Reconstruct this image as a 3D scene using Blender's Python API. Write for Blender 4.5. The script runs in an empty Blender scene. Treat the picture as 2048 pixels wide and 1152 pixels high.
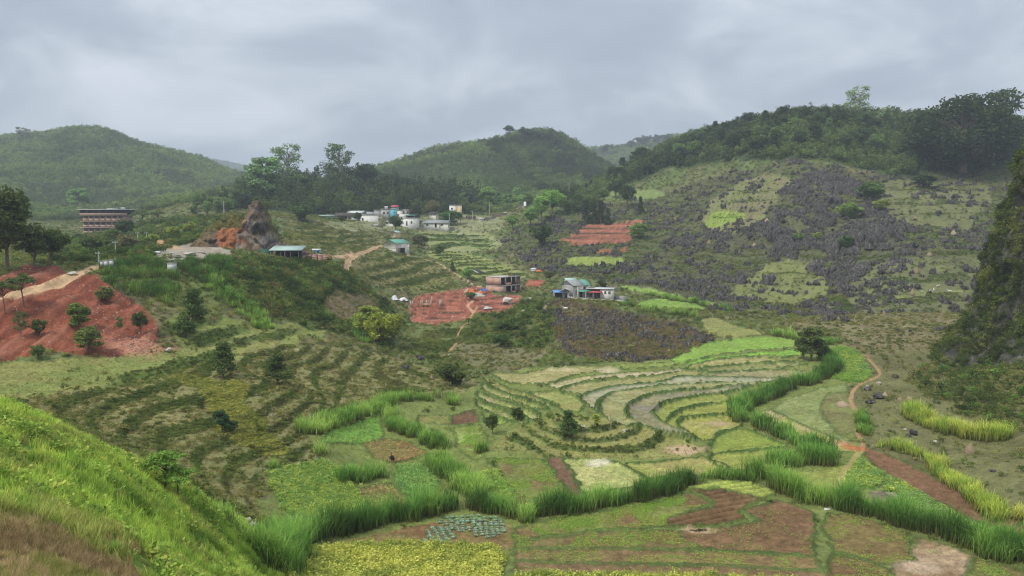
import bpy, math, random
import numpy as np

# ------------------------------------------------------------------ camera, sky, sun, exposure
scene = bpy.context.scene
col = scene.collection
F_PX = 1500.0                       # focal length in pixels of the 2048 px wide photograph
PITCH = math.atan((576 - 450) / F_PX)
CAM_Z = 30.0
cam_data = bpy.data.cameras.new("camera")
cam_data.sensor_width = 36.0
cam_data.lens = 36.0 * F_PX / 2048.0
cam_data.clip_start = 0.1
cam_data.clip_end = 20000.0
cam = bpy.data.objects.new("camera", cam_data)
cam.location = (0, 0, CAM_Z)
cam.rotation_euler = (math.pi / 2 - PITCH, 0, 0)
col.objects.link(cam)
scene.camera = cam

SUN_EL, SUN_AZ = math.radians(52), math.radians(-125)     # azimuth from +Y, clockwise
world = bpy.data.worlds.new("World"); scene.world = world; world.use_nodes = True
def build_world():
    nt = world.node_tree; N = nt.nodes; L = nt.links; N.clear()
    def nd(t, **k):
        n = N.new(t)
        for a, b in k.items(): setattr(n, a, b)
        return n
    def mth(op, a, b=None, clamp=False):
        n = nd("ShaderNodeMath", operation=op); n.use_clamp = clamp
        for i, v in enumerate((a, b)):
            if v is None: continue
            if isinstance(v, (int, float)): n.inputs[i].default_value = v
            else: L.new(v, n.inputs[i])
        return n.outputs[0]
    out = nd("ShaderNodeOutputWorld")
    sky = nd("ShaderNodeTexSky", sky_type='NISHITA'); sky.sun_disc = False
    sky.sun_elevation = SUN_EL; sky.sun_rotation = SUN_AZ
    sky.air_density = 1.0; sky.dust_density = 2.0; sky.altitude = 900
    b_sky = nd("ShaderNodeBackground"); b_sky.inputs[1].default_value = 0.06
    L.new(sky.outputs[0], b_sky.inputs[0])
    tc = nd("ShaderNodeTexCoord"); sep = nd("ShaderNodeSeparateXYZ"); L.new(tc.outputs["Generated"], sep.inputs[0])
    z = mth('MAXIMUM', sep.outputs[2], 0.0)
    # the cloud deck is a sheet overhead: direction projected onto a plane
    den = mth('ADD', z, 0.34)
    cx = mth('DIVIDE', sep.outputs[0], den); cy = mth('DIVIDE', sep.outputs[1], den)
    cmb = nd("ShaderNodeCombineXYZ"); L.new(cx, cmb.inputs[0]); L.new(cy, cmb.inputs[1])
    def noise(scale, detail, rough, off, dist=0.0):
        mp = nd("ShaderNodeMapping"); mp.inputs["Location"].default_value = off; L.new(cmb.outputs[0], mp.inputs[0])
        n = nd("ShaderNodeTexNoise"); n.inputs["Scale"].default_value = scale; n.inputs["Detail"].default_value = detail
        n.inputs["Roughness"].default_value = rough; n.inputs["Distortion"].default_value = dist
        L.new(mp.outputs[0], n.inputs["Vector"]); return n.outputs[0]
    big = noise(1.0, 3, 0.5, (3.1, 8.2, 0)); mid = noise(2.6, 7, 0.55, (7.3, 1.4, 2), 0.5)
    f = mth('ADD', mth('MULTIPLY', big, 0.58), mth('MULTIPLY', mid, 0.48))
    rmp = nd("ShaderNodeValToRGB"); L.new(f, rmp.inputs[0])
    e = rmp.color_ramp.elements
    e[0].position = 0.37; e[0].color = (0.134, 0.153, 0.182, 1)
    e[1].position = 0.64; e[1].color = (0.298, 0.317, 0.345, 1)
    m = e.new(0.50); m.color = (0.178, 0.199, 0.230, 1)
    # an overcast sky is brighter overhead than at the horizon
    lift = mth('ADD', mth('MULTIPLY', mth('POWER', z, 1.3), 1.9), 0.93)
    b_cl = nd("ShaderNodeBackground"); L.new(rmp.outputs[0], b_cl.inputs[0]); L.new(lift, b_cl.inputs[1])
    mix = nd("ShaderNodeMixShader"); mix.inputs[0].default_value = 0.93
    L.new(b_sky.outputs[0], mix.inputs[1]); L.new(b_cl.outputs[0], mix.inputs[2]); L.new(mix.outputs[0], out.inputs[0])
build_world()
sun_data = bpy.data.lights.new("sun", 'SUN'); sun_data.energy = 1.5; sun_data.angle = math.radians(10)
sun_data.color = (1.0, 0.955, 0.87)
sun = bpy.data.objects.new("sun", sun_data); col.objects.link(sun)
from mathutils import Vector
_sd = Vector((math.sin(SUN_AZ) * math.cos(SUN_EL), math.cos(SUN_AZ) * math.cos(SUN_EL), math.sin(SUN_EL)))
sun.rotation_euler = _sd.to_track_quat('Z', 'Y').to_euler()
sun.location = (0, 0, 400)
vs = scene.view_settings
vs.view_transform = 'Standard'; vs.look = 'None'; vs.exposure = 1.18; vs.gamma = 1.0; vs.use_curve_mapping = False
scene.cycles.max_bounces = 5; scene.cycles.diffuse_bounces = 2; scene.cycles.glossy_bounces = 2
scene.cycles.transmission_bounces = 3; scene.cycles.volume_bounces = 0; scene.cycles.transparent_max_bounces = 6
scene.cycles.use_denoising = True; scene.cycles.filter_width = 1.15

# ------------------------------------------------------------------ small helpers
rng = np.random.default_rng(11)
random.seed(5)
def lin(h):
    """'#rrggbb' -> linear RGB"""
    c = np.array([int(h[i:i + 2], 16) for i in (1, 3, 5)]) / 255.0
    return np.where(c <= 0.04045, c / 12.92, ((c + 0.055) / 1.055) ** 2.4)
def pix(px, py):
    """photo pixel -> (u, s): X/Y and Z/Y of its ray"""
    a = (px - 1024) / F_PX; b = (576 - py) / F_PX
    cp, sp = math.cos(PITCH), math.sin(PITCH)
    den = cp + b * sp
    return a / den, (b * cp - sp) / den
_LAT = rng.random((256, 256))
def vnoise(x, y, seed=0):
    x = np.asarray(x, float) + seed * 17.13; y = np.asarray(y, float) + seed * 31.7
    xi = np.floor(x).astype(int); yi = np.floor(y).astype(int)
    fx = x - xi; fy = y - yi; fx = fx * fx * (3 - 2 * fx); fy = fy * fy * (3 - 2 * fy)
    g = lambda i, j: _LAT[(i % 256), (j % 256)]
    return (g(xi, yi) * (1 - fx) + g(xi + 1, yi) * fx) * (1 - fy) + (g(xi, yi + 1) * (1 - fx) + g(xi + 1, yi + 1) * fx) * fy
def fbm(x, y, oct=4, seed=0, gain=0.5):
    t = 0; a = 1; n = 0
    for k in range(oct):
        t = t + a * vnoise(np.asarray(x) * 2 ** k, np.asarray(y) * 2 ** k, seed + k); n += a; a *= gain
    return t / n
def sstep(a, b, x):
    t = np.clip((x - a) / (b - a), 0, 1); return t * t * (3 - 2 * t)

# ------------------------------------------------------------------ the lie of the land
# (px, py, metres ahead): points of the ground seen in the photograph
CP = """0,1152,13 0,1000,19 0,900,25 0,812,34 200,1152,16 200,1050,22 200,950,29 200,908,34 400,1152,27 400,1080,33 400,1000,42 400,996,44
500,1152,41 500,1080,51 500,1045,59 600,1152,52 600,1100,59 600,1060,64.5 100,1080,16.5 100,853,33 300,953,38
800,1152,57 1000,1152,57.2 1200,1152,57.5 1600,1152,57.5 2048,1152,57 700,1080,64 800,1060,66.5
450,955,71 450,850,84 450,750,104.5 450,690,124 300,880,77 300,780,93 300,725,108 300,680,117 150,830,80 150,760,93 150,718,107 150,640,117 150,565,132 150,540,139
0,735,100 0,640,113 0,560,127 0,530,139 150,515,165 150,492,230 150,476,330 300,518,152 300,500,190 300,470,260 310,448,330 60,470,300
400,512,172 400,470,250 400,440,310 350,640,127 350,535,150 400,640,130 400,560,150 500,640,141 500,560,161 500,520,187 560,519,197 640,526,206
600,600,166 600,650,150 600,700,132 600,780,101 600,870,85 700,600,181 700,660,161 750,640,180 680,545,203 740,570,214 790,618,207 800,642,192
700,820,103 740,880,92.5 820,680,165 850,780,117 780,760,123 880,840,101 900,700,155 900,740,138 700,740,127
640,480,262 600,440,335 690,443,365 740,458,365 765,466,352 715,450,372 780,462,372 200,478,300 200,470,345 250,474,300 170,474,350 255,470,352 210,482,250 120,480,340 700,500,250 580,430,385 760,500,292 760,472,340 800,455,385 850,438,425 900,432,445 500,430,350 480,470,270
830,560,246 830,530,276 900,575,237 900,540,272 870,500,333 950,540,288 950,500,337 920,470,388 1000,545,292 1050,545,302 1000,505,342
870,642,191 870,596,223 960,600,224 1010,588,243 1040,622,206 930,650,188
950,690,158 1000,745,133 1100,742,134 1200,800,110 1100,800,111 1000,790,115 1000,850,100 950,900,90 1000,970,78.5 850,960,80 900,1010,72.5 1200,960,79.5 1300,1010,72 1130,837,95.5 1060,880,93 1200,845,94.5 1150,915,86.5 1290,875,93 1350,900,89.5 1390,895,90.5
1130,604,199 1250,628,188 1200,660,170 1200,722,144 1350,690,158 1400,678,164 1080,640,186 1060,690,160 1330,650,183 1300,604,237 1400,620,222 1200,606,218 1250,585,250
1300,740,134 1400,760,126 1400,850,101 1500,700,149 1500,900,90 1600,740,133 1600,850,101 1600,960,79 1500,640,190 1600,640,190
1700,622,211 1800,650,180 1750,720,140 1700,800,113 1700,880,94 1850,800,108 1900,960,78.5 2040,1040,66 1950,900,88 2040,905,83 1900,720,141 1880,640,190 1850,700,150
1220,370,500 1300,315,520 1400,275,500 1500,255,470 1600,245,440 1700,250,425 1800,265,415 1900,250,405 2000,270,400 2048,280,400
1300,380,430 1400,330,440 1500,300,420 1600,345,375 1500,420,338 1650,480,290 1500,520,288 1400,560,268 1700,580,240 1800,560,238 1850,400,318 1850,480,275 1900,340,368 1600,410,330 1700,350,370 1750,440,305 1950,420,310 1950,520,255 2040,600,220 1400,470,330 1300,540,290 1600,570,250
1150,455,378 1250,440,372 1200,472,342 1200,520,302 1100,402,432 1000,452,385 1040,418,450 1300,440,365 1350,400,400 1080,470,350 1100,545,295 1040,440,400 1000,480,365
500,400,430 600,375,500 700,372,510 800,388,500 900,410,480 600,424,410 800,428,432 450,390,470 950,425,470
100,425,560 100,370,680 0,305,850 80,290,900 150,265,920 200,265,930 250,280,940 350,312,950 430,342,960 490,362,960 300,390,680 450,395,600 250,430,500 0,400,560 200,340,760
780,332,790 880,308,830 1000,283,850 1060,272,860 1120,275,860 1180,312,850 1230,350,830 1000,340,720 1000,400,570 1100,350,690 1200,385,600 850,370,680 900,385,590 1000,428,480 700,350,760
1180,302,1500 1250,296,1500 1350,278,1500 1450,270,1500 1230,330,1300 360,322,3000 420,322,3000 470,346,3200 300,330,2800"""
# (px, metres ahead, height below the eye): ground the photograph hides or leaves out
CH = """0,45,-13 0,60,-16.5 100,50,-15.5 200,48,-17 300,50,-19 400,54,-21 300,58,-20
-500,13,-5 -500,30,-5 -500,60,-9 -500,100,-11 -500,140,-6 -500,300,2 -500,600,40 -500,900,95 -500,1500,60
0,3,-1.75 400,3,-1.8 1024,3,-2 2048,3,-2 -500,3,-1.7 2500,3,-2 0,7,-3.6 400,8,-4.8 700,8,-5.2 1024,8,-5.4 2048,8,-5.4 2500,8,-5.4
700,20,-12.5 1024,20,-13.5 1500,20,-13.5 2048,20,-13.5 2500,20,-13 700,38,-21 900,40,-24 1024,40,-24.5 1500,40,-24.5 2048,40,-24.5 2500,40,-24 800,50,-26.2 1300,50,-26.6 1800,50,-26.6 2400,57,-25 2400,100,-18 2400,150,-8 2400,220,-8 2400,400,45 2400,800,30 2400,1500,30
150,1400,50 0,1400,50 350,1400,30 600,640,12 750,620,16 600,900,5 500,1400,10 700,1400,10 900,1250,40 1050,1200,50 1200,1050,25 1350,800,20 1500,700,20 1700,650,10 1900,600,15 2048,600,20
1700,1500,10 2048,1500,10 0,4000,-50 500,4000,20 1024,4000,-50 1500,4000,-50 2048,4000,-50 2500,4000,-50 -500,4000,-50 1300,2300,60 700,2300,0 0,2300,20 2048,2300,0"""
def fit():
    P = []; S = []
    for t in CP.split():
        a, b, d = map(float, t.split(",")); u, s = pix(a, b); P.append((u, math.log(d))); S.append(s)
    for t in CH.split():
        a, d, z = map(float, t.split(",")); u, _ = pix(a, 450); P.append((u, math.log(d))); S.append(z / d)
    P = np.array(P); S = np.array(S); n = len(P)
    def ker(A, B):
        r2 = ((A[:, None, :] - B[None]) ** 2).sum(-1); return 0.5 * r2 * np.log(r2 + 1e-12)
    K = ker(P, P) + np.eye(n) * 4e-4
    Q = np.c_[np.ones(n), P]
    A = np.block([[K, Q], [Q.T, np.zeros((3, 3))]])
    w = np.linalg.solve(A, np.r_[S, 0, 0, 0])
    gu = np.linspace(-1.15, 1.15, 300); gv = np.linspace(math.log(2.5), math.log(4500), 330)
    G = np.array([(a, b) for a in gu for b in gv])
    out = np.empty(len(G))
    for i in range(0, len(G), 20000):
        g = G[i:i + 20000]; out[i:i + 20000] = ker(g, P) @ w[:n] + w[n] + g @ w[n + 1:]
    return gu, gv, out.reshape(300, 330)
GU, GV, GS = fit()
def s_at(u, v):
    a = np.clip((np.asarray(u) - GU[0]) / (GU[1] - GU[0]), 0, 298.999); b = np.clip((np.asarray(v) - GV[0]) / (GV[1] - GV[0]), 0, 328.999)
    i = a.astype(int); j = b.astype(int); fa = a - i; fb = b - j
    return (GS[i, j] * (1 - fa) + GS[i + 1, j] * fa) * (1 - fb) + (GS[i, j + 1] * (1 - fa) + GS[i + 1, j + 1] * fa) * fb
def base_z(x, y):
    y = np.maximum(np.asarray(y, float), 2.6); return s_at(np.asarray(x) / y, np.log(y)) * y + CAM_Z
_VS = np.linspace(math.log(9), math.log(4000), 1500)
def hit(px, py, dmin=48.0):
    """where the ray of a photo pixel meets the ground"""
    u, s = pix(px, py)
    vs_ = _VS[_VS >= math.log(dmin)]
    t = s_at(np.full(len(vs_), u), vs_) - s
    k = np.argmax(t >= 0)
    if t[k] < 0: k = int(np.argmax(t))          # just above a crest: take the crest
    v = vs_[k]
    if k > 0 and t[k] > 0 and t[k - 1] < 0:
        v = vs_[k - 1] + (vs_[k] - vs_[k - 1]) * (-t[k - 1]) / (t[k] - t[k - 1])
    d = math.exp(v)
    return np.array([u * d, d, s_at(u, v) * d + CAM_Z])
# ------------------------------------------------------------------ ground grid: fan of columns, rows spaced by how large they show
_cu = np.concatenate([np.linspace(-1.06, -0.73, 40)[:-1], np.linspace(-0.73, 0.73, 812), np.linspace(0.73, 1.06, 40)[1:]])
_rows = np.concatenate([np.geomspace(2.7, 13, 40)[:-1], np.geomspace(13, 50, 150)[:-1], 40500 / np.linspace(40500 / 50, 40500 / 262, 400)[:-1],
                        np.geomspace(262, 1000, 240)[:-1], np.geomspace(1000, 4300, 50)])
NU, NV = len(_cu), len(_rows)
UU, DD = np.meshgrid(_cu, _rows, indexing='ij')
X = UU * DD; Y = DD.copy()
Z = s_at(UU, np.log(DD)) * DD + CAM_Z
COL = np.zeros((NU, NV, 3)); RID = np.zeros((NU, NV), np.int16)
NRM = np.clip(np.gradient(Z, axis=1) / np.gradient(Y, axis=1), -2, 2)     # slope, for colouring of cut banks only

def smooth(pts, closed, n=6):
    P = np.asarray(pts, float); m = len(P); out = []
    rngk = range(m if closed else m - 1)
    for i in rngk:
        if closed: p0, p1, p2, p3 = P[(i - 1) % m], P[i], P[(i + 1) % m], P[(i + 2) % m]
        else: p0, p1, p2, p3 = P[max(i - 1, 0)], P[i], P[i + 1], P[min(i + 2, m - 1)]
        for k in range(n):
            t = k / n
            out.append(0.5 * ((2 * p1) + (-p0 + p2) * t + (2 * p0 - 5 * p1 + 4 * p2 - p3) * t * t + (-p0 + 3 * p1 - 3 * p2 + p3) * t ** 3))
    if not closed: out.append(P[-1])
    return np.array(out)
def px_list(t): return [tuple(map(float, a.split(","))) for a in t.split()]
def ground_line(t, closed=False, dmin=48.0, n=5):
    pts = px_list(t) if isinstance(t, str) else t
    P = smooth(pts, closed, n) if len(pts) > 2 else np.array(pts)
    return np.array([hit(a, b, dmin) for a, b in P])
def straight(t, n=4):
    P = px_list(t); out = []
    for a, b in zip(P, P[1:] + P[:1]):
        out += [(a[0] + (b[0] - a[0]) * k / n, a[1] + (b[1] - a[1]) * k / n) for k in range(n)]
    return out
def inside(poly, x, y):
    poly = poly[:, :2]; r = np.zeros(x.shape, bool)
    lo = poly.min(0); hi = poly.max(0)
    m = (x > lo[0]) & (x < hi[0]) & (y > lo[1]) & (y < hi[1])
    xx, yy = x[m], y[m]; c = np.zeros(len(xx), bool)
    x0, y0 = poly[-1]
    for x1, y1 in poly:
        if y0 != y1:
            k = ((y1 > yy) != (y0 > yy)) & (xx < (x0 - x1) * (yy - y1) / (y0 - y1) + x1); c ^= k
        x0, y0 = x1, y1
    r[m] = c; return r
def dist_line(poly, x, y, rad, closed=False):
    """distance to a line on the ground, inf beyond rad"""
    D = np.full(x.shape, np.inf); poly = poly[:, :2]
    if closed: poly = np.vstack([poly, poly[:1]])
    xf, yf, Df = x.ravel(), y.ravel(), D.ravel()
    lo = poly.min(0) - rad; hi = poly.max(0) + rad
    m = np.nonzero((xf > lo[0]) & (xf < hi[0]) & (yf > lo[1]) & (yf < hi[1]))[0]
    xs, ys = xf[m], yf[m]; best = np.full(len(m), np.inf)
    for a, b in zip(poly[:-1], poly[1:]):
        k = np.nonzero((xs > min(a[0], b[0]) - rad) & (xs < max(a[0], b[0]) + rad) & (ys > min(a[1], b[1]) - rad) & (ys < max(a[1], b[1]) + rad))[0]
        if not len(k): continue
        ab = b - a; L2 = ab @ ab + 1e-9
        t = np.clip(((xs[k] - a[0]) * ab[0] + (ys[k] - a[1]) * ab[1]) / L2, 0, 1)
        best[k] = np.minimum(best[k], np.hypot(xs[k] - a[0] - t * ab[0], ys[k] - a[1] - t * ab[1]))
    Df[m] = best; return Df.reshape(x.shape)
Xf, Yf = X.ravel(), Y.ravel()
def area_of(P, wan, seed, pad, closed=True, need_dist=0.0):
    """flat indices of ground points inside an outline whose edge wanders a little, and their distance to it"""
    lo = P[:, :2].min(0) - pad; hi = P[:, :2].max(0) + pad
    k = np.nonzero((Xf > lo[0]) & (Xf < hi[0]) & (Yf > lo[1]) & (Yf < hi[1]))[0]
    x, y = Xf[k], Yf[k]; w = wan * 3
    x = x + (fbm(x / w, y / w, 2, seed) - .5) * w; y = y + (fbm(Xf[k] / w, y / w, 2, seed + 4) - .5) * w
    ins = inside(P, x, y)
    d = dist_line(P, x, y, need_dist, closed) if need_dist else None
    return k, ins, d
def mixc(A, B, t): return A * (1 - t[..., None]) + B * t[..., None]

KA = 1.0            # photo colour -> albedo under this sky
def C(h):
    c = lin(h) * KA; g = c @ np.array([.3, .6, .1]); return g + (c - g) * .94
# --- base ground colour: mottled greens and dry browns
n1 = fbm(X / 14, Y / 14, 4, 1); n2 = fbm(X / 3.1, Y / 3.1, 4, 2); n3 = fbm(X / 0.7, Y / 0.7, 3, 3)
COL[:] = mixc(C('#5c6a38'), C('#6a6443'), sstep(.35, .65, n1))
COL[:] = mixc(COL, C('#454c2a'), sstep(.45, .7, n2) * .8)
far = sstep(400, 560, Y)
COL[:] = mixc(COL, mixc(C('#36452a'), C('#47562e'), sstep(.4, .65, fbm(X / 40, Y / 40, 4, 4))), far)
COVER = {}           # cover name -> weight map used when plants are strewn
def cov(name): return COVER.setdefault(name, np.zeros((NU, NV), np.float32))
def clear(m, keep=()):
    for k, a in COVER.items():
        if k not in keep: a[m] = 0
cov('scrub')[:] = 1.0 * (Y < 520) * (Y > 46)
cov('wood')[:] = (Y > 470) * 1.0
cov('lush')[:] = .6 * (Y > 12) * (Y <= 50)

# --- zones of cover: poly | dmin | colours | plants | terrace step
ZONES = [
 ('wood behind village', 400, '#2f3b26', '#37452a', {'wood2': 1.1, 'wood3': 1}, 0, None, 4, "440,432 470,400 500,380 560,360 640,355 720,355 800,372 900,395 960,412 930,428 800,433 690,436 600,434"),
 ('valley floor', 45, '#6f7a3c', '#66703a', {'short': 1.0, 'scrub': .04}, 0, None, 1.0, "480,1210 520,1050 545,945 640,925 640,850 760,795 900,790 985,745 1100,735 1250,724 1400,690 1530,670 1640,680 1720,700 1760,760 1720,880 1900,960 2048,1050 2300,1150 2300,1260 480,1260"),
 # name, dmin, colour a, colour b, {plants}, terrace step (m), riser colour, edge wander (m)
 ('bright near slope', 9, '#4f6a26', '#5f7a2c', {'lush': 1}, 0, None, .8, "-900,700 0,795 100,838 200,897 300,938 400,985 430,1010 500,1045 575,1085 500,1140 440,1180 300,1190 170,1105 0,1045 -900,945"),
 ('brown near bank', 6, '#6f6244', '#7d6f4a', {'bank': 1}, 0, None, .6, "-900,940 0,1040 170,1100 300,1180 400,1400 -900,1400"),
 ('left terraces', 48, '#7a774b', '#6e6f44', {'dry': 1.0, 'short': .5, 'scrub': .16}, .8, '#46562a', 1.0, "-300,800 0,780 150,745 300,735 450,690 640,690 800,720 900,745 960,765 880,800 760,790 640,850 620,930 540,945 520,1045 420,985 300,938 100,840 -300,840"),
 ('meadow', 48, '#7f7f45', '#6f7a3c', {'short': 1.2, 'scrub': .12}, 2.2, '#566a2c', 1.5, "-300,735 0,722 180,712 330,690 350,640 420,625 520,650 640,640 690,662 560,690 420,730 280,765 100,788 -300,800"),
 ('mound', 60, '#7a7c42', '#858248', {'short': 1.0, 'scrub': .25}, .62, '#46582a', .5, "985,905 1010,870 1060,850 1130,830 1200,836 1290,850 1350,876 1396,893 1392,906 1330,916 1150,921 1050,908"),
 ('yellow shrub patch', 48, '#84863c', '#7a7f3a', {'yellow': .9, 'short': .6, 'dry': .3}, .85, '#66742a', 2.5, "370,755 470,765 520,815 575,850 585,892 540,902 480,872 430,822 390,790"),
 ('slope above valley', 48, '#5d6a35', '#4c5a2c', {'scrub': .8, 'green': .15, 'dry': .3}, 0, None, 2, "400,540 640,530 760,590 800,650 780,700 690,670 560,640 470,600"),
 ('dark shrub slope', 120, '#455427', '#3a4822', {'green': .7, 'scrub': .8, 'dry': .3}, 0, None, 2, "480,525 650,530 720,590 660,640 560,600 500,560"),
 ('brown shrub slope', 120, '#5c5340', '#6a5d45', {'dry': 1.2}, 0, None, 1.5, "640,600 730,585 770,640 720,660 660,640"),
 ('hill field', 200, '#6d6a48', '#5d6238', {'dry': 1, 'short': .5}, 1.8, '#4a5a30', 2.5, "565,440 680,445 770,478 760,500 690,505 640,500 590,470"),
 ('terraced bank', 200, '#6d6846', '#64703a', {'dry': 1, 'short': .6}, 2.0, '#43582a', 2.0, "720,515 800,500 900,540 920,575 830,582 760,570 715,545"),
 ('rice steps upper', 300, '#78804a', '#82845a', {'short': .5}, 2.0, '#3f5a28', 2.0, "830,460 900,450 1000,478 985,500 880,500"),
 ('rice steps', 240, '#82864a', '#787d42', {'short': .5}, 0.9, '#4f6a2b', 1.5, "850,505 930,505 1055,545 1060,552 960,560 900,530"),
 ('village floor', 330, '#7c7c58', '#6a7048', {'scrub': .25}, 0, None, 2.0, "640,445 780,440 930,430 1010,440 980,460 850,460 700,462"),
 ('lower scrub', 130, '#5f6a3a', '#566033', {'scrub': 1, 'dry': .4}, 1.3, '#4a5a2c', 2.0, "800,650 950,650 1080,640 1090,700 980,745 880,740 800,700"),
 ('brown flat', 130, '#6f6a4e', '#696847', {'dry': .9, 'short': .4}, 0, None, 1.5, "900,690 1010,685 1100,690 1090,715 1030,742 940,738"),
 ('rock knoll', 135, '#5d5340', '#5a5a38', {'dry': 1.0, 'knoll': 1, 'scrub': .1}, 0, None, 1.5, "1085,612 1150,605 1250,627 1390,662 1412,685 1350,718 1220,724 1130,705 1090,660"),
 ('rough green below house', 150, '#4e5c2c', '#5d6a36', {'scrub': 1.2, 'green': .06}, 0, None, 1.5, "950,640 1090,600 1100,690 1010,690 950,670"),
 ('hill face', 200, '#545838', '#504f39', {'scrub': .55, 'dry': .5, 'short': .5, 'karst': .32}, 2.2, '#4c5a2e', 3.0, "1130,430 1300,390 1450,350 1600,320 1760,345 2048,330 2200,420 2200,640 1700,640 1480,630 1260,570 1080,545 1000,480"),
 ('karst', 200, '#4c4a3c', '#56583a', {'karst': 1.2, 'scrub': .9, 'dry': .5}, 2.0, '#525c34', 3.0, "1300,575 1310,500 1420,460 1560,430 1570,370 1640,335 1720,370 1800,470 1830,520 1700,560 1600,560 1500,600 1400,610"),
 ('hill terraces', 200, '#6c7042', '#70694a', {'short': .7, 'karst': .12, 'scrub': .15}, 1.5, '#4c5d2b', 7, "1412,462 1415,405 1470,362 1560,343 1572,395 1500,440 1440,465"),
 ('bright hill plot', 200, '#7f8c3c', '#788838', {'short': 1.6}, 1.2, '#66802c', 1.2, "1412,452 1422,425 1480,418 1490,432 1450,448"),
 ('hill terraces east', 200, '#656842', '#62623f', {'short': .8, 'scrub': .25, 'karst': .12}, 1.6, '#4b5630', 6, "1780,372 1880,365 1960,375 1950,440 1880,450 1800,445"),
 ('low terraces', 200, '#6f7440', '#66683f', {'short': .7, 'scrub': .3, 'karst': .1}, 1.4, '#4f5b30', 6, "1480,545 1560,515 1650,520 1640,570 1560,600 1480,590"),
 ('east low terraces', 200, '#676a42', '#5c5d3d', {'short': .6, 'scrub': .4, 'karst': .22}, 1.5, '#515c33', 6, "1700,560 1830,520 1960,510 2000,560 1940,615 1720,625"),
 ('green hill shelf', 300, '#67783f', '#707c44', {'short': 1}, 0, None, 2.5, "1180,382 1270,380 1320,385 1300,398 1200,398"),
 ('wood on right hill', 300, '#37452a', '#42502c', {'wood2': 1.6, 'scrub': .5}, 0, None, 5, "1150,440 1200,395 1300,350 1400,330 1500,325 1600,315 1700,330 1770,350 1900,345 2048,330 2300,320 2300,200 1000,200 1000,330 1130,420"),
 ('dry flat', 120, '#6e6649', '#777050', {'dry': .8, 'short': .5}, 0, None, 2.5, "1540,650 1680,632 1900,622 1960,640 1930,700 1850,715 1740,725 1700,690 1640,660"),
 ('right floor', 60, '#5f5d3a', '#6a6a42', {'short': .6, 'scrub': .14}, 0, None, 1.5, "1720,720 1900,700 2048,760 2300,900 2300,1060 2048,1045 1880,950 1740,890 1700,800"),
 ('foot of the cliff', 60, '#5a6135', '#626236', {'scrub': .8, 'dry': .9, 'green': .03}, 0, None, 1.5, "1830,745 1920,695 2048,715 2300,760 2300,960 2100,880 1980,850 1860,800"),
 ('far east of red', 130, '#5f6a35', '#6b6d3c', {'scrub': .8, 'short': .5}, 0, None, 2.0, "350,540 420,540 460,600 430,640 340,650 320,620"),
 ('plateau left', 130, '#626d38', '#5b6634', {'short': .8, 'scrub': .6, 'green': .15}, 0, None, 2.0, "120,525 330,515 430,500 460,440 300,440 180,470 100,500"),
 ('quarry floor', 140, '#94897a', '#857a69', {}, 0, None, 1.2, "305,512 330,498 395,490 450,498 470,512 420,522 350,520"),
]
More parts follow.
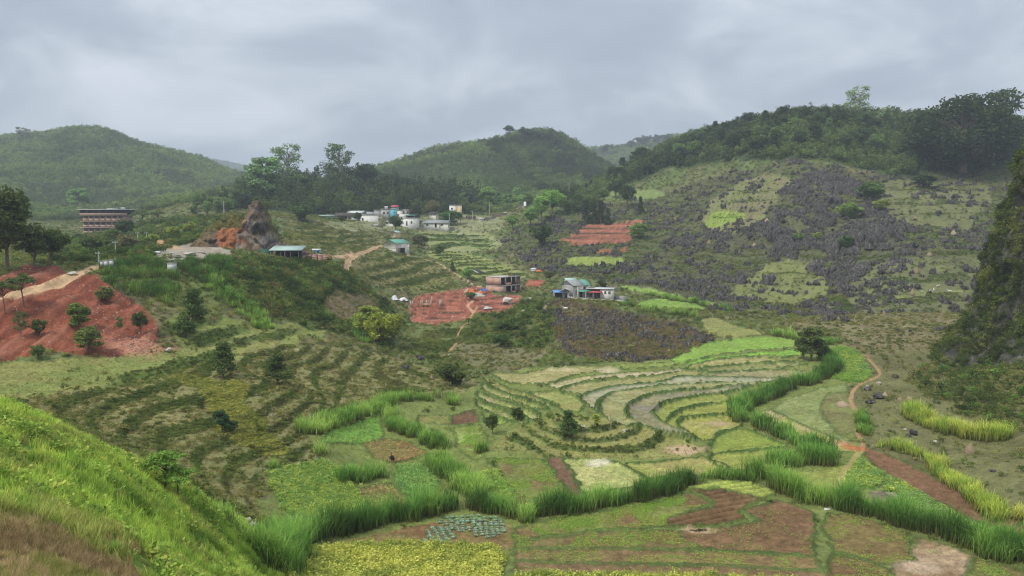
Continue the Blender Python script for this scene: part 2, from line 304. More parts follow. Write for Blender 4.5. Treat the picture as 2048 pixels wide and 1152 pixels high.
# --- cultivated plots: each is a piece of the ground of its own
# name, label, dmin, colour a, colour b, {plants}, bund height (m), lower level flag, poly
BG = '#4c6a28'
PLOTS = [
 ('paddy_field', 'long tan harvested paddy under the dark bank below the rocky knoll', 60, '#a39a66', '#948f58', {}, .55, "984,748 1043,749 1102,738 1168,735 1224,735 1241,741 1147,751 1102,768 1026,770 994,758"),
 ('paddy_field', 'greener strip paddy right of the long tan one', 60, '#87944a', '#7a8a42', {'stub': .6}, .45, "1231,732 1367,724 1370,729 1304,737 1245,741"),
 ('paddy_field', 'narrow pale straw strip paddy below the long tan paddy', 60, '#a89f70', '#b3a582', {}, .5, "1092,775 1106,770 1151,758 1240,748 1312,743 1372,737 1330,748 1200,759 1133,775 1116,781"),
 ('paddy_field', 'curved olive paddy third below the bank', 60, '#98935e', '#8b8c52', {}, .5, "1119,784 1147,773 1200,764 1325,750 1374,740 1424,747 1394,752 1356,754 1318,765 1235,773 1205,779 1168,789 1130,788"),
 ('paddy_field', 'pale wet paddy strip curling round beside the mound', 60, '#9c9a76', '#94926a', {}, .45, "1161,796 1170,791 1210,780 1235,774 1318,767 1356,756 1398,755 1480,757 1562,760 1512,767 1394,768 1276,779 1217,789 1196,801 1192,812 1200,828 1170,808"),
 ('paddy_field', 'wet olive paddy inside the pale curling strip', 60, '#94915a', '#8c8f5c', {}, .45, "1217,791 1276,781 1394,770 1512,769 1495,775 1394,781 1304,791 1262,806 1251,817 1258,833 1283,851 1235,845 1204,828 1198,812"),
 ('paddy_field', 'grey brown muddy paddy with dark puddles', 60, '#8f8a62', '#7d7a58', {}, .45, "1264,807 1304,793 1394,783 1490,776 1447,787 1380,796 1330,807 1306,820 1306,831 1330,852 1353,866 1390,884 1340,872 1286,851 1260,832 1254,818"),
 ('paddy_field', 'yellow green crescent paddy round the inner paddies', 60, '#8f9648', '#848f42', {'stub': .5}, .4, "1331,808 1380,798 1447,789 1456,806 1394,812 1349,826 1330,845 1310,830 1309,820"),
 ('paddy_field', 'inner yellow green paddy with a faint arc bank', 60, '#929745', '#878f40', {'stub': .5}, .35, "1394,814 1452,808 1456,829 1374,833 1356,841 1357,856 1380,872 1398,884 1356,864 1332,847 1351,828"),
 ('paddy_field', 'innermost paddy with a pale bare patch', 60, '#94983f', '#a09a58', {'stub': .5}, .4, "1374,836 1455,832 1478,840 1479,857 1440,868 1424,884 1402,884 1378,868 1360,852 1361,842"),
 ('paddy_field', 'tongue shaped green paddy against the curved hedge', 60, '#8a9a3f', '#7f8f3c', {'stub': .8}, .4, "1426,884 1440,871 1478,861 1520,872 1568,892 1566,897 1495,902 1418,910"),
 ('paddy_field', 'green paddy under the tongue shaped one', 60, '#8d9844', '#969a4c', {'stub': .8}, .35, "1416,914 1502,905 1572,901 1561,915 1554,934 1466,944"),
 ('paddy_field', 'long yellowish paddy between mound and grass clumps', 60, '#949a4b', '#a1985a', {'stub': .6}, .3, "1252,930 1304,927 1408,918 1463,944 1400,957 1380,948 1340,950 1303,962"),
 ('field', 'pale bleached grass field beside the brown strip', 60, '#a2a064', '#939a58', {'stub': .3}, .25, "1126,918 1180,919 1238,927 1298,961 1272,976 1167,990 1144,946"),
 ('ploughed_field', 'narrow red brown ploughed strip between two green fields', 60, '#6e5540', '#5c4632', {}, .2, "1088,914 1123,914 1143,946 1165,990 1142,998 1112,950"),
 ('vegetable_field', 'patchy green and brown vegetable plot beside the brown strip', 60, '#6c7a38', '#72603f', {'weed': 1.2}, .2, "972,920 1080,917 1110,952 1139,997 1043,1000 1008,968 998,944"),
 ('vegetable_field', 'small bright green plot behind the central hedge', 60, '#7aa637', '#6a9a30', {'leaf': 1.2}, .15, "947,951 994,943 1008,974 1028,998 956,996"),
 ('vegetable_field', 'dotted green plot left of the mound', 60, '#7f8f42', '#75803f', {'weed': 1.2}, .15, "908,856 960,852 963,866 974,873 967,916 947,922 915,898"),
 ('vegetable_field', 'green dotted plot beside the lowest left terrace', 60, '#7c8c42', '#6a7a36', {'weed': 1}, .2, "962,828 1010,826 1032,838 1002,852 970,850"),
 ('ploughed_field', 'small square of bare red brown soil', 60, '#70543f', '#604633', {}, .2, "901,834 946,821 958,847 901,851"),
 ('field', 'small olive plot left of the red brown square', 60, '#7a8648', '#75703f', {'stub': .6}, .2, "838,833 900,831 900,850 832,850"),
 ('terrace_field', 'uppermost thin curved terrace left of the paddies', 60, '#8f9450', '#857f4a', {}, .5, "967,758 985,762 1010,777 1050,790 1090,801 1118,815 1100,814 1040,797 1000,784 975,770"),
 ('terrace_field', 'second thin curved terrace left of the paddies', 60, '#8a8f4b', '#9a9660', {}, .5, "963,768 978,776 1005,789 1040,801 1080,812 1096,824 1080,822 1030,807 985,793 965,780"),
 ('terrace_field', 'third thin curved terrace with a pale end', 60, '#8d9350', '#a69a6c', {}, .5, "955,785 985,799 1030,813 1070,826 1082,835 1068,842 1035,828 985,812 956,798"),
 ('terrace_field', 'lowest thin curved terrace left of the paddies', 60, '#868f4a', '#8f8a58', {}, .45, "952,802 985,817 1030,832 1055,846 1040,852 1000,838 965,822 952,812"),
 ('field', 'trampled grass plot between thin terraces and pale strip', 60, '#8a9050', '#98925c', {'stub': .5}, .3, "1056,788 1116,787 1160,798 1168,812 1160,826 1128,826 1110,812"),
 ('crop_field', 'large bright leafy crop field behind the long hedge', 55, '#6f9a30', '#5d8a30', {'leaf': 1.6}, .1, "532,948 567,935 650,924 683,942 704,973 730,1009 735,1030 690,1045 600,1048 567,1020 539,976"),
 ('crop_field', 'green crop in straight rows with red soil between', 55, '#6a6a3a', '#7a5a40', {'row': 1}, .15, "709,979 778,964 824,1009 790,1024 747,1028 728,1004"),
 ('crop_field', 'dense green crop plot behind the hedge bend', 55, '#5f8a3a', '#558033', {'row2': 1.2}, .1, "785,934 848,922 879,964 860,998 826,1009 792,974"),
 ('crop_field', 'sparse crop rows on red soil where the dark figure crouches', 55, '#82603f', '#77683c', {'rowred': 1}, .15, "723,888 768,878 820,885 857,909 784,927 744,913"),
 ('crop_field', 'bright crop rows running up to the tall grass', 55, '#719a3c', '#648a38', {'row2': 1}, .15, "645,886 650,863 690,850 730,842 758,830 767,874 726,888"),
 ('crop_field', 'yellow green flowering crop along the bottom of the picture', 45, '#8f9838', '#828c34', {'mustard': 1}, .1, "490,1160 530,1138 600,1106 700,1092 800,1090 900,1092 1000,1100 1010,1125 1000,1150 990,1210 470,1210"),
 ('ploughed_field', 'reddish bare soil round the cabbage beds', 45, '#6d5036', '#77683f', {'weed': .15}, 0, "600,1102 660,1088 760,1066 860,1045 940,1036 1010,1043 1026,1060 1020,1098 900,1092 800,1089 700,1091"),
 ('vegetable_field', 'speckled bright green weedy field below the long hedge', 45, '#6f7a38', '#6f5a3c', {'weed': 2.2}, .18, "1030,1060 1060,1050 1200,1024 1315,1006 1380,986 1425,1008 1339,1037 1330,1055 1200,1061 1028,1083"),
 ('field', 'brown and green speckled strip below the weedy field', 45, '#6f653c', '#6e5538', {'weed': .9}, .15, "1028,1086 1200,1065 1350,1061 1367,1085 1415,1099 1200,1096 1026,1098"),
 ('field', 'long brown stubble strip greener to its right end', 45, '#75603f', '#7a6a44', {'weed': .5}, .15, "1026,1101 1200,1099 1420,1103 1630,1117 1645,1142 1420,1130 1200,1127 1028,1122"),
 ('ploughed_field', 'brown strip along the bottom edge', 45, '#6f573e', '#7a6347', {'weed': .12}, .15, "1026,1125 1200,1130 1500,1137 1650,1148 1660,1165 1400,1150 1024,1146"),
 ('field', 'green weedy ground at the bottom edge', 45, '#7d9a35', '#6f8a34', {'weed': 2, 'mustard': .3}, .1, "1024,1149 1300,1150 1500,1158 1660,1168 1660,1210 1010,1210"),
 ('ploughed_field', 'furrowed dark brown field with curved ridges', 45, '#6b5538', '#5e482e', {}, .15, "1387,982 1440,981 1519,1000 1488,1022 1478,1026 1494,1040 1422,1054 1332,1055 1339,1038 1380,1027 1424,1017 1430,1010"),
 ('field', 'yellow green grassy head of the furrowed field', 45, '#8a9440', '#7f8f3c', {'stub': 1.2}, .15, "1362,990 1394,968 1443,965 1499,967 1549,988 1523,1000 1440,979 1387,980"),
 ('ploughed_field', 'broad brown stubble field with a black burnt spot', 45, '#73593e', '#675036', {'weed': .12}, .2, "1490,1023 1551,1003 1578,1007 1630,1028 1628,1042 1631,1114 1592,1111 1415,1100 1367,1085 1352,1064 1422,1059 1495,1048 1517,1042 1502,1034"),
 ('field', 'brown green field right of the grassy path', 45, '#73653c', '#6c5c38', {'weed': .6}, .18, "1655,1027 1710,1032 1814,1068 1828,1103 1822,1119 1779,1134 1730,1120 1668,1103 1642,1056"),
 ('field', 'brown stubble wedge at the foot of the grassy path', 45, '#72603c', '#6a5436', {'weed': .4}, .18, "1664,1107 1730,1123 1785,1145 1800,1210 1664,1210 1652,1140"),
 ('field', 'pale dug patch with brown soil near the corner hedge', 45, '#80674a', '#9a8468', {'weed': .1}, .15, "1832,1074 1900,1095 1945,1112 1935,1142 1880,1210 1810,1210 1790,1145 1784,1136 1826,1121"),
 ('field', 'green brown corner field under the big hedge', 45, '#707a3c', '#6a6038', {'weed': 1}, .15, "1947,1114 2048,1146 2150,1180 2150,1230 1890,1230 1938,1142"),
 ('field', 'yellow green triangle plot beside the long brown strip', 50, '#8a9a3a', '#7fa034', {'leaf': .6}, .2, "1716,918 1730,930 1772,957 1760,972 1741,979 1684,972 1692,940"),
 ('crop_field', 'bright green wedge crop along the long brown strip', 50, '#5f9a3c', '#6aa33c', {'leaf': 1.4}, .15, "1774,960 1814,976 1870,1008 1928,1041 1990,1075 1930,1062 1860,1040 1800,1010 1765,985"),
 ('burnt_patch', 'pale ash patch with dark charred straw', 50, '#9a8c74', '#6c6152', {}, 0, "1741,983 1775,982 1790,986 1814,998 1775,1004 1745,998"),
 ('ploughed_field', 'long red brown ploughed strip running to the right edge', 50, '#77583f', '#6c4f38', {}, .2, "1727,895 1744,899 1814,927 1900,974 1970,1009 2048,1054 2200,1130 2200,1160 2048,1078 1942,1040 1831,983 1758,940 1726,913"),
 ('field', 'olive grass plot enclosed by the hedge end', 50, '#7f8a40', '#8a8f48', {'stub': .8}, .1, "1590,945 1660,937 1700,916 1682,972 1668,1005 1645,1002 1605,968"),
 ('field', 'round dry plot with the low straw heap', 60, '#6a6442', '#757a48', {'stub': .6}, .1, "1655,790 1690,785 1702,800 1712,830 1712,862 1680,870 1650,840 1640,810"),
 ('field', 'grey green plot inside the curve of the hedge', 60, '#808c58', '#76824e', {'stub': .9}, .15, "1545,820 1570,800 1640,778 1690,768 1698,783 1655,788 1640,808 1648,842 1676,870 1708,882 1690,886 1600,848"),
 ('field', 'straw coloured strip along the curved hedge', 60, '#94904c', '#a3956a', {'stub': .3}, .2, "1518,824 1540,820 1600,850 1690,888 1718,898 1716,908 1660,900 1590,868 1540,848"),
 ('meadow', 'bright green grass field below the rocky flat', 100, '#7a9c3e', '#70923a', {'stub': 1}, .3, "1394,694 1450,682 1533,675 1600,681 1602,690 1523,701 1443,709 1372,722 1340,722 1356,712"),
 ('meadow', 'thin vivid green strip under the bright grass field', 100, '#78a43c', '#709a38', {'stub': 1}, .3, "1376,727 1443,713 1544,704 1600,699 1601,712 1544,711 1450,716 1384,730"),
 ('paddy_field', 'tan paddy below the vivid green strip', 80, '#a39b64', '#8f9050', {}, .4, "1374,737 1443,720 1530,714 1590,715 1597,721 1488,728 1396,739"),
 ('paddy_field', 'olive paddy left of the bamboo clump', 80, '#8c8d55', '#83864c', {}, .4, "1400,741 1488,730 1600,724 1611,729 1547,736 1428,746"),
 ('paddy_field', 'small wedge paddy beneath the bamboo clump', 80, '#868a4c', '#7d8446', {}, .35, "1566,737 1613,731 1655,740 1632,746"),
 ('paddy_field', 'wide brownish paddy above the pale curling strip', 80, '#958e60', '#8b8858', {}, .4, "1428,748 1551,739 1630,748 1567,758 1457,755 1400,753"),
 ('field', 'short grass bench right of the knoll', 120, '#7a7f48', '#86864e', {'stub': .6}, .3, "1395,640 1430,635 1470,650 1530,666 1520,672 1450,678 1410,668"),
 ('meadow', 'bright green plot behind the reed row', 160, '#74943c', '#6b8a38', {'stub': .8}, .2, "1272,609 1304,598 1356,601 1408,615 1388,621 1288,617"),
 ('meadow', 'light green strip behind the house wall', 180, '#7a9444', '#70883c', {'stub': .8}, .2, "1240,572 1290,576 1330,584 1410,600 1440,612 1400,606 1320,592 1260,582"),
 ('field', 'knobbly pale green field beside the winding path', 90, '#8a9a4a', '#7d8a42', {'leaf': .7}, .1, "1655,700 1690,695 1715,705 1745,745 1735,765 1700,768 1665,758 1662,730"),
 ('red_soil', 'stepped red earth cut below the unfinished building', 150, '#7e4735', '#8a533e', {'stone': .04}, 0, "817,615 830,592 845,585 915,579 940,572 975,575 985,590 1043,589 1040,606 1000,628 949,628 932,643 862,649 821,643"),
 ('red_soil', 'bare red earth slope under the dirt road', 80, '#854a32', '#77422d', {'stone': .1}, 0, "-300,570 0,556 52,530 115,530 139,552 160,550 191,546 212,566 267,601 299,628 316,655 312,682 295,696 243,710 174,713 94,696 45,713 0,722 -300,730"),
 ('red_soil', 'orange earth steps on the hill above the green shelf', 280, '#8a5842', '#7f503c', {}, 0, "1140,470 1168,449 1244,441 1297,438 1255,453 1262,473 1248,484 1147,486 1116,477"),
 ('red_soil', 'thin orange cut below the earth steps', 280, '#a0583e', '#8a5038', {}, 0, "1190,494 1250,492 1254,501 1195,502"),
 ('red_soil', 'small red bank right of the unfinished building', 230, '#96513c', '#8a4a36', {}, 0, "1049,560 1085,558 1088,570 1052,573"),
 ('meadow', 'lime green hillside plot under the orange steps', 250, '#7d8a40', '#74823c', {'stub': .8}, .3, "1130,525 1150,512 1240,515 1245,526 1190,532"),
]
PATHS = [
 ('dirt_road', 'orange dirt road crossing the red earth slope', 100, 2.6, '#b3946e', "-120,612 0,597 50,588 85,577 110,570 145,552 175,541 192,533"),
 ('dirt_road', 'two orange wheel ruts climbing to the white barn', 190, 2.2, '#a98a68', "688,545 694,530 704,515 722,507 745,497 762,490"),
 ('dirt_road', 'dirt track passing the brick stacks', 190, 2.4, '#b09070', "600,518 640,514 680,513 704,510"),
 ('dirt_road', 'short orange lane bending behind the pipes', 170, 3.0, '#b58a62', "358,497 335,494 315,490 322,484 312,482"),
 ('footpath', 'thin pale path from the barn to the unfinished building', 200, 1.1, '#b8a078', "815,503 822,512 870,524 905,545 930,560 945,568 975,577"),
 ('footpath', 'winding red footpath crossing the right fields', 70, 0.6, '#9a7c56', "1722,705 1744,726 1758,745 1751,756 1723,768 1706,782 1703,808 1717,828 1717,854 1715,868 1727,885 1722,900"),
 ('footpath', 'grassy track from the crossing down to the hedge gap', 55, 0.8, '#958a52', "1722,900 1706,920 1690,945 1680,975 1664,1008"),
 ('footpath', 'faint footpath down from the red cut', 140, 0.7, '#9a7a54', "955,612 945,628 935,645 915,665 922,675 900,695 884,715"),
 ('footpath', 'pale path over the red cut', 180, .8, '#b58c70', "938,575 930,585 945,600 935,612 955,628"),
 ('footpath', 'faint green line path across the foot of the hill', 180, .9, '#7c8444', "1480,618 1600,612 1700,606 1790,590 1850,580 1930,577"),
]
rsm = np.zeros((NU, NV)); RK = {'left terraces': .8, 'mound': .4, 'karst': .5, 'hill face': .7, 'meadow': .5, 'bright hill plot': .3, 'yellow shrub patch': .25}
for nm, dmin, ca, cb, plants, step, riser, wan, poly in ZONES:
    P = ground_line(poly, True, dmin, 3)
    d0 = P[:, 1].min(); d1 = P[:, 1].max()
    k_, ins_, dl_ = area_of(P, wan, 21, wan * 2, True, wan * 4 if step else 0)
    m = np.zeros((NU, NV), bool); m.ravel()[k_[ins_]] = True
    if not m.any(): print('EMPTY ZONE', nm); continue
    t = sstep(.38, .62, .55 * n1[m] + .45 * n2[m])
    c = mixc(C(ca), C(cb), t)
    if step:
        edge = np.clip(dl_[ins_] / (wan * 3), 0, 1)
        z = Z[m]; q = (z + (n1[m] - .5) * .9 * step + fbm(X[m] / 33, Y[m] / 33, 2, 9) * step * 1.2) / step
        f = q - np.floor(q); g = np.where(f < .68, f * .14, .0952 + (f - .68) / .32 * .9048)
        z2 = z + (g - f) * step * .9 * edge
        Z[m] = z2
        rs = sstep(.64, .72, f) * (1 - sstep(.95, 1, f)) * edge
        rsm[m] = np.maximum(rs, 0)
        c = mixc(c, C(riser), rs * .85)
    COL[m] = c
    clear(m)
    if step: cov('riser')[m] = rs * RK.get(nm, 1.0)
    for k, wgt in plants.items():
        if step: wgt = wgt * ((.3 + .9 * rs) if k in ('scrub', 'green') else (1 - .75 * rs))
        cov(k)[m] = wgt
COL *= (0.72 + 0.56 * fbm(X / 1.7, Y / 1.7, 4, 7))[..., None]
# --- plots
REG = [('terrain', 'rolling valley ground with rough grass and terraces', 'ground')]
BUND = np.full((NU, NV), np.inf); BH = np.zeros((NU, NV))
plot_poly = {}; WET = np.zeros((NU, NV))
for nm, label, dmin, ca, cb, plants, bh, poly in PLOTS:
    P = ground_line(poly if nm in ('paddy_field', 'terrace_field', 'meadow') else straight(poly), True, dmin, 4 if nm in ('paddy_field', 'terrace_field', 'meadow') else 1)
    sc = .35 if P[:, 1].mean() < 150 else 1.2
    k_, ins_, dl_ = area_of(P, sc * .7, 31, 2.5, True, 1.6 if bh else 0)
    m = np.zeros((NU, NV), bool); m.ravel()[k_[ins_]] = True
    if not m.any(): print('EMPTY PLOT', label); continue
    REG.append((nm, label, nm.split('_')[-1] if nm not in ('red_soil', 'burnt_patch') else 'soil')); rid = len(REG) - 1
    RID[m] = rid; plot_poly[label] = P
    t = sstep(.36, .64, .5 * fbm(X[m] / 4, Y[m] / 4, 4, rid) + .5 * n2[m])
    c = mixc(C(ca), C(cb), t) * (0.68 + 0.64 * n3[m])[..., None] * (0.72 + .56 * fbm(X[m] / .3, Y[m] / .3, 2, rid + 3))[..., None] * (.86 + .28 * fbm(X[m] / 5, Y[m] / 2.2, 3, rid + 8))[..., None]
    COL[m] = c
    z = Z[m]
    if nm in ('paddy_field', 'terrace_field'):
        Z[m] = np.median(z) + (z - np.median(z)) * .12; COL[m] *= .84
        wk = .6 if 'pale wet' in label else .4 if ('wet olive' in label or 'muddy' in label) else .25 if 'brownish' in label or 'olive paddy left' in label else 0
        if wk: WET[m] = wk * sstep(.46, .56, fbm(X[m] / 3.5, Y[m] / 2.0, 3, rid + 40) + .10 * (wk > .5))
    elif nm == 'ploughed_field' or nm == 'field' or nm == 'vegetable_field':
        x, y = X[m], Y[m]
        if 'furrowed' in label:
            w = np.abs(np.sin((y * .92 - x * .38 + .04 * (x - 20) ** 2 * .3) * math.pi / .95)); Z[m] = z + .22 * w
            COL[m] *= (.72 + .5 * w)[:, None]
        else:
            Z[m] = z + .10 * (fbm(x / .45, y / .45, 2, 77) - .5)
    if nm == 'red_soil':
        x, y = X[m], Y[m]
        if 'slope' not in label:
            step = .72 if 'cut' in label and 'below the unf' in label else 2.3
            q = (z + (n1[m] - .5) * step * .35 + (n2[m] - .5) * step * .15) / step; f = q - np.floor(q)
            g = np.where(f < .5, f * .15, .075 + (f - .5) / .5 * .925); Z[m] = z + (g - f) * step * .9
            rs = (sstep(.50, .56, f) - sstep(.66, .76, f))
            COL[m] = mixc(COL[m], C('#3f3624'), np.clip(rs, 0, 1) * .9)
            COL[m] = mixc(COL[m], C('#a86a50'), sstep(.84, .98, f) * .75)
        else:
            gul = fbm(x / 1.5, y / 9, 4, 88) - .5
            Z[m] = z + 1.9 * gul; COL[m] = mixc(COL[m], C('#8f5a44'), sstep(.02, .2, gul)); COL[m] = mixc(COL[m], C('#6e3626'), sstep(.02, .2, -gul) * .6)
    clear(m)
    for k, wgt in plants.items(): cov(k)[m] = wgt
    if nm in ('ploughed_field', 'field', 'vegetable_field', 'paddy_field'): cov('clod')[m] = .35 if 'furrow' in label else (.5 if nm == 'paddy_field' else 1.0)
    if bh > 0:
        kk = dl_ < BUND.ravel()[k_]; BUND.ravel()[k_[kk]] = dl_[kk]; BH.ravel()[k_[kk]] = bh
wv = .19 + .12 * fbm(X / 2, Y / 2, 2, 51)
bk = np.where(np.isfinite(BUND), np.exp(-(np.minimum(BUND, 9) / wv) ** 2), 0)
hgt = .85 * BH * bk * (.75 + .5 * fbm(X / 1.2, Y / 1.2, 2, 52))
Z += hgt
bb = sstep(.25, .6, bk)
bcol = mixc(C('#455f28'), C('#3b4c24'), fbm(X / 2.5, Y / 2.5, 3, 55)); bcol *= (.65 + .7 * n3)[..., None]
COL[:] = mixc(COL, bcol, bb * np.clip(BH * 4, 0, 1))
cov('bund')[:] = bb * np.clip(BH * 3, 0, 1)
for k, a in COVER.items():
    if k != 'bund': a[bb > .5] *= .3
# --- paths
path_line = {}
for nm, label, dmin, w, c0, t in PATHS:
    P = ground_line(t, False, dmin, 6); path_line[label] = P
    dl = dist_line(P, X + (n2 - .5) * w * .6, Y, w * 1.5)
    k = np.where(np.isfinite(dl), 1 - sstep(w * .38, w * .62, np.minimum(dl, 99)), 0)
    c = C(c0) * (.8 + .4 * n2)[..., None] * (.85 + .3 * n3)[..., None]
    if 'ruts' in label:
        k2 = np.where(np.isfinite(dl), np.exp(-((np.minimum(dl, 9)) / .28) ** 2), 0)
        c = mixc(c, C('#6f6a40'), k2 * .6)
    COL[:] = mixc(COL, c, k); m = k > .5; clear(m)
    if m.any():
        REG.append((nm, label, 'path')); RID[m] = len(REG) - 1
        Z[m] -= .06
# burnt spot in the brown field
h = hit(1396, 1061); q = np.hypot((X - h[0]) / 1.15, (Y - h[1]) / .42) + (n3 - .5) * .7
COL[:] = mixc(COL, C('#a08a6a'), 1 - sstep(1.0, 1.9, q)); COL[:] = mixc(COL, C('#1d1a18'), 1 - sstep(.7, .95, q))
for a, b, r, cc in ((1435, 848, 1.9, '#a58a72'), (1210, 741, 3, '#b5a888'), (1290, 815, 2.5, '#7a7468'), (1130, 740, 3.0, '#b0a37c'), (1670, 886, 2.0, '#b08a66'), (1705, 895, 1.6, '#a3603c'), (1830, 1135, 1.8, '#a8937a'), (275, 690, 4.5, '#a8755c'), (1195, 927, 1.4, '#c0bba0'), (1372, 897, 2.4, '#b5977a')):
    h = hit(a, b, 45); q = np.hypot((X - h[0]) / r, (Y - h[1]) / (r * .8)) + (n2 - .5) * 1.6
    COL[:] = mixc(COL, C(cc) * (.8 + .4 * n3)[..., None], (1 - sstep(.4, 1.2, q)) * .85)
# small relief everywhere outside the tilled plots
rough = np.where(RID == 0, 1.0, .12) * np.clip(Y / 120, .3, 1.5)
Z += rough * ((fbm(X / 2.2, Y / 2.2, 3, 61) - .5) * .38 + (fbm(X / 9, Y / 9, 3, 64) - .5) * .9 * (RID == 0))
Z += sstep(420, 700, Y) * (RID == 0) * (fbm(X / 60, Y / 60, 4, 66) - .5) * 16
# hills are their own pieces of the setting
hp = lambda t, dm: inside(ground_line(t, True, dm, 2), X, Y)
uv = X / Y
def reg(name, label, mask):
    REG.append((name, label, 'hill')); RID[mask & (RID == 0)] = len(REG) - 1
reg('hill', 'hazy green hill rising behind the long building', (Y > 500) & (uv < -.352))
reg('hill', 'central round hill with a lone tree on top', (Y > 560) & (Y < 1150) & (uv >= -.352) & (uv < .16))
reg('hill', 'far misty ridge with spreading trees', (Y >= 1150) & (uv >= -.352))
reg('hill', 'broad right hill with rocks and terraces under dark woods', (Y > 255) & (Y < 700) & (uv > .11))
reg('hill', 'near left hillside the viewer stands on', (Y < 47))
print('ground', NU, NV, NU * NV)

def z_at(x, y):
    """height of the finished ground"""
    x = np.asarray(x, float); y = np.asarray(y, float)
    u = x / y
    i = np.clip(np.searchsorted(_cu, u) - 1, 0, NU - 2); j = np.clip(np.searchsorted(_rows, y) - 1, 0, NV - 2)
    fa = np.clip((u - _cu[i]) / (_cu[i + 1] - _cu[i]), 0, 1); fb = np.clip((y - _rows[j]) / (_rows[j + 1] - _rows[j]), 0, 1)
    return (Z[i, j] * (1 - fa) + Z[i + 1, j] * fa) * (1 - fb) + (Z[i, j + 1] * (1 - fa) + Z[i + 1, j + 1] * fa) * fb
def spot(px, py, dmin=48.0):
    h = hit(px, py, dmin); return np.array([h[0], h[1], float(z_at(h[0], h[1]))])

# ------------------------------------------------------------------ materials
def new_mat(name):
    m = bpy.data.materials.new(name); m.use_nodes = True
    nt = m.node_tree; nt.nodes.clear(); out = nt.nodes.new("ShaderNodeOutputMaterial")
    return m, nt, out
def add(nt, t, ins=None, **k):
    n = nt.nodes.new(t)
    for a, b in k.items(): setattr(n, a, b)
    for a, b in (ins or {}).items():
        if hasattr(b, 'is_linked') or isinstance(b, bpy.types.NodeSocket): nt.links.new(b, n.inputs[a])
        else: n.inputs[a].default_value = b
    return n
def ground_material():
    m, nt, out = new_mat("ground")
    at = add(nt, "ShaderNodeAttribute", attribute_name="col")
    geo = add(nt, "ShaderNodeNewGeometry")
    n1_ = add(nt, "ShaderNodeTexNoise", {"Vector": geo.outputs["Position"], "Scale": 1.6, "Detail": 8.0, "Roughness": .68})
    n2_ = add(nt, "ShaderNodeTexNoise", {"Vector": geo.outputs["Position"], "Scale": 9.0, "Detail": 4.0, "Roughness": .7})
    mr = add(nt, "ShaderNodeMapRange", {"Value": n1_.outputs[0], "From Min": .3, "From Max": .7, "To Min": .72, "To Max": 1.28})
    mr2 = add(nt, "ShaderNodeMapRange", {"Value": n2_.outputs[0], "From Min": .3, "From Max": .7, "To Min": .74, "To Max": 1.26})
    mm = add(nt, "ShaderNodeMath", {0: mr.outputs[0], 1: mr2.outputs[0]}, operation='MULTIPLY')
    vm = add(nt, "ShaderNodeVectorMath", {0: at.outputs["Color"]}, operation='SCALE'); nt.links.new(mm.outputs[0], vm.inputs["Scale"])
    bmp = add(nt, "ShaderNodeBump", {"Height": n1_.outputs[0], "Distance": .35, "Strength": .7})
    rg = add(nt, "ShaderNodeMapRange", {"Value": at.outputs["Alpha"], "To Min": .07, "To Max": .95}); sp_ = add(nt, "ShaderNodeMapRange", {"Value": at.outputs["Alpha"], "To Min": .5, "To Max": .12})
    st = add(nt, "ShaderNodeMath", {0: at.outputs["Alpha"], 1: .7}, operation='MULTIPLY'); nt.links.new(st.outputs[0], bmp.inputs["Strength"])
    bs = add(nt, "ShaderNodeBsdfPrincipled", {"Base Color": vm.outputs[0], "Roughness": rg.outputs[0], "Specular IOR Level": sp_.outputs[0], "Normal": bmp.outputs[0]})
    nt.links.new(bs.outputs[0], out.inputs[0]); return m
MAT_GROUND = ground_material()
def build_ground():
    idx = np.arange(NU * NV).reshape(NU, NV)
    q = np.stack([idx[:-1, :-1], idx[1:, :-1], idx[1:, 1:], idx[:-1, 1:]], -1).reshape(-1, 4)
    fr = RID[:-1, :-1].ravel()
    V = np.stack([X, Y, Z], -1).reshape(-1, 3); CC = np.clip(COL, .002, .9).reshape(-1, 3)
    # normals of the whole sheet, so that its pieces meet without a seam
    for r, (name, label, cat) in enumerate(REG):
        f = q[fr == r]
        if not len(f): print('no faces', label); continue
        used, inv = np.unique(f, return_inverse=True); f2 = inv.reshape(-1, 4)
        me = bpy.data.meshes.new(name)
        me.vertices.add(len(used)); me.vertices.foreach_set("co", V[used].ravel().astype(np.float32))
        me.loops.add(f2.size); me.loops.foreach_set("vertex_index", f2.ravel().astype(np.int32))
        me.polygons.add(len(f2)); me.polygons.foreach_set("loop_start", np.arange(0, f2.size, 4, dtype=np.int32))
        me.update(calc_edges=True)
        me.polygons.foreach_set("use_smooth", np.ones(len(f2), bool))
        ca = me.color_attributes.new("col", 'FLOAT_COLOR', 'POINT')
        ca.data.foreach_set("color", np.c_[CC[used], 1 - WET.ravel()[used]].astype(np.float32).ravel())
        me.materials.append(MAT_GROUND)
        o = bpy.data.objects.new(name, me); col.objects.link(o)
        o["kind"] = "structure"; o["label"] = label; o["category"] = cat
build_ground()
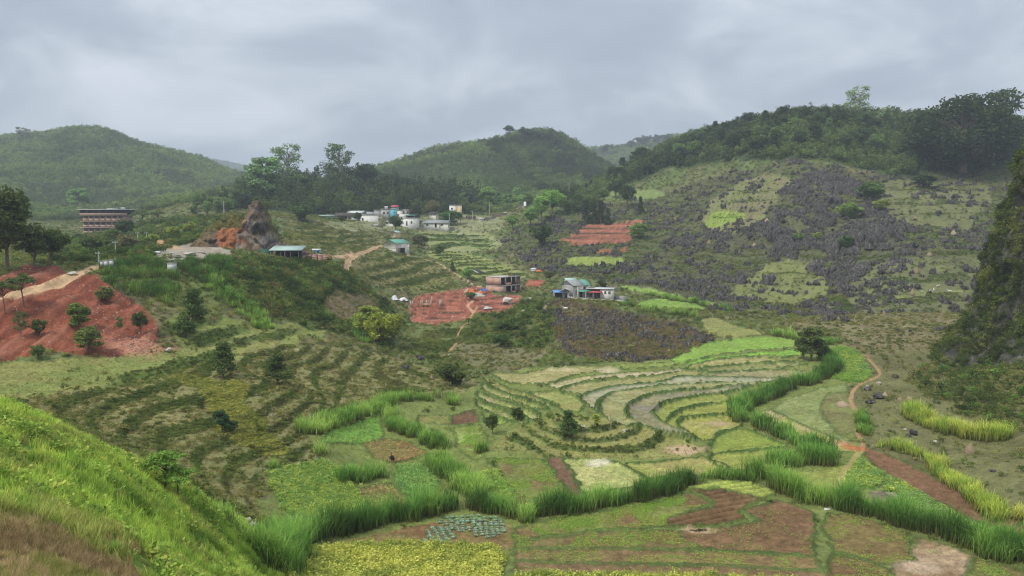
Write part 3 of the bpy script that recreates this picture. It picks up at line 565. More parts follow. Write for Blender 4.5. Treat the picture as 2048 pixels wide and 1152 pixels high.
# ------------------------------------------------------------------ mesh building
def mesh_np(name, V, F, mat, tint=None, smooth=False):
    """V (n,3), F list of (k,3) / (k,4) index arrays; tint (n,3) colours per vertex"""
    me = bpy.data.meshes.new(name)
    V = np.asarray(V, np.float32)
    F = [np.asarray(f, np.int32) for f in F if len(f)]
    me.vertices.add(len(V)); me.vertices.foreach_set("co", V.ravel())
    li = np.concatenate([f.ravel() for f in F]); me.loops.add(len(li)); me.loops.foreach_set("vertex_index", li)
    st = []; o = 0
    for f in F:
        st.append(o + np.arange(len(f)) * f.shape[1]); o += f.size
    st = np.concatenate(st).astype(np.int32)
    me.polygons.add(len(st)); me.polygons.foreach_set("loop_start", st); me.update(calc_edges=True)
    if smooth: me.polygons.foreach_set("use_smooth", np.ones(len(st), bool))
    if tint is not None:
        ca = me.color_attributes.new("tint", 'FLOAT_COLOR', 'POINT')
        ca.data.foreach_set("color", np.c_[tint, np.ones(len(V))].astype(np.float32).ravel())
    if mat: me.materials.append(mat)
    return me
def put(name, me, parent=None, loc=None, rz=0.0, scale=None):
    o = bpy.data.objects.new(name, me); col.objects.link(o)
    if loc is not None: o.location = [float(a) for a in loc]
    if rz: o.rotation_euler = (0, 0, rz)
    if scale is not None: o.scale = (scale,) * 3 if np.isscalar(scale) else scale
    if parent is not None: o.parent = parent
    return o
def tag(o, label, cat, group=None, kind=None):
    o["label"] = label
    if cat: o["category"] = cat
    if group: o["group"] = group
    if kind: o["kind"] = kind
    return o
def foliage_mat(name, mode, trans=.35):
    """mode: 'INSTANCER' tint of the strewn plant, 'OBJECT' object colour, 'GEOMETRY' tint of the mesh itself"""
    m, nt, out = new_mat(name)
    geo = add(nt, "ShaderNodeAttribute", attribute_name="tint")
    if mode == 'INSTANCER':
        a = add(nt, "ShaderNodeAttribute", attribute_name="itint", attribute_type='INSTANCER').outputs["Color"]
    elif mode == 'OBJECT': a = add(nt, "ShaderNodeObjectInfo").outputs["Color"]
    else: a = None
    c = geo.outputs["Color"]
    if a is not None: c = add(nt, "ShaderNodeVectorMath", {0: c, 1: a}, operation='MULTIPLY').outputs[0]
    d = add(nt, "ShaderNodeBsdfDiffuse", {"Color": c}); t = add(nt, "ShaderNodeBsdfTranslucent", {"Color": c})
    mx = add(nt, "ShaderNodeMixShader", {0: trans, 1: d.outputs[0], 2: t.outputs[0]})
    nt.links.new(mx.outputs[0], out.inputs[0]); return m
M_INST = foliage_mat("leaf_strewn", 'INSTANCER'); M_OBJ = foliage_mat("leaf_tree", 'OBJECT', .3); M_GEO = foliage_mat("leaf_grass", 'GEOMETRY', .4)
def bark_mat(name, c):
    m, nt, out = new_mat(name)
    g = add(nt, "ShaderNodeNewGeometry")
    n = add(nt, "ShaderNodeTexNoise", {"Vector": g.outputs["Position"], "Scale": 6.0, "Detail": 4.0})
    mx = add(nt, "ShaderNodeMix", {0: n.outputs[0], 6: tuple(lin(c) * .6) + (1,), 7: tuple(lin(c) * 1.3) + (1,)}, data_type='RGBA')
    b = add(nt, "ShaderNodeBsdfPrincipled", {"Base Color": mx.outputs[2], "Roughness": .9}); nt.links.new(b.outputs[0], out.inputs[0]); return m
M_BARK = bark_mat("bark", '#6a5c4c'); M_BARKP = bark_mat("bark_pale", '#94897a')

def unit(n):
    v = rng.normal(size=(n, 3)); return v / np.linalg.norm(v, axis=1, keepdims=True)
def leaves(Cn, size, n_bias=None, ratio=.55, bias=.5):
    """one quad per centre, random facing"""
    n = len(Cn); N_ = unit(n)
    if n_bias is not None: N_ = N_ + n_bias * bias; N_ /= np.linalg.norm(N_, axis=1, keepdims=True) + 1e-9
    A = np.cross(N_, unit(n)); A /= np.linalg.norm(A, axis=1, keepdims=True) + 1e-9; B = np.cross(N_, A)
    s = np.broadcast_to(np.asarray(size, float), (n,))[:, None]
    a = A * s * .5; b = B * s * ratio * .5
    V = np.stack([Cn - a, Cn - b * .95 + a * .1, Cn + a, Cn + b * 1.05 - a * .05], 1).reshape(-1, 3)
    return V, np.arange(n * 4).reshape(n, 4)
def grey(n, k, lo=.7, hi=1.3):
    return np.repeat(rng.uniform(lo, hi, n), k)[:, None] * np.ones(3)
def blades(P0, H, W, lean, seg=2, tintf=None, droop=.5):
    """grass blades: strips that bend over; P0 (n,3) roots, H heights, W widths, lean (n,) horizontal reach as share of height"""
    n = len(P0); a = rng.uniform(0, 2 * math.pi, n); dirx = np.c_[np.cos(a), np.sin(a), np.zeros(n)]
    b = a + math.pi / 2 + rng.uniform(-.6, .6, n); side = np.c_[np.cos(b), np.sin(b), np.zeros(n)]
    V = []; T = []
    for k in range(seg + 1):
        t = k / seg
        reach = lean * H * t ** 1.8; up = H * (t - droop * lean * t ** 3)
        ctr = P0 + dirx * reach[:, None]; ctr = ctr + np.c_[np.zeros((n, 2)), up]
        w = W * (1 - t * .92) if k else W * .8
        if k < seg: V += [ctr - side * w[:, None] / 2, ctr + side * w[:, None] / 2]; T += [t, t]
        else: V += [ctr]; T += [t]
    m = len(V); VV = np.stack(V, 1).reshape(-1, 3); base = np.arange(n)[:, None] * m
    Q = [base + np.array([2 * k, 2 * k + 1, 2 * k + 3, 2 * k + 2]) for k in range(seg - 1)]
    Tt = base + np.array([2 * seg - 2, 2 * seg - 1, 2 * seg])
    tv = np.tile(np.array(T), n)
    return VV, ([np.concatenate(Q)] if Q else []) + [Tt], tv
def tube(path, r0, r1, sides=5):
    P = np.asarray(path, float); n = len(P); V = []
    for i in range(n):
        d = P[min(i + 1, n - 1)] - P[max(i - 1, 0)]; d /= np.linalg.norm(d) + 1e-9
        a = np.cross(d, [.13, .97, .21]); a /= np.linalg.norm(a) + 1e-9; b = np.cross(d, a)
        r = r0 + (r1 - r0) * i / (n - 1)
        for k in range(sides):
            t = 2 * math.pi * k / sides; V.append(P[i] + r * (math.cos(t) * a + math.sin(t) * b))
    F = [(i * sides + k, i * sides + (k + 1) % sides, (i + 1) * sides + (k + 1) % sides, (i + 1) * sides + k) for i in range(n - 1) for k in range(sides)]
    return np.array(V), np.array(F)
class Acc:
    def __init__(s): s.V = []; s.Q = []; s.T = []; s.C = []; s.n = 0
    def add(s, V, F, c=None):
        for f in (F if isinstance(F, list) else [F]):
            f = np.asarray(f)
            if not len(f): continue
            (s.Q if f.shape[1] == 4 else s.T).append(f + s.n)
        s.V.append(V); s.n += len(V)
        if c is not None: s.C.append(np.broadcast_to(c, (len(V), 3)))
    def mesh(s, name, mat, smooth=False):
        F = ([np.concatenate(s.Q)] if s.Q else []) + ([np.concatenate(s.T)] if s.T else [])
        return mesh_np(name, np.concatenate(s.V), F, mat, np.concatenate(s.C) if s.C else None, smooth)

# ------------------------------------------------------------------ plant prototypes (strewn)
def tuft(n, lean=(.15, .7), w=.035, spread=.22, lo=.45, seg=2):
    a = rng.uniform(0, 6.28, n); r = spread * np.sqrt(rng.random(n))
    P = np.c_[r * np.cos(a), r * np.sin(a), np.zeros(n)]
    V, F, t = blades(P, rng.uniform(lo, 1, n), np.full(n, w) * rng.uniform(.7, 1.3, n), rng.uniform(*lean, n), seg)
    k = len(V) // n
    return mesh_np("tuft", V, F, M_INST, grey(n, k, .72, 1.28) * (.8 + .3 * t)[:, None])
def bush(n, leaf=.16, flat=1.0, clumps=7, rad=.5):
    c = unit(clumps) * np.array([rad * .62, rad * .62, .28 * flat]); c[:, 2] = np.abs(c[:, 2]) + .28 * flat
    i = rng.integers(0, clumps, n); o = unit(n) * (rng.random(n) ** .4)[:, None] * np.array([.27, .27, .25 * flat]) * rng.uniform(.7, 1.25, clumps)[i][:, None]
    P = c[i] + o; P[:, 2] = np.maximum(P[:, 2], .02)
    V, F = leaves(P, rng.uniform(.7, 1.3, n) * leaf, o * 3 + np.array([0, 0, .4]), .6, .8)
    cl = rng.uniform(.8, 1.2, clumps)[i]
    return mesh_np("bush", V, [F], M_INST, np.repeat(cl * rng.uniform(.8, 1.2, n), 4)[:, None] * np.ones(3))
def treelet(n, leaf=.085):
    """small whole tree for far woods, height 1"""
    k = 11; z = rng.uniform(.3, .92, k); r = .30 * np.sin(np.clip((z - .15) / .85, 0, 1) * math.pi) ** .7
    a = rng.uniform(0, 6.28, k); c = np.c_[r * np.cos(a) * .75, r * np.sin(a) * .75, z]
    i = rng.integers(0, k, n); o = unit(n) * (rng.random(n) ** .4)[:, None] * np.array([.16, .16, .11]) * rng.uniform(.75, 1.3, k)[i][:, None]
    V, F = leaves(c[i] + o, rng.uniform(.7, 1.3, n) * leaf, o * 5 + np.array([0, 0, .3]), .65, .8)
    A = Acc(); A.add(V, F, np.repeat(rng.uniform(.78, 1.22, k)[i] * rng.uniform(.8, 1.2, n), 4)[:, None] * np.ones(3))
    v, f = tube([(0, 0, 0), (.01, 0, .4), (0, .01, .75)], .018, .006, 4); A.add(v, f, np.array([.55, .42, .36]))
    return A.mesh("treelet", M_INST)
def leafplant(n, leaf=.3, up=.6):
    a = rng.uniform(0, 6.28, n); r = rng.uniform(.05, .45, n)
    P = np.c_[r * np.cos(a), r * np.sin(a), rng.uniform(.25, 1, n) * (1 - r * .6)]
    V, F = leaves(P, leaf * rng.uniform(.7, 1.3, n), np.tile([0, 0, 1.0], (n, 1)), .7, up * 1.6)
    return mesh_np("leafplant", V, [F], M_INST, grey(n, 4, .78, 1.22))
def pinnacle(seed):
    """jagged limestone rock, height about 1"""
    r = np.random.default_rng(seed); A = Acc()
    for k in range(r.integers(2, 5)):
        n = 7; hh = r.uniform(.45, 1.0) if k else 1.0; cx, cy = (r.normal(size=2) * .26 if k else (0, 0)); rad = r.uniform(.24, .42)
        lv = 5; V = []
        tilt = r.normal(size=2) * .12
        for j in range(lv):
            t = j / (lv - 1); rr = rad * (1 - t ** 2.2 * .7)
            for i in range(n):
                a = 6.283 * i / n; q = rr * r.uniform(.62, 1.25)
                V.append((cx + q * math.cos(a) + tilt[0] * t * hh, cy + q * math.sin(a) + tilt[1] * t * hh, -.15 + (hh + .15) * t * r.uniform(.9, 1.05)))
        V.append((cx + tilt[0] * hh, cy + tilt[1] * hh, hh * 1.04)); V = np.array(V)
        F = [(j * n + i, j * n + (i + 1) % n, (j + 1) * n + (i + 1) % n, (j + 1) * n + i) for j in range(lv - 1) for i in range(n)]
        T = [((lv - 1) * n + i, (lv - 1) * n + (i + 1) % n, lv * n) for i in range(n)]
        A.add(V, [np.array(F), np.array(T)])
    return A.mesh("rock", M_ROCK)
def rock_mat(name, c0, c1, c2, scale=1.0):
    m, nt, out = new_mat(name)
    g = add(nt, "ShaderNodeNewGeometry"); oi = add(nt, "ShaderNodeObjectInfo")
    mp = add(nt, "ShaderNodeMapping", {"Vector": g.outputs["Position"], "Scale": (2.2 * scale, 2.2 * scale, .5 * scale)})
    n = add(nt, "ShaderNodeTexNoise", {"Vector": mp.outputs[0], "Scale": 1.0, "Detail": 7.0, "Roughness": .7})
    r = add(nt, "ShaderNodeValToRGB", {0: n.outputs[0]}); e = r.color_ramp.elements
    e[0].position = .36; e[0].color = tuple(lin(c0)) + (1,); e[1].position = .70; e[1].color = tuple(lin(c2)) + (1,)
    q = e.new(.54); q.color = tuple(lin(c1)) + (1,)
    v = add(nt, "ShaderNodeMath", {0: oi.outputs["Random"], 1: .5}, operation='MULTIPLY_ADD'); v.inputs[2].default_value = .75
    s = add(nt, "ShaderNodeVectorMath", {0: r.outputs[0]}, operation='SCALE'); nt.links.new(v.outputs[0], s.inputs["Scale"])
    b = add(nt, "ShaderNodeBump", {"Height": n.outputs[0], "Distance": .25, "Strength": .9})
    p = add(nt, "ShaderNodeBsdfPrincipled", {"Base Color": s.outputs[0], "Roughness": .92, "Specular IOR Level": .2, "Normal": b.outputs[0]})
    nt.links.new(p.outputs[0], out.inputs[0]); return m
M_ROCK = rock_mat("karst_rock", '#2f2d2b', '#46433f', '#827c74')
M_STONE = rock_mat("pale_stone", '#8f8a80', '#b5afa3', '#d6d0c4', 2)

def strew(name, label, cat, protos, pts, scl, tint, tilt=.12, flat=None, kind="stuff"):
    """plants or stones nobody could count: one object, its points carry size, turn and colour"""
    n = len(pts)
    if n == 0: return None
    me = bpy.data.meshes.new(name); me.vertices.add(n); me.vertices.foreach_set("co", np.asarray(pts, np.float32).ravel())
    rot = np.c_[rng.normal(0, tilt, (n, 2)), rng.uniform(0, 6.283, n)]
    sc = np.c_[scl, scl, scl * (flat if flat is not None else 1)] * np.c_[rng.uniform(.8, 1.25, (n, 2)), rng.uniform(.8, 1.25, n)]
    for nm_, ty, dat, key in (("rot", 'FLOAT_VECTOR', rot, "vector"), ("scl", 'FLOAT_VECTOR', sc, "vector")):
        a = me.attributes.new(nm_, ty, 'POINT'); a.data.foreach_set(key, dat.astype(np.float32).ravel())
    a = me.attributes.new("itint", 'FLOAT_COLOR', 'POINT'); a.data.foreach_set("color", np.c_[tint, np.ones(n)].astype(np.float32).ravel())
    a = me.attributes.new("pick", 'INT', 'POINT'); a.data.foreach_set("value", rng.integers(0, len(protos), n).astype(np.int32))
    ng = bpy.data.node_groups.new("strew_" + name, 'GeometryNodeTree')
    ng.interface.new_socket("Geometry", in_out='INPUT', socket_type='NodeSocketGeometry'); ng.interface.new_socket("Geometry", in_out='OUTPUT', socket_type='NodeSocketGeometry')
    N = ng.nodes; L = ng.links; gi = N.new("NodeGroupInput"); go = N.new("NodeGroupOutput"); jn = N.new("GeometryNodeJoinGeometry")
    def attr(nm_, ty):
        q = N.new("GeometryNodeInputNamedAttribute"); q.data_type = ty; q.inputs[0].default_value = nm_; return q.outputs[0]
    ar, asc, ap = attr("rot", 'FLOAT_VECTOR'), attr("scl", 'FLOAT_VECTOR'), attr("pick", 'INT')
    e2r = N.new("FunctionNodeEulerToRotation"); L.new(ar, e2r.inputs[0])
    for k, pm in enumerate(protos):
        po = bpy.data.objects.new(pm.name, pm)
        oi = N.new("GeometryNodeObjectInfo"); oi.inputs[0].default_value = po
        cmp = N.new("FunctionNodeCompare"); cmp.data_type = 'INT'; cmp.operation = 'EQUAL'; L.new(ap, cmp.inputs[2]); cmp.inputs[3].default_value = k
        ip = N.new("GeometryNodeInstanceOnPoints"); L.new(gi.outputs[0], ip.inputs["Points"]); L.new(cmp.outputs[0], ip.inputs["Selection"])
        L.new(oi.outputs["Geometry"], ip.inputs["Instance"]); L.new(e2r.outputs[0], ip.inputs["Rotation"]); L.new(asc, ip.inputs["Scale"])
        L.new(ip.outputs[0], jn.inputs[0])
    L.new(jn.outputs[0], go.inputs[0])
    o = bpy.data.objects.new(name, me); col.objects.link(o)
    md = o.modifiers.new("strew", 'NODES'); md.node_group = ng
    tag(o, label, cat, kind=kind); return o

_cell = (np.gradient(_cu)[:, None] * DD) * np.gradient(_rows)[None]
_S = (Z - CAM_Z) / DD
_inview = (np.abs(UU) < .80) * np.where(DD > 250, (_S > np.maximum.accumulate(_S, axis=1) - .014) & (DD < 3600), True)     # far slopes turned away from the valley stay bare
def sample(weight, n, d0=70.0, p=1.3):
    w = (weight * _cell * _inview * np.minimum(1, (d0 / DD)) ** p)[:-1, :-1].ravel()
    tot = w.sum()
    if tot <= 0: return np.zeros((0, 3)), np.zeros(0, int)
    k = np.searchsorted(np.cumsum(w), rng.random(n) * tot); k = np.minimum(k, len(w) - 1)
    i, j = k // (NV - 1), k % (NV - 1)
    fu, fv = rng.random(n), rng.random(n)
    u = _cu[i] + (_cu[i + 1] - _cu[i]) * fu; d = _rows[j] + (_rows[j + 1] - _rows[j]) * fv
    x, y = u * d, d
    return np.c_[x, y, z_at(x, y)], i * NV + j
def palette(cols, P, scale, jit=.18):
    """colour in drifts: neighbours look alike"""
    cs = np.array([C(c) for c in cols]); g_ = cs @ np.array([.3, .6, .1]); cs = (g_[:, None] + (cs - g_[:, None]) * .93) * np.array([1.09, 1.0, .82]); t = np.clip((fbm(P[:, 0] / scale, P[:, 1] / scale, 3, 91) - .28) / .44, 0, .999) * len(cs)
    t = np.clip(t + rng.normal(0, .6, len(P)), 0, len(cs) - 1e-3)
    return cs[t.astype(int)] * rng.uniform(1 - jit, 1 + jit, (len(P), 1))
PT_TUFT = [tuft(26) for _ in range(3)]; PT_LUSH = [tuft(34, (.12, .6), .042, .3, .45, 3) for _ in range(3)]
PT_DRY = [tuft(22, (.05, .5), .03, .28, .4) for _ in range(3)]
PT_BUSH = [bush(110) for _ in range(3)] + [bush(110, .14, 1.3)]
PT_LOW = [bush(70, .2, .7) for _ in range(3)]
PT_TREE = [treelet(190) for _ in range(4)]
PT_LEAF = [leafplant(16) for _ in range(3)]
PT_ROCK = [pinnacle(s) for s in range(7)]
BR = 1.75            # strewn plants shade themselves, so their own colour is lighter than the patch looks
def S(key, name, label, cat, protos, n, size, cols, scale=12, d0=70, p=1.3, tilt=.14, flat=None, grow=.25, w=None, br=BR):
    wt = cov(key) if w is None else w
    P, idx = sample(wt, n, d0, p)
    if not len(P): print('nothing strewn', name); return
    sz = rng.uniform(size[0], size[1], len(P)) * np.maximum(1, P[:, 1] / d0) ** grow
    P[:, 2] -= .03
    strew(name, label, cat, protos, P, sz, np.clip(palette(cols, P, scale) * br, 0, .8), tilt, flat)
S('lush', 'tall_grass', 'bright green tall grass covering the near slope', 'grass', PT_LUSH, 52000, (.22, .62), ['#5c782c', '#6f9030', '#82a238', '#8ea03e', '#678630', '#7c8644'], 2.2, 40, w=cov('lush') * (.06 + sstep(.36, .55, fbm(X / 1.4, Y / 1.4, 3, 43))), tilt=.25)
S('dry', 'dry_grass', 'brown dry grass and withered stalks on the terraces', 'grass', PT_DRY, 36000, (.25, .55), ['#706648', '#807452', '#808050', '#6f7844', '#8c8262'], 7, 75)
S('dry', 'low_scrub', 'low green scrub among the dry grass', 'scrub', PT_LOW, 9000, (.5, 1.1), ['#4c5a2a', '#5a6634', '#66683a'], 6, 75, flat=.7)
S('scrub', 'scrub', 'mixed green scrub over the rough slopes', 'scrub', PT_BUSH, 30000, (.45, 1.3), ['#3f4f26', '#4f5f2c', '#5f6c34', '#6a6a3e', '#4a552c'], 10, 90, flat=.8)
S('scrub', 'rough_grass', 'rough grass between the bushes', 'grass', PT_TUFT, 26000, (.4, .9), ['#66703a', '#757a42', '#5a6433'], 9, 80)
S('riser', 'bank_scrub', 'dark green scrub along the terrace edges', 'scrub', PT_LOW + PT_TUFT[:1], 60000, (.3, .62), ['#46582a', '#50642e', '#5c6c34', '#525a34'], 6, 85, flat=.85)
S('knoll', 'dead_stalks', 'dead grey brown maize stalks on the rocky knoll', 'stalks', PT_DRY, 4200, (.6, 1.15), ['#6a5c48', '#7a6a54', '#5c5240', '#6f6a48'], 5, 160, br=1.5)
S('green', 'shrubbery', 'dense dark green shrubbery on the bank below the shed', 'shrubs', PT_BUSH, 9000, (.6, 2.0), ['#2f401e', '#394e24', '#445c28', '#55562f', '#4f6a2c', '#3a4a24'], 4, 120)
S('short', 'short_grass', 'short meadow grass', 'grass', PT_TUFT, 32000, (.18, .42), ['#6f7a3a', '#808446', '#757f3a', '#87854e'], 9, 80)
S('yellow', 'yellow_shrubs', 'low yellow green shrubs on the left slope', 'shrubs', PT_LOW, 2600, (.35, .75), ['#757c36', '#80843c', '#6a7434'], 6, 90, flat=.8)
S('stub', 'stubble', 'rice stubble and grass regrowing in the paddies', 'grass', PT_TUFT, 24000, (.10, .24), ['#879245', '#8f984a', '#7c8a40', '#96955a'], 5, 80, p=1)
S('weed', 'weeds', 'small bright weeds dotted over the brown fields', 'weeds', PT_LEAF, 34000, (.07, .19), ['#6f9038', '#688a38', '#7d9440', '#7d8648'], 2.2, 80, w=cov('weed') * sstep(.38, .62, fbm(X / 2.0, Y / 2.0, 3, 44)))
S('leaf', 'leafy_crop', 'leafy green crop filling the plots', 'crop', PT_LEAF, 24000, (.22, .5), ['#6a8c38', '#5f8040', '#84983c', '#658648'], 4, 80)
S('clod', 'field_stubble', 'short brown stubble and clods on the tilled fields', 'stubble', PT_DRY, 50000, (.08, .2), ['#7a6547', '#8a7654', '#6a5a3c', '#87805a', '#75703f'], 2.5, 75, tilt=.5)
S('bank', 'withered_plants', 'withered brown plants on the near bank', 'plants', PT_DRY + PT_TUFT[:1], 14000, (.08, .34), ['#6f6248', '#83755a', '#5f5a3a', '#948468', '#6f7440'], 1.6, 18, tilt=.35)
S('bank', 'bank_weeds', 'small green weeds on the near brown bank', 'weeds', PT_TUFT, 5000, (.06, .2), ['#6a7a36', '#7d8a40', '#8a8f4c'], 1.2, 18, w=cov('bank') * sstep(.5, .6, fbm(X / 1.3, Y / 1.3, 2, 48)))
S('lush', 'broad_weeds', 'broad leaved weeds among the bright near grass', 'weeds', PT_LEAF, 6000, (.25, .6), ['#5c7a2e', '#6f8c34', '#7d8c3c', '#55702c'], 1.5, 40, w=cov('lush') * sstep(.5, .62, fbm(X / 2.2, Y / 2.2, 2, 47)))
S('lush', 'dead_stems', 'brown dead stems in the near grass', 'grass', PT_DRY, 1600, (.3, .6), ['#7a6f48', '#8c8058', '#6a6a3c'], 1.5, 40, w=cov('lush') * sstep(.52, .62, fbm(X / 1.6, Y / 1.6, 2, 46)))
S('mustard', 'flowering_crop', 'yellow green crop plants at the bottom edge', 'crop', PT_LUSH[:2] + PT_LEAF[:1], 9000, (.5, .85), ['#8a943c', '#969c46', '#7a8838', '#66782f', '#8a9440'], 2.5, 80)
S('bund', 'bund_grass', 'dark green grass on the banks between the paddies', 'grass', PT_TUFT, 13000, (.08, .2), ['#46602a', '#50702e', '#5c7434', '#3f5228'], 5, 90)
S('wood', 'woodland', 'misty woodland covering the far hills', 'woods', PT_TREE, 40000, (3.2, 6.5), ['#3c4e2e', '#465a32', '#506636', '#5a6c3a', '#42523a'], 70, 500, 1.0, .06, grow=.35, br=2.2)
S('wood3', 'close_wood', 'close dark treetops of the wood behind the village', 'woods', PT_TREE, 420, (9, 15), ['#2c3b28', '#34462c', '#2f3f2c', '#3c5032'], 30, 500, 1, .05)
S('wood2', 'undergrowth', 'dark bushes and young trees under the hilltop woods', 'shrubs', PT_TREE + PT_BUSH, 13000, (3.2, 7.5), ['#2f3f26', '#38492a', '#43562e', '#4f6434'], 25, 400, 1, .06)
# crops sown in rows
def rows(label_, ang, gap, sp, size, cols, name, label):
    P = plot_poly[label_]; lo = P[:, :2].min(0) - 1; hi = P[:, :2].max(0) + 1; ctr = (lo + hi) / 2; R_ = np.linalg.norm(hi - lo) / 2
    a = np.arange(-R_, R_, gap); b = np.arange(-R_, R_, sp); A, B = np.meshgrid(a, b); A = A.ravel() + rng.normal(0, gap * .07, A.size); B = B.ravel() + rng.normal(0, sp * .25, B.size)
    ca, sa = math.cos(ang), math.sin(ang)
    x = ctr[0] + A * ca - B * sa; y = ctr[1] + A * sa + B * ca
    m = inside(P, x, y) & (rng.random(len(x)) < .93); x, y = x[m], y[m]
    pts = np.c_[x, y, z_at(x, y) - .02]
    strew(name, label, 'crop', PT_LEAF, pts, rng.uniform(*size, len(pts)), np.clip(palette(cols, pts, 3) * BR, 0, .8), .15)
rows('green crop in straight rows with red soil between', .45, .62, .3, (.3, .46), ['#6f8a40', '#667f3c', '#7a8c46'], 'crop_rows', 'young green plants in straight rows on red soil')
rows('dense green crop plot behind the hedge bend', .2, .5, .32, (.36, .55), ['#5c7a42', '#658446', '#708644'], 'crop_rows', 'dense green plants in close rows behind the hedge bend')
rows('sparse crop rows on red soil where the dark figure crouches', .75, .6, .36, (.24, .4), ['#76824a', '#84864e', '#6c7e44'], 'crop_rows', 'sparse plants in rows round the dark figure')
rows('bright crop rows running up to the tall grass', .15, .6, .34, (.32, .5), ['#6c8c42', '#64823e', '#748c46'], 'crop_rows', 'bright plants in rows below the tall grass bank')
# ------------------------------------------------------------------ tall fodder grass: hedges, patches, clumps (real blades)
def clump_field(pts, h, tint_top, tint_low, per=34, w=.085, lean=(.15, .58), spread=.30):
    n = len(pts); N_ = n * per
    root = np.repeat(pts, per, 0) + np.c_[rng.normal(0, spread, (N_, 2)), np.zeros(N_)]
    hh = np.repeat(h, per) * rng.uniform(.5, 1.08, N_)
    V, F, t = blades(root, hh, np.full(N_, w) * rng.uniform(.7, 1.4, N_), rng.uniform(*lean, N_), 3, droop=.75)
    k = len(V) // N_
    tt = np.repeat(np.repeat(tint_top, per, 0) * rng.uniform(.72, 1.3, (N_, 1)), k, 0)
    lo = np.repeat(np.repeat(tint_low, per, 0) * rng.uniform(.6, 1.4, (N_, 1)), k, 0)
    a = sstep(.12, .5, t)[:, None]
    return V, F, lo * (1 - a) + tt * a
def grass_obj(name, label, cat, group, xy, h, tops, lows=('#5f5636', '#4f5a2a'), **kw):
    pts = np.c_[xy, z_at(xy[:, 0], xy[:, 1]) - .05]; n = len(pts)
    hh = h * rng.uniform(.8, 1.15, n) * (.55 + .75 * vnoise(xy[:, 0] / 1.8, xy[:, 1] / 1.8, 5))
    top = palette(tops, pts, 4, .12) * 1.55; low = palette(lows, pts, 3, .15) * 1.2
    V, F, c = clump_field(pts, hh, top, low, **kw)
    ctr = np.array([xy[:, 0].mean(), xy[:, 1].mean(), pts[:, 2].min()]); 
    o = put(name, mesh_np(name, V - ctr, F, M_GEO, np.clip(c, 0, .8)), loc=ctr)
    return tag(o, label, cat, group)
def along(t, width, dens, dmin=48.0, back=.5):
    P = ground_line(t, False, dmin, 6)[:, :2]; seg = np.linalg.norm(np.diff(P, axis=0), axis=1); cum = np.r_[0, np.cumsum(seg)]
    n = max(2, int(cum[-1] * width * dens)); s = np.sort(rng.random(n)) * cum[-1]; i = np.clip(np.searchsorted(cum, s) - 1, 0, len(seg) - 1)
    q = P[i] + (P[i + 1] - P[i]) * ((s - cum[i]) / (seg[i] + 1e-9))[:, None]
    d = P[i + 1] - P[i]; nn = np.c_[-d[:, 1], d[:, 0]] / (np.linalg.norm(d, axis=1, keepdims=True) + 1e-9)
    nn *= np.sign(nn[:, 1:2] + 1e-6)
    wv_ = .75 + .5 * vnoise(s / 3.0, s * 0, 7)
    return q + nn * (rng.uniform(-.5 + back, .5 + back, n) * width * wv_)[:, None]
def fill(t, dens, dmin=48.0):
    P = ground_line(t, True, dmin, 4); lo = P[:, :2].min(0); hi = P[:, :2].max(0); n = int(np.prod(hi - lo) * dens)
    q = lo + rng.random((n, 2)) * (hi - lo); return q[inside(P, q[:, 0], q[:, 1])]
DK = ['#3f6428', '#4c7a30', '#5a8a38', '#6a943e']; MD = ['#557f30', '#648f38', '#749c40', '#86a84c']; YL = ['#86a036', '#98ac3c', '#7a9a34', '#a5b048']
HG = "hedges of tall fodder grass between the fields"
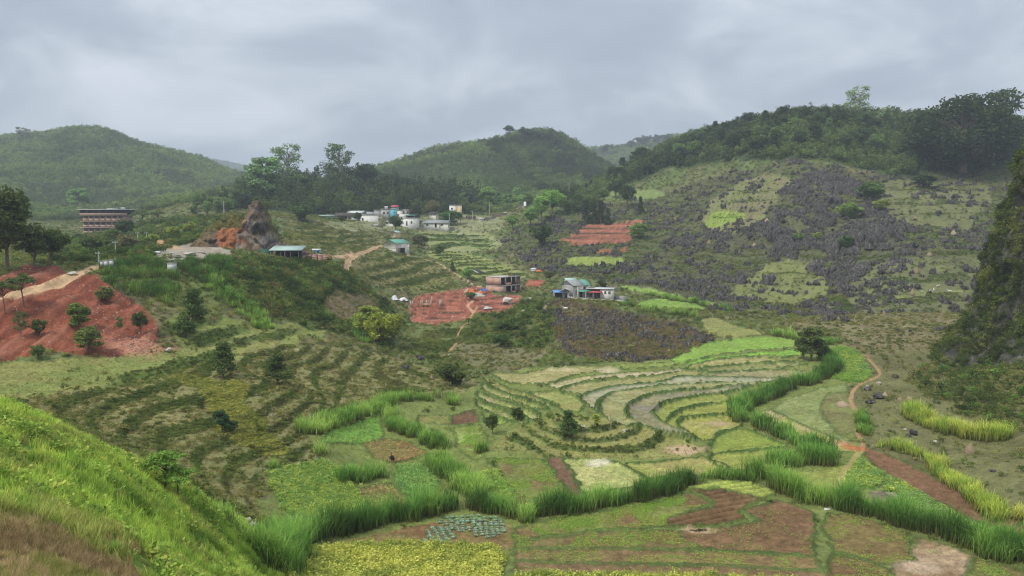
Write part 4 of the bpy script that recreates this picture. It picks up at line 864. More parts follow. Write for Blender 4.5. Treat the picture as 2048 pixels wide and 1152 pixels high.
HEDGES = [
 ('long hedge of tall grass above the cabbage beds', "498,1146 540,1116 567,1102 643,1081 712,1067 782,1053 851,1037 912,1024 960,1030 1022,1037", 2.1, 2.5, 2.6, DK, 45),
 ('bushy pale end clump of the long hedge', "1032,1044 1050,1047 1066,1045", 1.7, 3.2, 2.5, MD, 45),
 ('hedge of tall grass between bleached field and weedy field', "1070,1038 1147,1031 1217,1018 1286,1006 1312,995 1349,991 1387,968", 2.0, 2.6, 2.5, DK, 45),
 ('tall grass hedge dropping to the white slab', "1520,950 1547,976 1578,995 1617,1005 1648,1013", 2.2, 2.6, 2.8, MD, 45),
 ('tall square ended hedge block below the curved hedge', "1562,936 1600,930 1640,931 1668,933", 3.0, 2.6, 2.7, DK, 45),
 ('long curved hedge sweeping round the paddies', "1662,716 1681,741 1634,766 1565,789 1512,813 1492,830 1505,850 1547,874 1599,896 1642,916", 3.0, 2.0, 2.6, DK, 60),
 ('big dark green hedge along the lower right fields', "1664,1013 1710,1027 1814,1058 1918,1090 1987,1121 2048,1139 2130,1170", 2.6, 2.8, 2.8, DK, 45),
 ('yellow green leafy hedge above the long brown strip', "1741,889 1800,906 1860,932 1900,952 1950,987 2000,1022 2048,1052 2140,1100", 1.9, 2.2, 1.7, YL, 45),
 ('yellow green tall grass stand under the cliff', "1795,828 1830,846 1870,864 1900,874 1940,882 1990,884 2030,872", 3.4, 2.0, 2.3, YL, 55),
 ('upright grass tuft row beside the footpath', "1728,825 1735,850 1742,872", 1.4, 2.4, 1.5, MD, 55),
 ('tall grass climbing the bank behind the bright crop rows', "622,872 660,862 700,850 738,838 765,822 805,800", 2.6, 1.8, 2.0, MD, 70),
 ('winding grass hedge right of the bright crop rows', "766,826 780,862 800,872 835,882 866,904", 2.4, 2.2, 2.0, MD, 60),
 ('broad grass mass at the hedge bend', "852,922 876,955 900,975 930,992 952,1000", 3.6, 2.0, 2.1, MD, 50),
 ('short dark grass block between two crop plots', "686,968 715,966 745,958 778,950", 2.2, 2.6, 1.9, DK, 50),
 ('ragged grass tufts left of the red brown square', "795,812 830,806 870,806 905,815", 3.0, 1.0, 1.7, MD, 80),
 ('reed row behind the bright plot right of the houses', "1296,590 1356,602 1408,613 1458,624", 2.6, 1.3, 2.2, MD, 150),
 ('reed row in front of the bright plot right of the houses', "1280,624 1320,628 1360,632 1395,634", 2.4, 1.2, 2.3, MD, 150),
 ('reed row behind the bright grass field', "1535,668 1565,675 1606,683", 2.4, 1.4, 2.6, MD, 120),
 ('dark reed row right of the bamboo clump', "1632,690 1660,692 1690,690", 3.0, 1.0, 2.0, DK, 120),
 ('green grass row at the lower edge of the near slope', "415,1120 470,1110 520,1098 560,1090", 3.0, 2.2, 1.9, MD, 30),
]
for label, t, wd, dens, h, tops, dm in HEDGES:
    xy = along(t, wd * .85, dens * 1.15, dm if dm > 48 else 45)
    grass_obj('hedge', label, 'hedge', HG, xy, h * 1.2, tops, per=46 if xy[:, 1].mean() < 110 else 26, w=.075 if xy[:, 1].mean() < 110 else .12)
for label, t, dens, h, tops, dm in [
 ('tall dark green grass patch on the left plateau edge', "200,545 215,528 260,521 310,518 345,532 358,565 360,612 340,622 300,596 262,592 225,575", 1.3, 2.3, ['#34562a', '#3f642a', '#4f7430', '#607f36'], 100),
 ('bright grass strip running down the slope', "420,560 440,555 470,590 510,620 545,650 530,662 490,640 450,610 415,585", 1.2, 2.0, ['#4f7a2c', '#628f32', '#70983a'], 100),
 ('dark grass tongue beside the concrete slab', "352,525 385,520 412,548 415,570 395,560 370,545", 1.3, 2.3, ['#35582a', '#42682c'], 100),
 ('dark grass above the bright grass strip', "405,525 455,517 470,545 450,560 425,552", 1.2, 2.2, ['#3a6428', '#4a742c'], 100),
 ('yellow green brushwood on the middle slope', "525,590 560,585 600,610 640,640 600,640 550,620", .7, 1.6, ['#6a7c30', '#788a38'], 100),
 ('fresh green leafy strip on the slope foot', "690,645 715,640 735,665 735,690 715,680", .9, 1.8, ['#5c8c30', '#6c9a38'], 100)]:
    grass_obj('grass_patch', label, 'grass', "patches of tall grass on the left slope", fill(t, dens, dm), h, tops, per=24, w=.11)
for px_, py_, h, lab in [(1405, 957, 1.2, 'smallest grass clump in the row by the green paddy'), (1425, 957, 1.3, 'second small grass clump by the green paddy'), (1446, 955, 1.7, 'middling grass clump by the green paddy'),
                    (1472, 957, 2.0, 'narrow upright grass clump by the green paddy'), (1498, 962, 2.9, 'tallest grass clump in the row by the green paddy'),
                    (962, 905, 2.0, 'lone pale grass tuft left of the mound'), (1246, 613, 2.4, 'left round bush of the pair by the house wall'), (1262, 614, 2.4, 'right round bush of the pair by the house wall'),
                    (550, 935, 1.5, 'green grass tuft at the head of the large crop field'), (640, 905, 1.9, 'grass tuft at the foot of the left terraces'), (228, 1110, .75, 'spiky agave like grass tuft on the near brown bank'), (1640, 705, 2.2, 'pale green grass tuft beside the bamboo')]:
    c = spot(px_, py_, 14 if px_ == 228 else 48); k = 3 if h > 1.4 else 2
    grass_obj('grass_clump', lab, 'grass', "single clumps of tall grass", c[:2] + rng.normal(0, .3 if c[1] > 30 else .02, (k * 2, 2)), h, MD, per=26, w=(.04 if c[1] < 30 else .09) if c[1] < 120 else .13, spread=.06 if c[1] < 30 else .32)

# ------------------------------------------------------------------ trees
def tree_proto(kind, seed):
    global rng
    keep = rng; rng = np.random.default_rng(seed)
    A = Acc(); B = Acc(); nb = {'broad': 34, 'tall': 34, 'pine': 44, 'cypress': 30, 'umbrella': 24, 'big': 80, 'airy': 44, 'thin': 12, 'shrub': 22, 'bare': 0}[kind]
    top = {'umbrella': .9, 'pine': .97, 'cypress': .97}.get(kind, .8)
    lean = rng.normal(0, .03, 2)
    th = [(lean[0] * t, lean[1] * t, t * top) for t in np.linspace(-.03, 1, 6)]
    r0 = {'big': .045, 'pine': .018, 'cypress': .014, 'thin': .011, 'shrub': .02, 'bare': .014}.get(kind, .022)
    v, f = tube(th, r0, r0 * .3, 7); B.add(v, f)
    cs = []
    for k in range(nb):
        a = rng.uniform(0, 6.283); q = k / max(nb - 1, 1)
        if kind == 'broad': e = unit(1)[0]; q_ = rng.uniform(.55, 1.15); c = np.array([e[0] * .27 * q_ + .06 * math.sin(seed), e[1] * .27 * q_, .62 + e[2] * .27 * q_]); s = (.115, .115, .09)
        elif kind == 'shrub': e = unit(1)[0]; q_ = rng.uniform(.5, 1.2); c = np.array([e[0] * .36 * q_, e[1] * .36 * q_, .55 + e[2] * .30 * q_]); s = (.15, .15, .12)
        elif kind == 'tall': z = .3 + .62 * q; rr = .17 * math.sin(min(1, (z - .1) / .9) * math.pi) ** .6 + .02; c = np.array([rr * math.cos(a), rr * math.sin(a), z]); s = (.11, .11, .07)
        elif kind == 'thin': z = .5 + .45 * q; c = np.array([.12 * math.cos(a), .12 * math.sin(a), z]); s = (.11, .11, .08)
        elif kind == 'pine': z = .22 + .75 * q; rr = .27 * (1 - (z - .22) / .80) ** .8 * rng.uniform(.5, 1); c = np.array([rr * math.cos(a), rr * math.sin(a), z]); s = (.12, .12, .055)
        elif kind == 'cypress': z = .08 + .9 * q; rr = .13 * (1 - z) ** .7; c = np.array([rr * math.cos(a), rr * math.sin(a), z]); s = (.075, .075, .07)
        elif kind == 'umbrella': rr = .34 * math.sqrt(rng.random()); c = np.array([rr * math.cos(a), rr * math.sin(a), .92 - .5 * rr + rng.normal(0, .03)]); s = (.12, .12, .045)
        elif kind == 'airy': z = .32 + .65 * q; rr = .3 * rng.uniform(.4, 1) * math.sin(min(1, (z - .12) / .88) * math.pi * .9) ** .5; c = np.array([rr * math.cos(a), rr * math.sin(a), z]); s = (.10, .10, .06)
        else: e = unit(1)[0]; c = np.array([e[0] * .42, e[1] * .42, .55 + e[2] * .33]); s = (.15, .15, .11)
        cs.append((c, np.array(s) * rng.uniform(.8, 1.25)))
    per = {'big': 110, 'airy': 38, 'thin': 60, 'cypress': 70, 'pine': 62}.get(kind, 85)
    lf = {'big': .045, 'airy': .045, 'pine': .05, 'cypress': .04, 'thin': .07, 'shrub': .085, 'umbrella': .055}.get(kind, .055)
    for c, s in cs:
        zt = max(.12, c[2] - .18 - .3 * math.hypot(c[0], c[1])); p0 = np.array([lean[0] * zt, lean[1] * zt, min(zt, top * .95)])
        v, f = tube([p0, (p0 + c) / 2 + [0, 0, .03], c], r0 * .38, r0 * .1, 4); B.add(v, f)
        o = unit(per) * (rng.random(per) ** .38)[:, None] * s
        V, F = leaves(c + o, rng.uniform(.7, 1.3, per) * lf, o / s * .5 + np.array([0, 0, .35]), .6, .9)
        A.add(V, F, np.repeat(rng.uniform(.82, 1.18) * rng.uniform(.75, 1.25, per), 4)[:, None] * np.ones(3))
    if kind == 'bare':
        for k in range(16):
            z = .35 + .6 * k / 16; a = rng.uniform(0, 6.28); l = .22 * (1.1 - z)
            v, f = tube([(0, 0, z * .8), (l * math.cos(a), l * math.sin(a), z * .8 + l * .7)], .006, .002, 4); B.add(v, f)
    rng = keep
    return (A.mesh("crown", M_OBJ) if A.V else None), B.mesh("trunk", M_BARKP if kind in ('thin', 'bare', 'airy') else M_BARK)
TREES = {}
for i, (k, n) in enumerate([('broad', 3), ('tall', 2), ('pine', 3), ('cypress', 2), ('umbrella', 3), ('big', 2), ('airy', 2), ('thin', 2), ('shrub', 2), ('bare', 1)]):
    TREES[k] = [tree_proto(k, 100 + 10 * i + j) for j in range(n)]
_tc = 0
def tree(kind, x, y, h, tint, label, group, name='tree', z=None, wide=1.0, br=2.1):
    global _tc; _tc += 1
    cr, tr = TREES[kind][_tc % len(TREES[kind])]
    e = bpy.data.objects.new(name, None); col.objects.link(e); e.empty_display_size = .5
    e.location = (float(x), float(y), float(z_at(x, y) if z is None else z) - .05); e.rotation_euler = (0, 0, random.uniform(0, 6.28)); e.scale = (h * wide, h * wide, h)
    t = put('trunk', tr, e)
    if cr:
        c = put('crown', cr, e); q = C(tint); g_ = q @ np.array([.3, .6, .1]); q = np.clip((g_ + (q - g_) * .9) * np.array([1.08, 1, .84]) * min(br, .30 / g_) * random.uniform(.9, 1.12), 0, .6); c.color = (*q, 1)
    tag(e, label, 'tree' if name != 'shrub' else 'shrub', group); return e
DG, GG, LG, YG, BG_ = '#34452a', '#43592c', '#5a7838', '#8a9a34', '#3c5034'
GT = "small trees on the red earth slope"; GF = "single trees on the left fields"; GR = "trees standing out on the skyline"; G_VIL = "trees about the village"
MAN = [  # px, py of foot, height px, kind, colour, dmin, wide, name, label, group
 (15, 540, 165, 'broad', '#3c4a26', 100, 1.0, 'tree', 'tall dark tree at the left edge above the red earth', 'dark trees above the red earth'),
 (68, 532, 90, 'broad', '#33421f', 100, 1.2, 'tree', 'dark bushy tree second from the left edge', 'dark trees above the red earth'),
 (102, 528, 80, 'broad', '#37461f', 100, 1.1, 'tree', 'dark bushy tree beside the road bend', 'dark trees above the red earth'),
 (-25, 545, 140, 'broad', '#36451f', 100, 1.1, 'tree', 'dark tree cut by the left edge', 'dark trees above the red earth'),
 (280, 664, 58, 'broad', '#3a5226', 90, .9, 'tree', 'round dark tree on a thin trunk at the end of the red slope', GT),
 (180, 708, 66, 'tall', '#5c6c34', 90, 1.7, 'tree', 'olive tree with a leaning crown low on the red slope', GT),
 (42, 676, 60, 'airy', '#4a5a30', 90, .9, 'tree', 'dark leaning tree left on the red slope', GT),
 (80, 672, 44, 'shrub', '#46582a', 90, .9, 'tree', 'small dark tree in the middle of the red slope', GT),
 (158, 660, 72, 'tall', '#566e2f', 90, 1.3, 'tree', 'slender light tree in the middle of the red slope', GT),
 (210, 604, 42, 'tall', '#4f6032', 90, 1.7, 'tree', 'small tree at the top of the red slope', GT),
 (243, 600, 50, 'airy', '#566c34', 90, .9, 'tree', 'small tree before the dark grass patch', GT),
 (240, 670, 46, 'thin', '#5c6a3c', 90, .9, 'tree', 'thin straggly sapling on the red slope', GT),
 (75, 716, 36, 'shrub', '#586a36', 90, 1.0, 'tree', 'little tree at the foot of the red slope', GT),
 (10, 628, 78, 'umbrella', '#4c5c30', 90, 1.0, 'tree', 'spreading tree left of the road on the red slope', GT),
 (48, 612, 80, 'umbrella', '#4f6034', 90, 1.1, 'tree', 'spreading tree just above the road on the red slope', GT),
 (388, 664, 88, 'pine', '#3d5228', 90, 1.2, 'pine_tree', 'feathery pine with a dark bush at its foot', GF),
 (372, 672, 34, 'shrub', '#33481f', 90, 1.5, 'shrub', 'dark bush at the foot of the feathery pine', GF),
 (447, 756, 72, 'pine', '#3f5229', 60, 1.35, 'pine_tree', 'bushy pine on the terraces below the meadow', GF),
 (555, 766, 62, 'pine', '#3a4a27', 60, 1.5, 'pine_tree', 'bushy dark pine farther right on the terraces', GF),
 (444, 862, 52, 'broad', '#27402c', 55, .9, 'tree', 'small dark blue green tree beside the yellow shrubs', GF),
 (460, 862, 30, 'shrub', '#3a5230', 55, 1.2, 'shrub', 'green bush beside the dark blue green tree', GF),
 (546, 850, 56, 'bare', '#5a5040', 60, 1.0, 'dead_tree', 'thin bare trunk among the yellow shrubs', GF),
 (513, 858, 24, 'cypress', '#5f6e2c', 60, 1.8, 'shrub', 'small cone shaped shrub among the yellow shrubs', GF),
 (400, 830, 40, 'thin', '#4a5a30', 60, 1.0, 'tree', 'faint thin sapling above the dark blue green tree', GF),
 (333, 1040, 84, 'umbrella', '#5c8030', 38, 1.25, 'shrub', 'flat crowned light green shrub on the near slope', 'shrubs on the near slope'),
 (360, 1046, 76, 'umbrella', '#658a34', 38, 1.3, 'shrub', 'second flat crowned shrub at the edge of the near slope', 'shrubs on the near slope'),
 (1137, 870, 56, 'pine', '#38502a', 60, 1.3, 'pine_tree', 'small dark pine on top of the grassy mound', 'trees and shrubs about the mound'),
 (985, 872, 42, 'broad', '#3a4a28', 60, 1.0, 'tree', 'round dark tree left of the mound', 'trees and shrubs about the mound'),
 (1034, 842, 30, 'shrub', '#37461f', 60, .9, 'shrub', 'dark shrub at the end of the lowest thin terrace', 'trees and shrubs about the mound'),
 (1192, 852, 30, 'thin', '#7a8a34', 60, 1.3, 'shrub', 'yellowish shrub on the right of the mound top', 'trees and shrubs about the mound'),
 (1222, 850, 38, 'bare', '#9a9080', 60, 1.6, 'dead_shrub', 'leafless pale shrub by the water on the mound', 'trees and shrubs about the mound'),
 (905, 768, 48, 'shrub', '#35421f', 60, 1.5, 'shrub', 'wide dark bush above the thin terraces', 'trees and shrubs about the mound'),
 (762, 690, 64, 'shrub', '#8a9a2c', 120, 1.1, 'bamboo', 'bright yellow green bamboo clump below the red cut', 'bamboo clumps'),
 (735, 672, 60, 'tall', '#7f9230', 120, 1.8, 'bamboo', 'second yellow green bamboo clump left of the brightest one', 'bamboo clumps'),
 (783, 678, 52, 'shrub', '#95a22f', 120, 1.0, 'bamboo', 'yellowest bamboo clump nearest the red cut', 'bamboo clumps'),
 (1606, 720, 56, 'tall', '#3d4c26', 100, 1.1, 'bamboo', 'dark arching bamboo clump by the bright grass field', 'bamboo clumps'),
 (1622, 722, 70, 'tall', '#44522a', 100, 1.25, 'bamboo', 'tallest dark bamboo clump by the curved hedge', 'bamboo clumps'),
 (1638, 718, 36, 'shrub', '#3f4f28', 100, 1.0, 'bamboo', 'low dark bamboo right of the tallest clump', 'bamboo clumps'),
 (530, 402, 86, 'tall', '#58784a', 420, 1.5, 'tree', 'pale green tall tree at the left end of the dark wood', GR),
 (575, 378, 84, 'airy', '#4f6a42', 440, 1.1, 'tree', 'airy tall tree rising left out of the dark wood', GR),
 (677, 374, 84, 'airy', '#3f5634', 440, 1.1, 'tree', 'round airy tree rising in the middle of the dark wood', GR),
 (732, 384, 62, 'broad', '#2f402a', 440, 1.1, 'tree', 'dark round tree rising right in the dark wood', GR),
 (1017, 284, 36, 'umbrella', '#3c4c38', 600, .8, 'tree', 'lone umbrella shaped tree on the central hill top', GR),
 (47, 296, 34, 'airy', '#46583a', 600, 1.2, 'tree', 'lone tree on the crest of the left hill', GR),
 (85, 289, 18, 'broad', '#44563a', 600, 1.6, 'tree', 'low tree clump on the crest of the left hill', GR),
 (1716, 246, 66, 'airy', '#75906a', 380, 1.15, 'tree', 'pale lacy tree on the crest of the right hill', GR),
 (1768, 262, 44, 'airy', '#66805a', 380, 1.2, 'tree', 'smaller pale tree right of the lacy one', GR),
 (1925, 345, 150, 'big', '#28381f', 330, 1.25, 'tree', 'huge dark spreading tree on the right hill', GR),
 (1862, 335, 95, 'broad', '#2f4026', 330, 1.3, 'tree', 'dark tree left of the huge spreading tree', GR),
 (1985, 330, 140, 'airy', '#2c3c24', 330, 1.2, 'tree', 'see through dark tree right of the huge spreading tree', GR),
 (1255, 414, 50, 'broad', '#33452a', 330, .9, 'tree', 'lone dark tree left of the green shelf', 'trees on the mid slope'),
 (1281, 428, 34, 'cypress', '#2f4028', 330, 1.3, 'conifer', 'small lone conifer below the lone dark tree', 'trees on the mid slope'),
 (1172, 446, 46, 'cypress', '#2f402a', 320, 1.5, 'conifer', 'leftmost dark conifer above the orange steps', 'trees on the mid slope'),
 (1187, 446, 40, 'cypress', '#2c3d28', 320, 1.5, 'conifer', 'second dark conifer above the orange steps', 'trees on the mid slope'),
 (1201, 445, 44, 'cypress', '#2f402a', 320, 1.5, 'conifer', 'third dark conifer above the orange steps', 'trees on the mid slope'),
 (1216, 445, 32, 'cypress', '#31422a', 320, 1.5, 'conifer', 'shortest dark conifer above the orange steps', 'trees on the mid slope'),
 (1182, 390, 28, 'cypress', '#2c3c2a', 380, 1.2, 'conifer', 'thin conifer on the ridge above the green shelf', 'trees on the mid slope'),
 (1172, 392, 24, 'cypress', '#2c3c2a', 380, 1.3, 'conifer', 'thinner conifer on the ridge above the green shelf', 'trees on the mid slope'),
 (1276, 475, 34, 'shrub', '#4f6a2c', 300, 1.2, 'shrub', 'bright green bush right of the orange steps', 'trees on the mid slope'),
 (1103, 432, 56, 'broad', '#5d8434', 360, 1.2, 'tree', 'tallest bright green tree on the village knoll', G_VIL),
 (1082, 442, 50, 'broad', '#587c32', 360, 1.2, 'tree', 'bright green tree left on the village knoll', G_VIL),
 (1062, 452, 40, 'broad', '#4c6c2e', 360, 1.2, 'tree', 'green tree beside the white chapel', G_VIL),
 (1025, 456, 30, 'broad', '#56762f', 360, 1.2, 'tree', 'green tree left of the white chapel', G_VIL),
 (1080, 492, 44, 'shrub', '#2f4224', 300, 1.1, 'shrub', 'dark round bush under the village knoll', G_VIL),
 (976, 420, 46, 'tall', '#56763a', 420, 1.4, 'tree', 'light green tree behind the dark roofed house', G_VIL),
 (790, 466, 36, 'broad', '#36482c', 330, 1.1, 'tree', 'dark tree among the white village houses', G_VIL),
 (832, 452, 44, 'broad', '#3a4230', 360, .9, 'tree', 'dark tree right of the white houses', G_VIL),
 (716, 446, 22, 'broad', '#2f4226', 330, 1.0, 'tree', 'small dark tree beside the low roofs', G_VIL),
 (684, 446, 16, 'shrub', '#33472a', 330, 1.0, 'shrub', 'round bush before the low roofs', G_VIL),
 (765, 462, 30, 'airy', '#6a6f50', 330, 1.0, 'tree', 'thin greyish tree before the white houses', G_VIL),
 (868, 436, 36, 'broad', '#55553a', 400, 1.2, 'tree', 'brownish tree behind the low long house', G_VIL),
 (600, 440, 34, 'shrub', '#37502a', 280, 1.5, 'shrub', 'dark green bush on the rock behind the quarry crag', G_VIL),
 (900, 450, 30, 'shrub', '#36562c', 380, 1.7, 'shrub', 'dark green thicket right of the low long house', G_VIL),
 (248, 476, 40, 'broad', '#2f4526', 230, 1.2, 'tree', 'dense dark tree before the long building', 'trees before the long building'),
 (225, 488, 32, 'shrub', '#4a5c30', 230, 1.2, 'tree', 'olive tree left before the long building', 'trees before the long building'),
 (158, 424, 44, 'tall', '#587a44', 480, 1.6, 'tree', 'pale green tree behind the long building', 'trees before the long building'),
 (283, 456, 34, 'umbrella', '#4a5c34', 260, 1.2, 'tree', 'flat topped tree right of the long building', 'trees before the long building'),
 (318, 450, 30, 'umbrella', '#506236', 260, 1.2, 'tree', 'second flat topped tree right of the long building', 'trees before the long building'),
 (180, 506, 36, 'shrub', '#3a4a2c', 180, 1.3, 'tree', 'dark bushy tree behind the first concrete pole', 'trees before the long building'),
 (212, 510, 34, 'umbrella', '#44562e', 170, 1.2, 'tree', 'flat tree beside the tall concrete pole', 'trees before the long building'),
 (255, 508, 38, 'shrub', '#5a5c40', 180, 1.2, 'tree', 'brownish tree behind the concrete poles', 'trees before the long building'),
 (345, 478, 26, 'shrub', '#7f9434', 190, 1.2, 'bamboo', 'yellow green bush above the orange lane', 'bamboo clumps'),
 (382, 468, 24, 'shrub', '#86983a', 200, 1.2, 'bamboo', 'second yellow green bush above the orange lane', 'bamboo clumps'),
 (306, 486, 20, 'shrub', '#76902f', 190, 1.2, 'bamboo', 'small yellow green bush left of the orange lane', 'bamboo clumps'),
 (278, 506, 20, 'shrub', '#3c5a26', 170, 1.2, 'shrub', 'dark green bush left of the pipes', 'trees before the long building'),
 (880, 508, 22, 'shrub', '#44592c', 280, 1.2, 'shrub', 'bush right of the white barn', G_VIL), (838, 498, 30, 'shrub', '#4a4f3a', 280, 1.3, 'shrub', 'greyish thicket beside the white barn', G_VIL),
 (905, 542, 18, 'cypress', '#3a5526', 240, 2, 'shrub', 'upright dark shrub left of the arched shed', G_VIL), (935, 560, 22, 'shrub', '#5c8038', 230, 1.3, 'shrub', 'leafy green bush before the arched shed', G_VIL),
 (940, 598, 16, 'shrub', '#3a5530', 200, 1.6, 'shrub', 'dark green bush on the red cut', G_VIL), (1000, 690, 26, 'shrub', '#38502a', 140, 1.6, 'shrub', 'dark bush below the red cut', G_VIL), (1010, 660, 26, 'shrub', '#33481f', 150, 1.8, 'shrub', 'largest dark bush below the unfinished building', G_VIL),
 (1100, 566, 26, 'broad', '#4a5232', 240, 1.2, 'tree', 'olive tree behind the two storey house', G_VIL), (1205, 575, 20, 'shrub', '#3a4a2a', 240, 1.2, 'shrub', 'dark bush behind the red roofed annex', G_VIL),
 (1690, 500, 34, 'shrub', '#38502a', 250, 1.1, 'shrub', 'dark bush among the tallest rocks', 'bushes among the rocks'), (1700, 430, 34, 'shrub', '#546c30', 270, 1.5, 'shrub', 'light green bush on the rock shoulder', 'bushes among the rocks'),
 (1760, 420, 24, 'shrub', '#8a9c38', 270, 1.5, 'shrub', 'yellow green bush right on the rock shoulder', 'bushes among the rocks'), (1745, 400, 40, 'shrub', '#405a2c', 290, 1.6, 'shrub', 'wide green thicket on the rock shoulder', 'bushes among the rocks'),
 (1845, 374, 26, 'shrub', '#2f4024', 300, 1.9, 'shrub', 'dark thicket above the eastern terraces', 'bushes among the rocks'), (1595, 480, 22, 'shrub', '#4f6a34', 250, 1.2, 'shrub', 'green bush left among the rocks', 'bushes among the rocks'), (1635, 478, 18, 'tall', '#7a9038', 250, 1.6, 'shrub', 'yellowish bush among the rocks', 'bushes among the rocks'),
]
for px_, py_, hp_, kind, tint, dm, wide, name, label, group in MAN:
    p = spot(px_, py_, dm); d = math.hypot(p[0], p[1])
    tree(kind, p[0], p[1], hp_ * (.86 if group == GT else 1.04) * p[1] / F_PX, tint, label, group, name, wide=wide, br=1.6 if group == GT else 2.0)
def ridge_trees(items, dmin, label, group, cols, kinds):
    for k, (a, b, h) in enumerate(items):
        p = spot(a, b, dmin); tree(kinds[k % len(kinds)], p[0], p[1], h * p[1] / F_PX, cols[k % len(cols)], label, group, wide=random.uniform(.9, 1.25))
ridge_trees([(1046, 285, 34), (1055, 284, 30), (1064, 284, 28), (1073, 285, 27), (1082, 287, 24), (1091, 289, 25), (1100, 292, 27), (1108, 295, 24), (1116, 300, 24), (1125, 306, 22)], 600, 'dark tree in the row along the central hill crest', 'row of trees on the central hill crest', ['#34452f', '#384a32'], ['umbrella', 'broad'])
ridge_trees([(1205, 312, 22), (1216, 314, 26), (1262, 300, 20), (1275, 298, 24), (1288, 296, 26), (1300, 296, 24), (1313, 295, 26), (1326, 293, 24), (1338, 290, 26), (1188, 310, 14)], 1000, 'misty tree on the far ridge', 'trees along the far ridge', ['#3a4a40'], ['broad', 'umbrella'])
ridge_trees([(772, 334, 12), (826, 324, 14), (846, 320, 14), (872, 312, 12), (893, 306, 12)], 600, 'tiny flat topped tree on the long shoulder of the central hill', 'trees on the shoulder of the central hill', ['#3e4f38'], ['umbrella'])
def where(q, P):
    """where in its group, seen from the viewer"""
    u = q[0] / q[1]; pu = P[:, 0] / P[:, 1]; a = (u - pu.min()) / (pu.max() - pu.min()); b = (q[1] - P[:, 1].min()) / (P[:, 1].max() - P[:, 1].min())
    return ', ' + ('upper ', 'middle ', 'lower ')[0 if b > .66 else 1 if b > .33 else 2] + ('left', 'centre left', 'centre', 'centre right', 'right')[int(min(4, a * 5))]
def forest(poly, dmin, n, hts, kinds, cols, label, group, gap):
    P = ground_line(poly, True, dmin, 3); lo = P[:, :2].min(0); hi = P[:, :2].max(0); got = []; tries = 0
    while len(got) < n and tries < n * 60:
        tries += 1
        q = lo + rng.random(2) * (hi - lo)
        if not inside(P, q[:1], q[1:])[0] or any((q[0] - a) ** 2 + (q[1] - b) ** 2 < gap * gap for a, b in got): continue
        got.append(q); k = int(rng.integers(len(kinds)))
        tree(kinds[k], q[0], q[1], rng.uniform(*hts), cols[int(rng.integers(len(cols)))], label[k % len(label)] + where(q, P), group, wide=rng.uniform(.95, 1.3))
forest("470,425 500,395 560,372 640,368 720,368 800,384 880,402 910,424 800,432 690,434 600,432 520,430", 400, 105, (10, 17), ['pine', 'broad', 'cypress', 'tall', 'pine'], ['#28382a', '#2f4029', '#34472d', '#2c3b2a', '#3d5231'],
       ['dark conifer in the wood behind the village', 'dark broadleaf tree in the wood behind the village'], 'trees of the wood behind the village', 4.2)
forest("1200,398 1250,345 1320,312 1420,276 1520,252 1620,244 1720,246 1800,262 1900,256 2048,270 2120,280 2120,330 1900,338 1780,345 1700,325 1600,312 1500,322 1400,330 1300,352 1230,400", 340, 165, (7.5, 12.5), ['broad', 'tall', 'broad', 'pine', 'broad'], ['#2c3d24', '#34472a', '#3d5230', '#2f4026', '#4c6636'],
       ['leafy tree in the woods on the right hill', 'slender tree in the woods on the right hill'], 'trees of the woods on the right hill', 4.0)
forest("390,420 450,400 500,400 480,430 400,440", 380, 14, (6, 10), ['tall', 'broad'], ['#4f6a3c', '#42582f'], ['pale tree left of the dark wood'], 'pale trees left of the dark wood', 5)
forest("860,412 960,400 1040,400 1060,420 950,424", 430, 16, (7, 12), ['broad', 'tall'], ['#4c683a', '#40582f', '#5a7a42'], ['mid green tree behind the village road'], 'trees behind the village road', 5)

# ------------------------------------------------------------------ limestone: single rocks, then the mass of small ones
def rocks(poly, dmin, n, hts, gap, label, group):
    P = ground_line(poly, True, dmin, 3); lo = P[:, :2].min(0); hi = P[:, :2].max(0); got = []; tries = 0
    while len(got) < n and tries < n * 40:
        tries += 1; q = lo + rng.random(2) * (hi - lo)
        if not inside(P, q[:1], q[1:])[0]: continue
        if fbm(q[0] / 11, q[1] / 11, 3, 71) < .47: continue
        got.append(q); h = rng.uniform(*hts) * rng.uniform(.6, 1.15)
        o = put('rock', PT_ROCK[int(rng.integers(7))], loc=(q[0], q[1], float(z_at(*q)) - .1 * h), rz=rng.uniform(0, 6.28), scale=(h * rng.uniform(.9, 1.7), h * rng.uniform(.9, 1.7), h * .85))
        tag(o, label + where(q, P), 'rock', group)
rocks("1420,520 1560,440 1570,372 1640,338 1720,372 1800,470 1830,520 1700,545 1560,560 1450,560", 220, 150, (1.6, 4.2), 1, 'jagged dark limestone rock on the right hill face', 'limestone rocks on the right hill face')
rocks("1650,500 1690,470 1760,480 1755,505 1700,512", 220, 22, (3.5, 5.5), 1, 'tall dark limestone pinnacle in the middle of the right hill', 'limestone pinnacles')
rocks("1300,560 1330,470 1420,450 1430,560 1360,600", 200, 30, (1.2, 2.6), 1, 'dark rock on the slope left of the hill terraces', 'rocks left of the hill terraces')
rocks("1100,606 1250,630 1390,664 1405,684 1340,700 1250,665 1110,640", 140, 75, (.8, 2.0), 1, 'black rock on the low brown knoll', 'black rocks on the knoll')
P, _ = sample(cov('karst') * sstep(.44, .66, .5 * fbm(X / 11, Y / 11, 3, 71) + .5 * fbm(X / 4, Y / 4, 3, 73)), 6500, 300, 1)
strew('small_rocks', 'mass of small dark limestone rocks over the right hill', 'rocks', PT_ROCK, P, rng.uniform(.7, 2.3, len(P)), np.ones((len(P), 3)), .15, flat=.72)
P, _ = sample(cov('knoll') * sstep(.42, .6, fbm(X / 6, Y / 6, 3, 72)), 700, 300, 1)
strew('small_rocks', 'mass of small black rocks on the brown knoll', 'rocks', PT_ROCK, P, rng.uniform(.5, 1.4, len(P)), np.ones((len(P), 3)), .2, flat=.6)
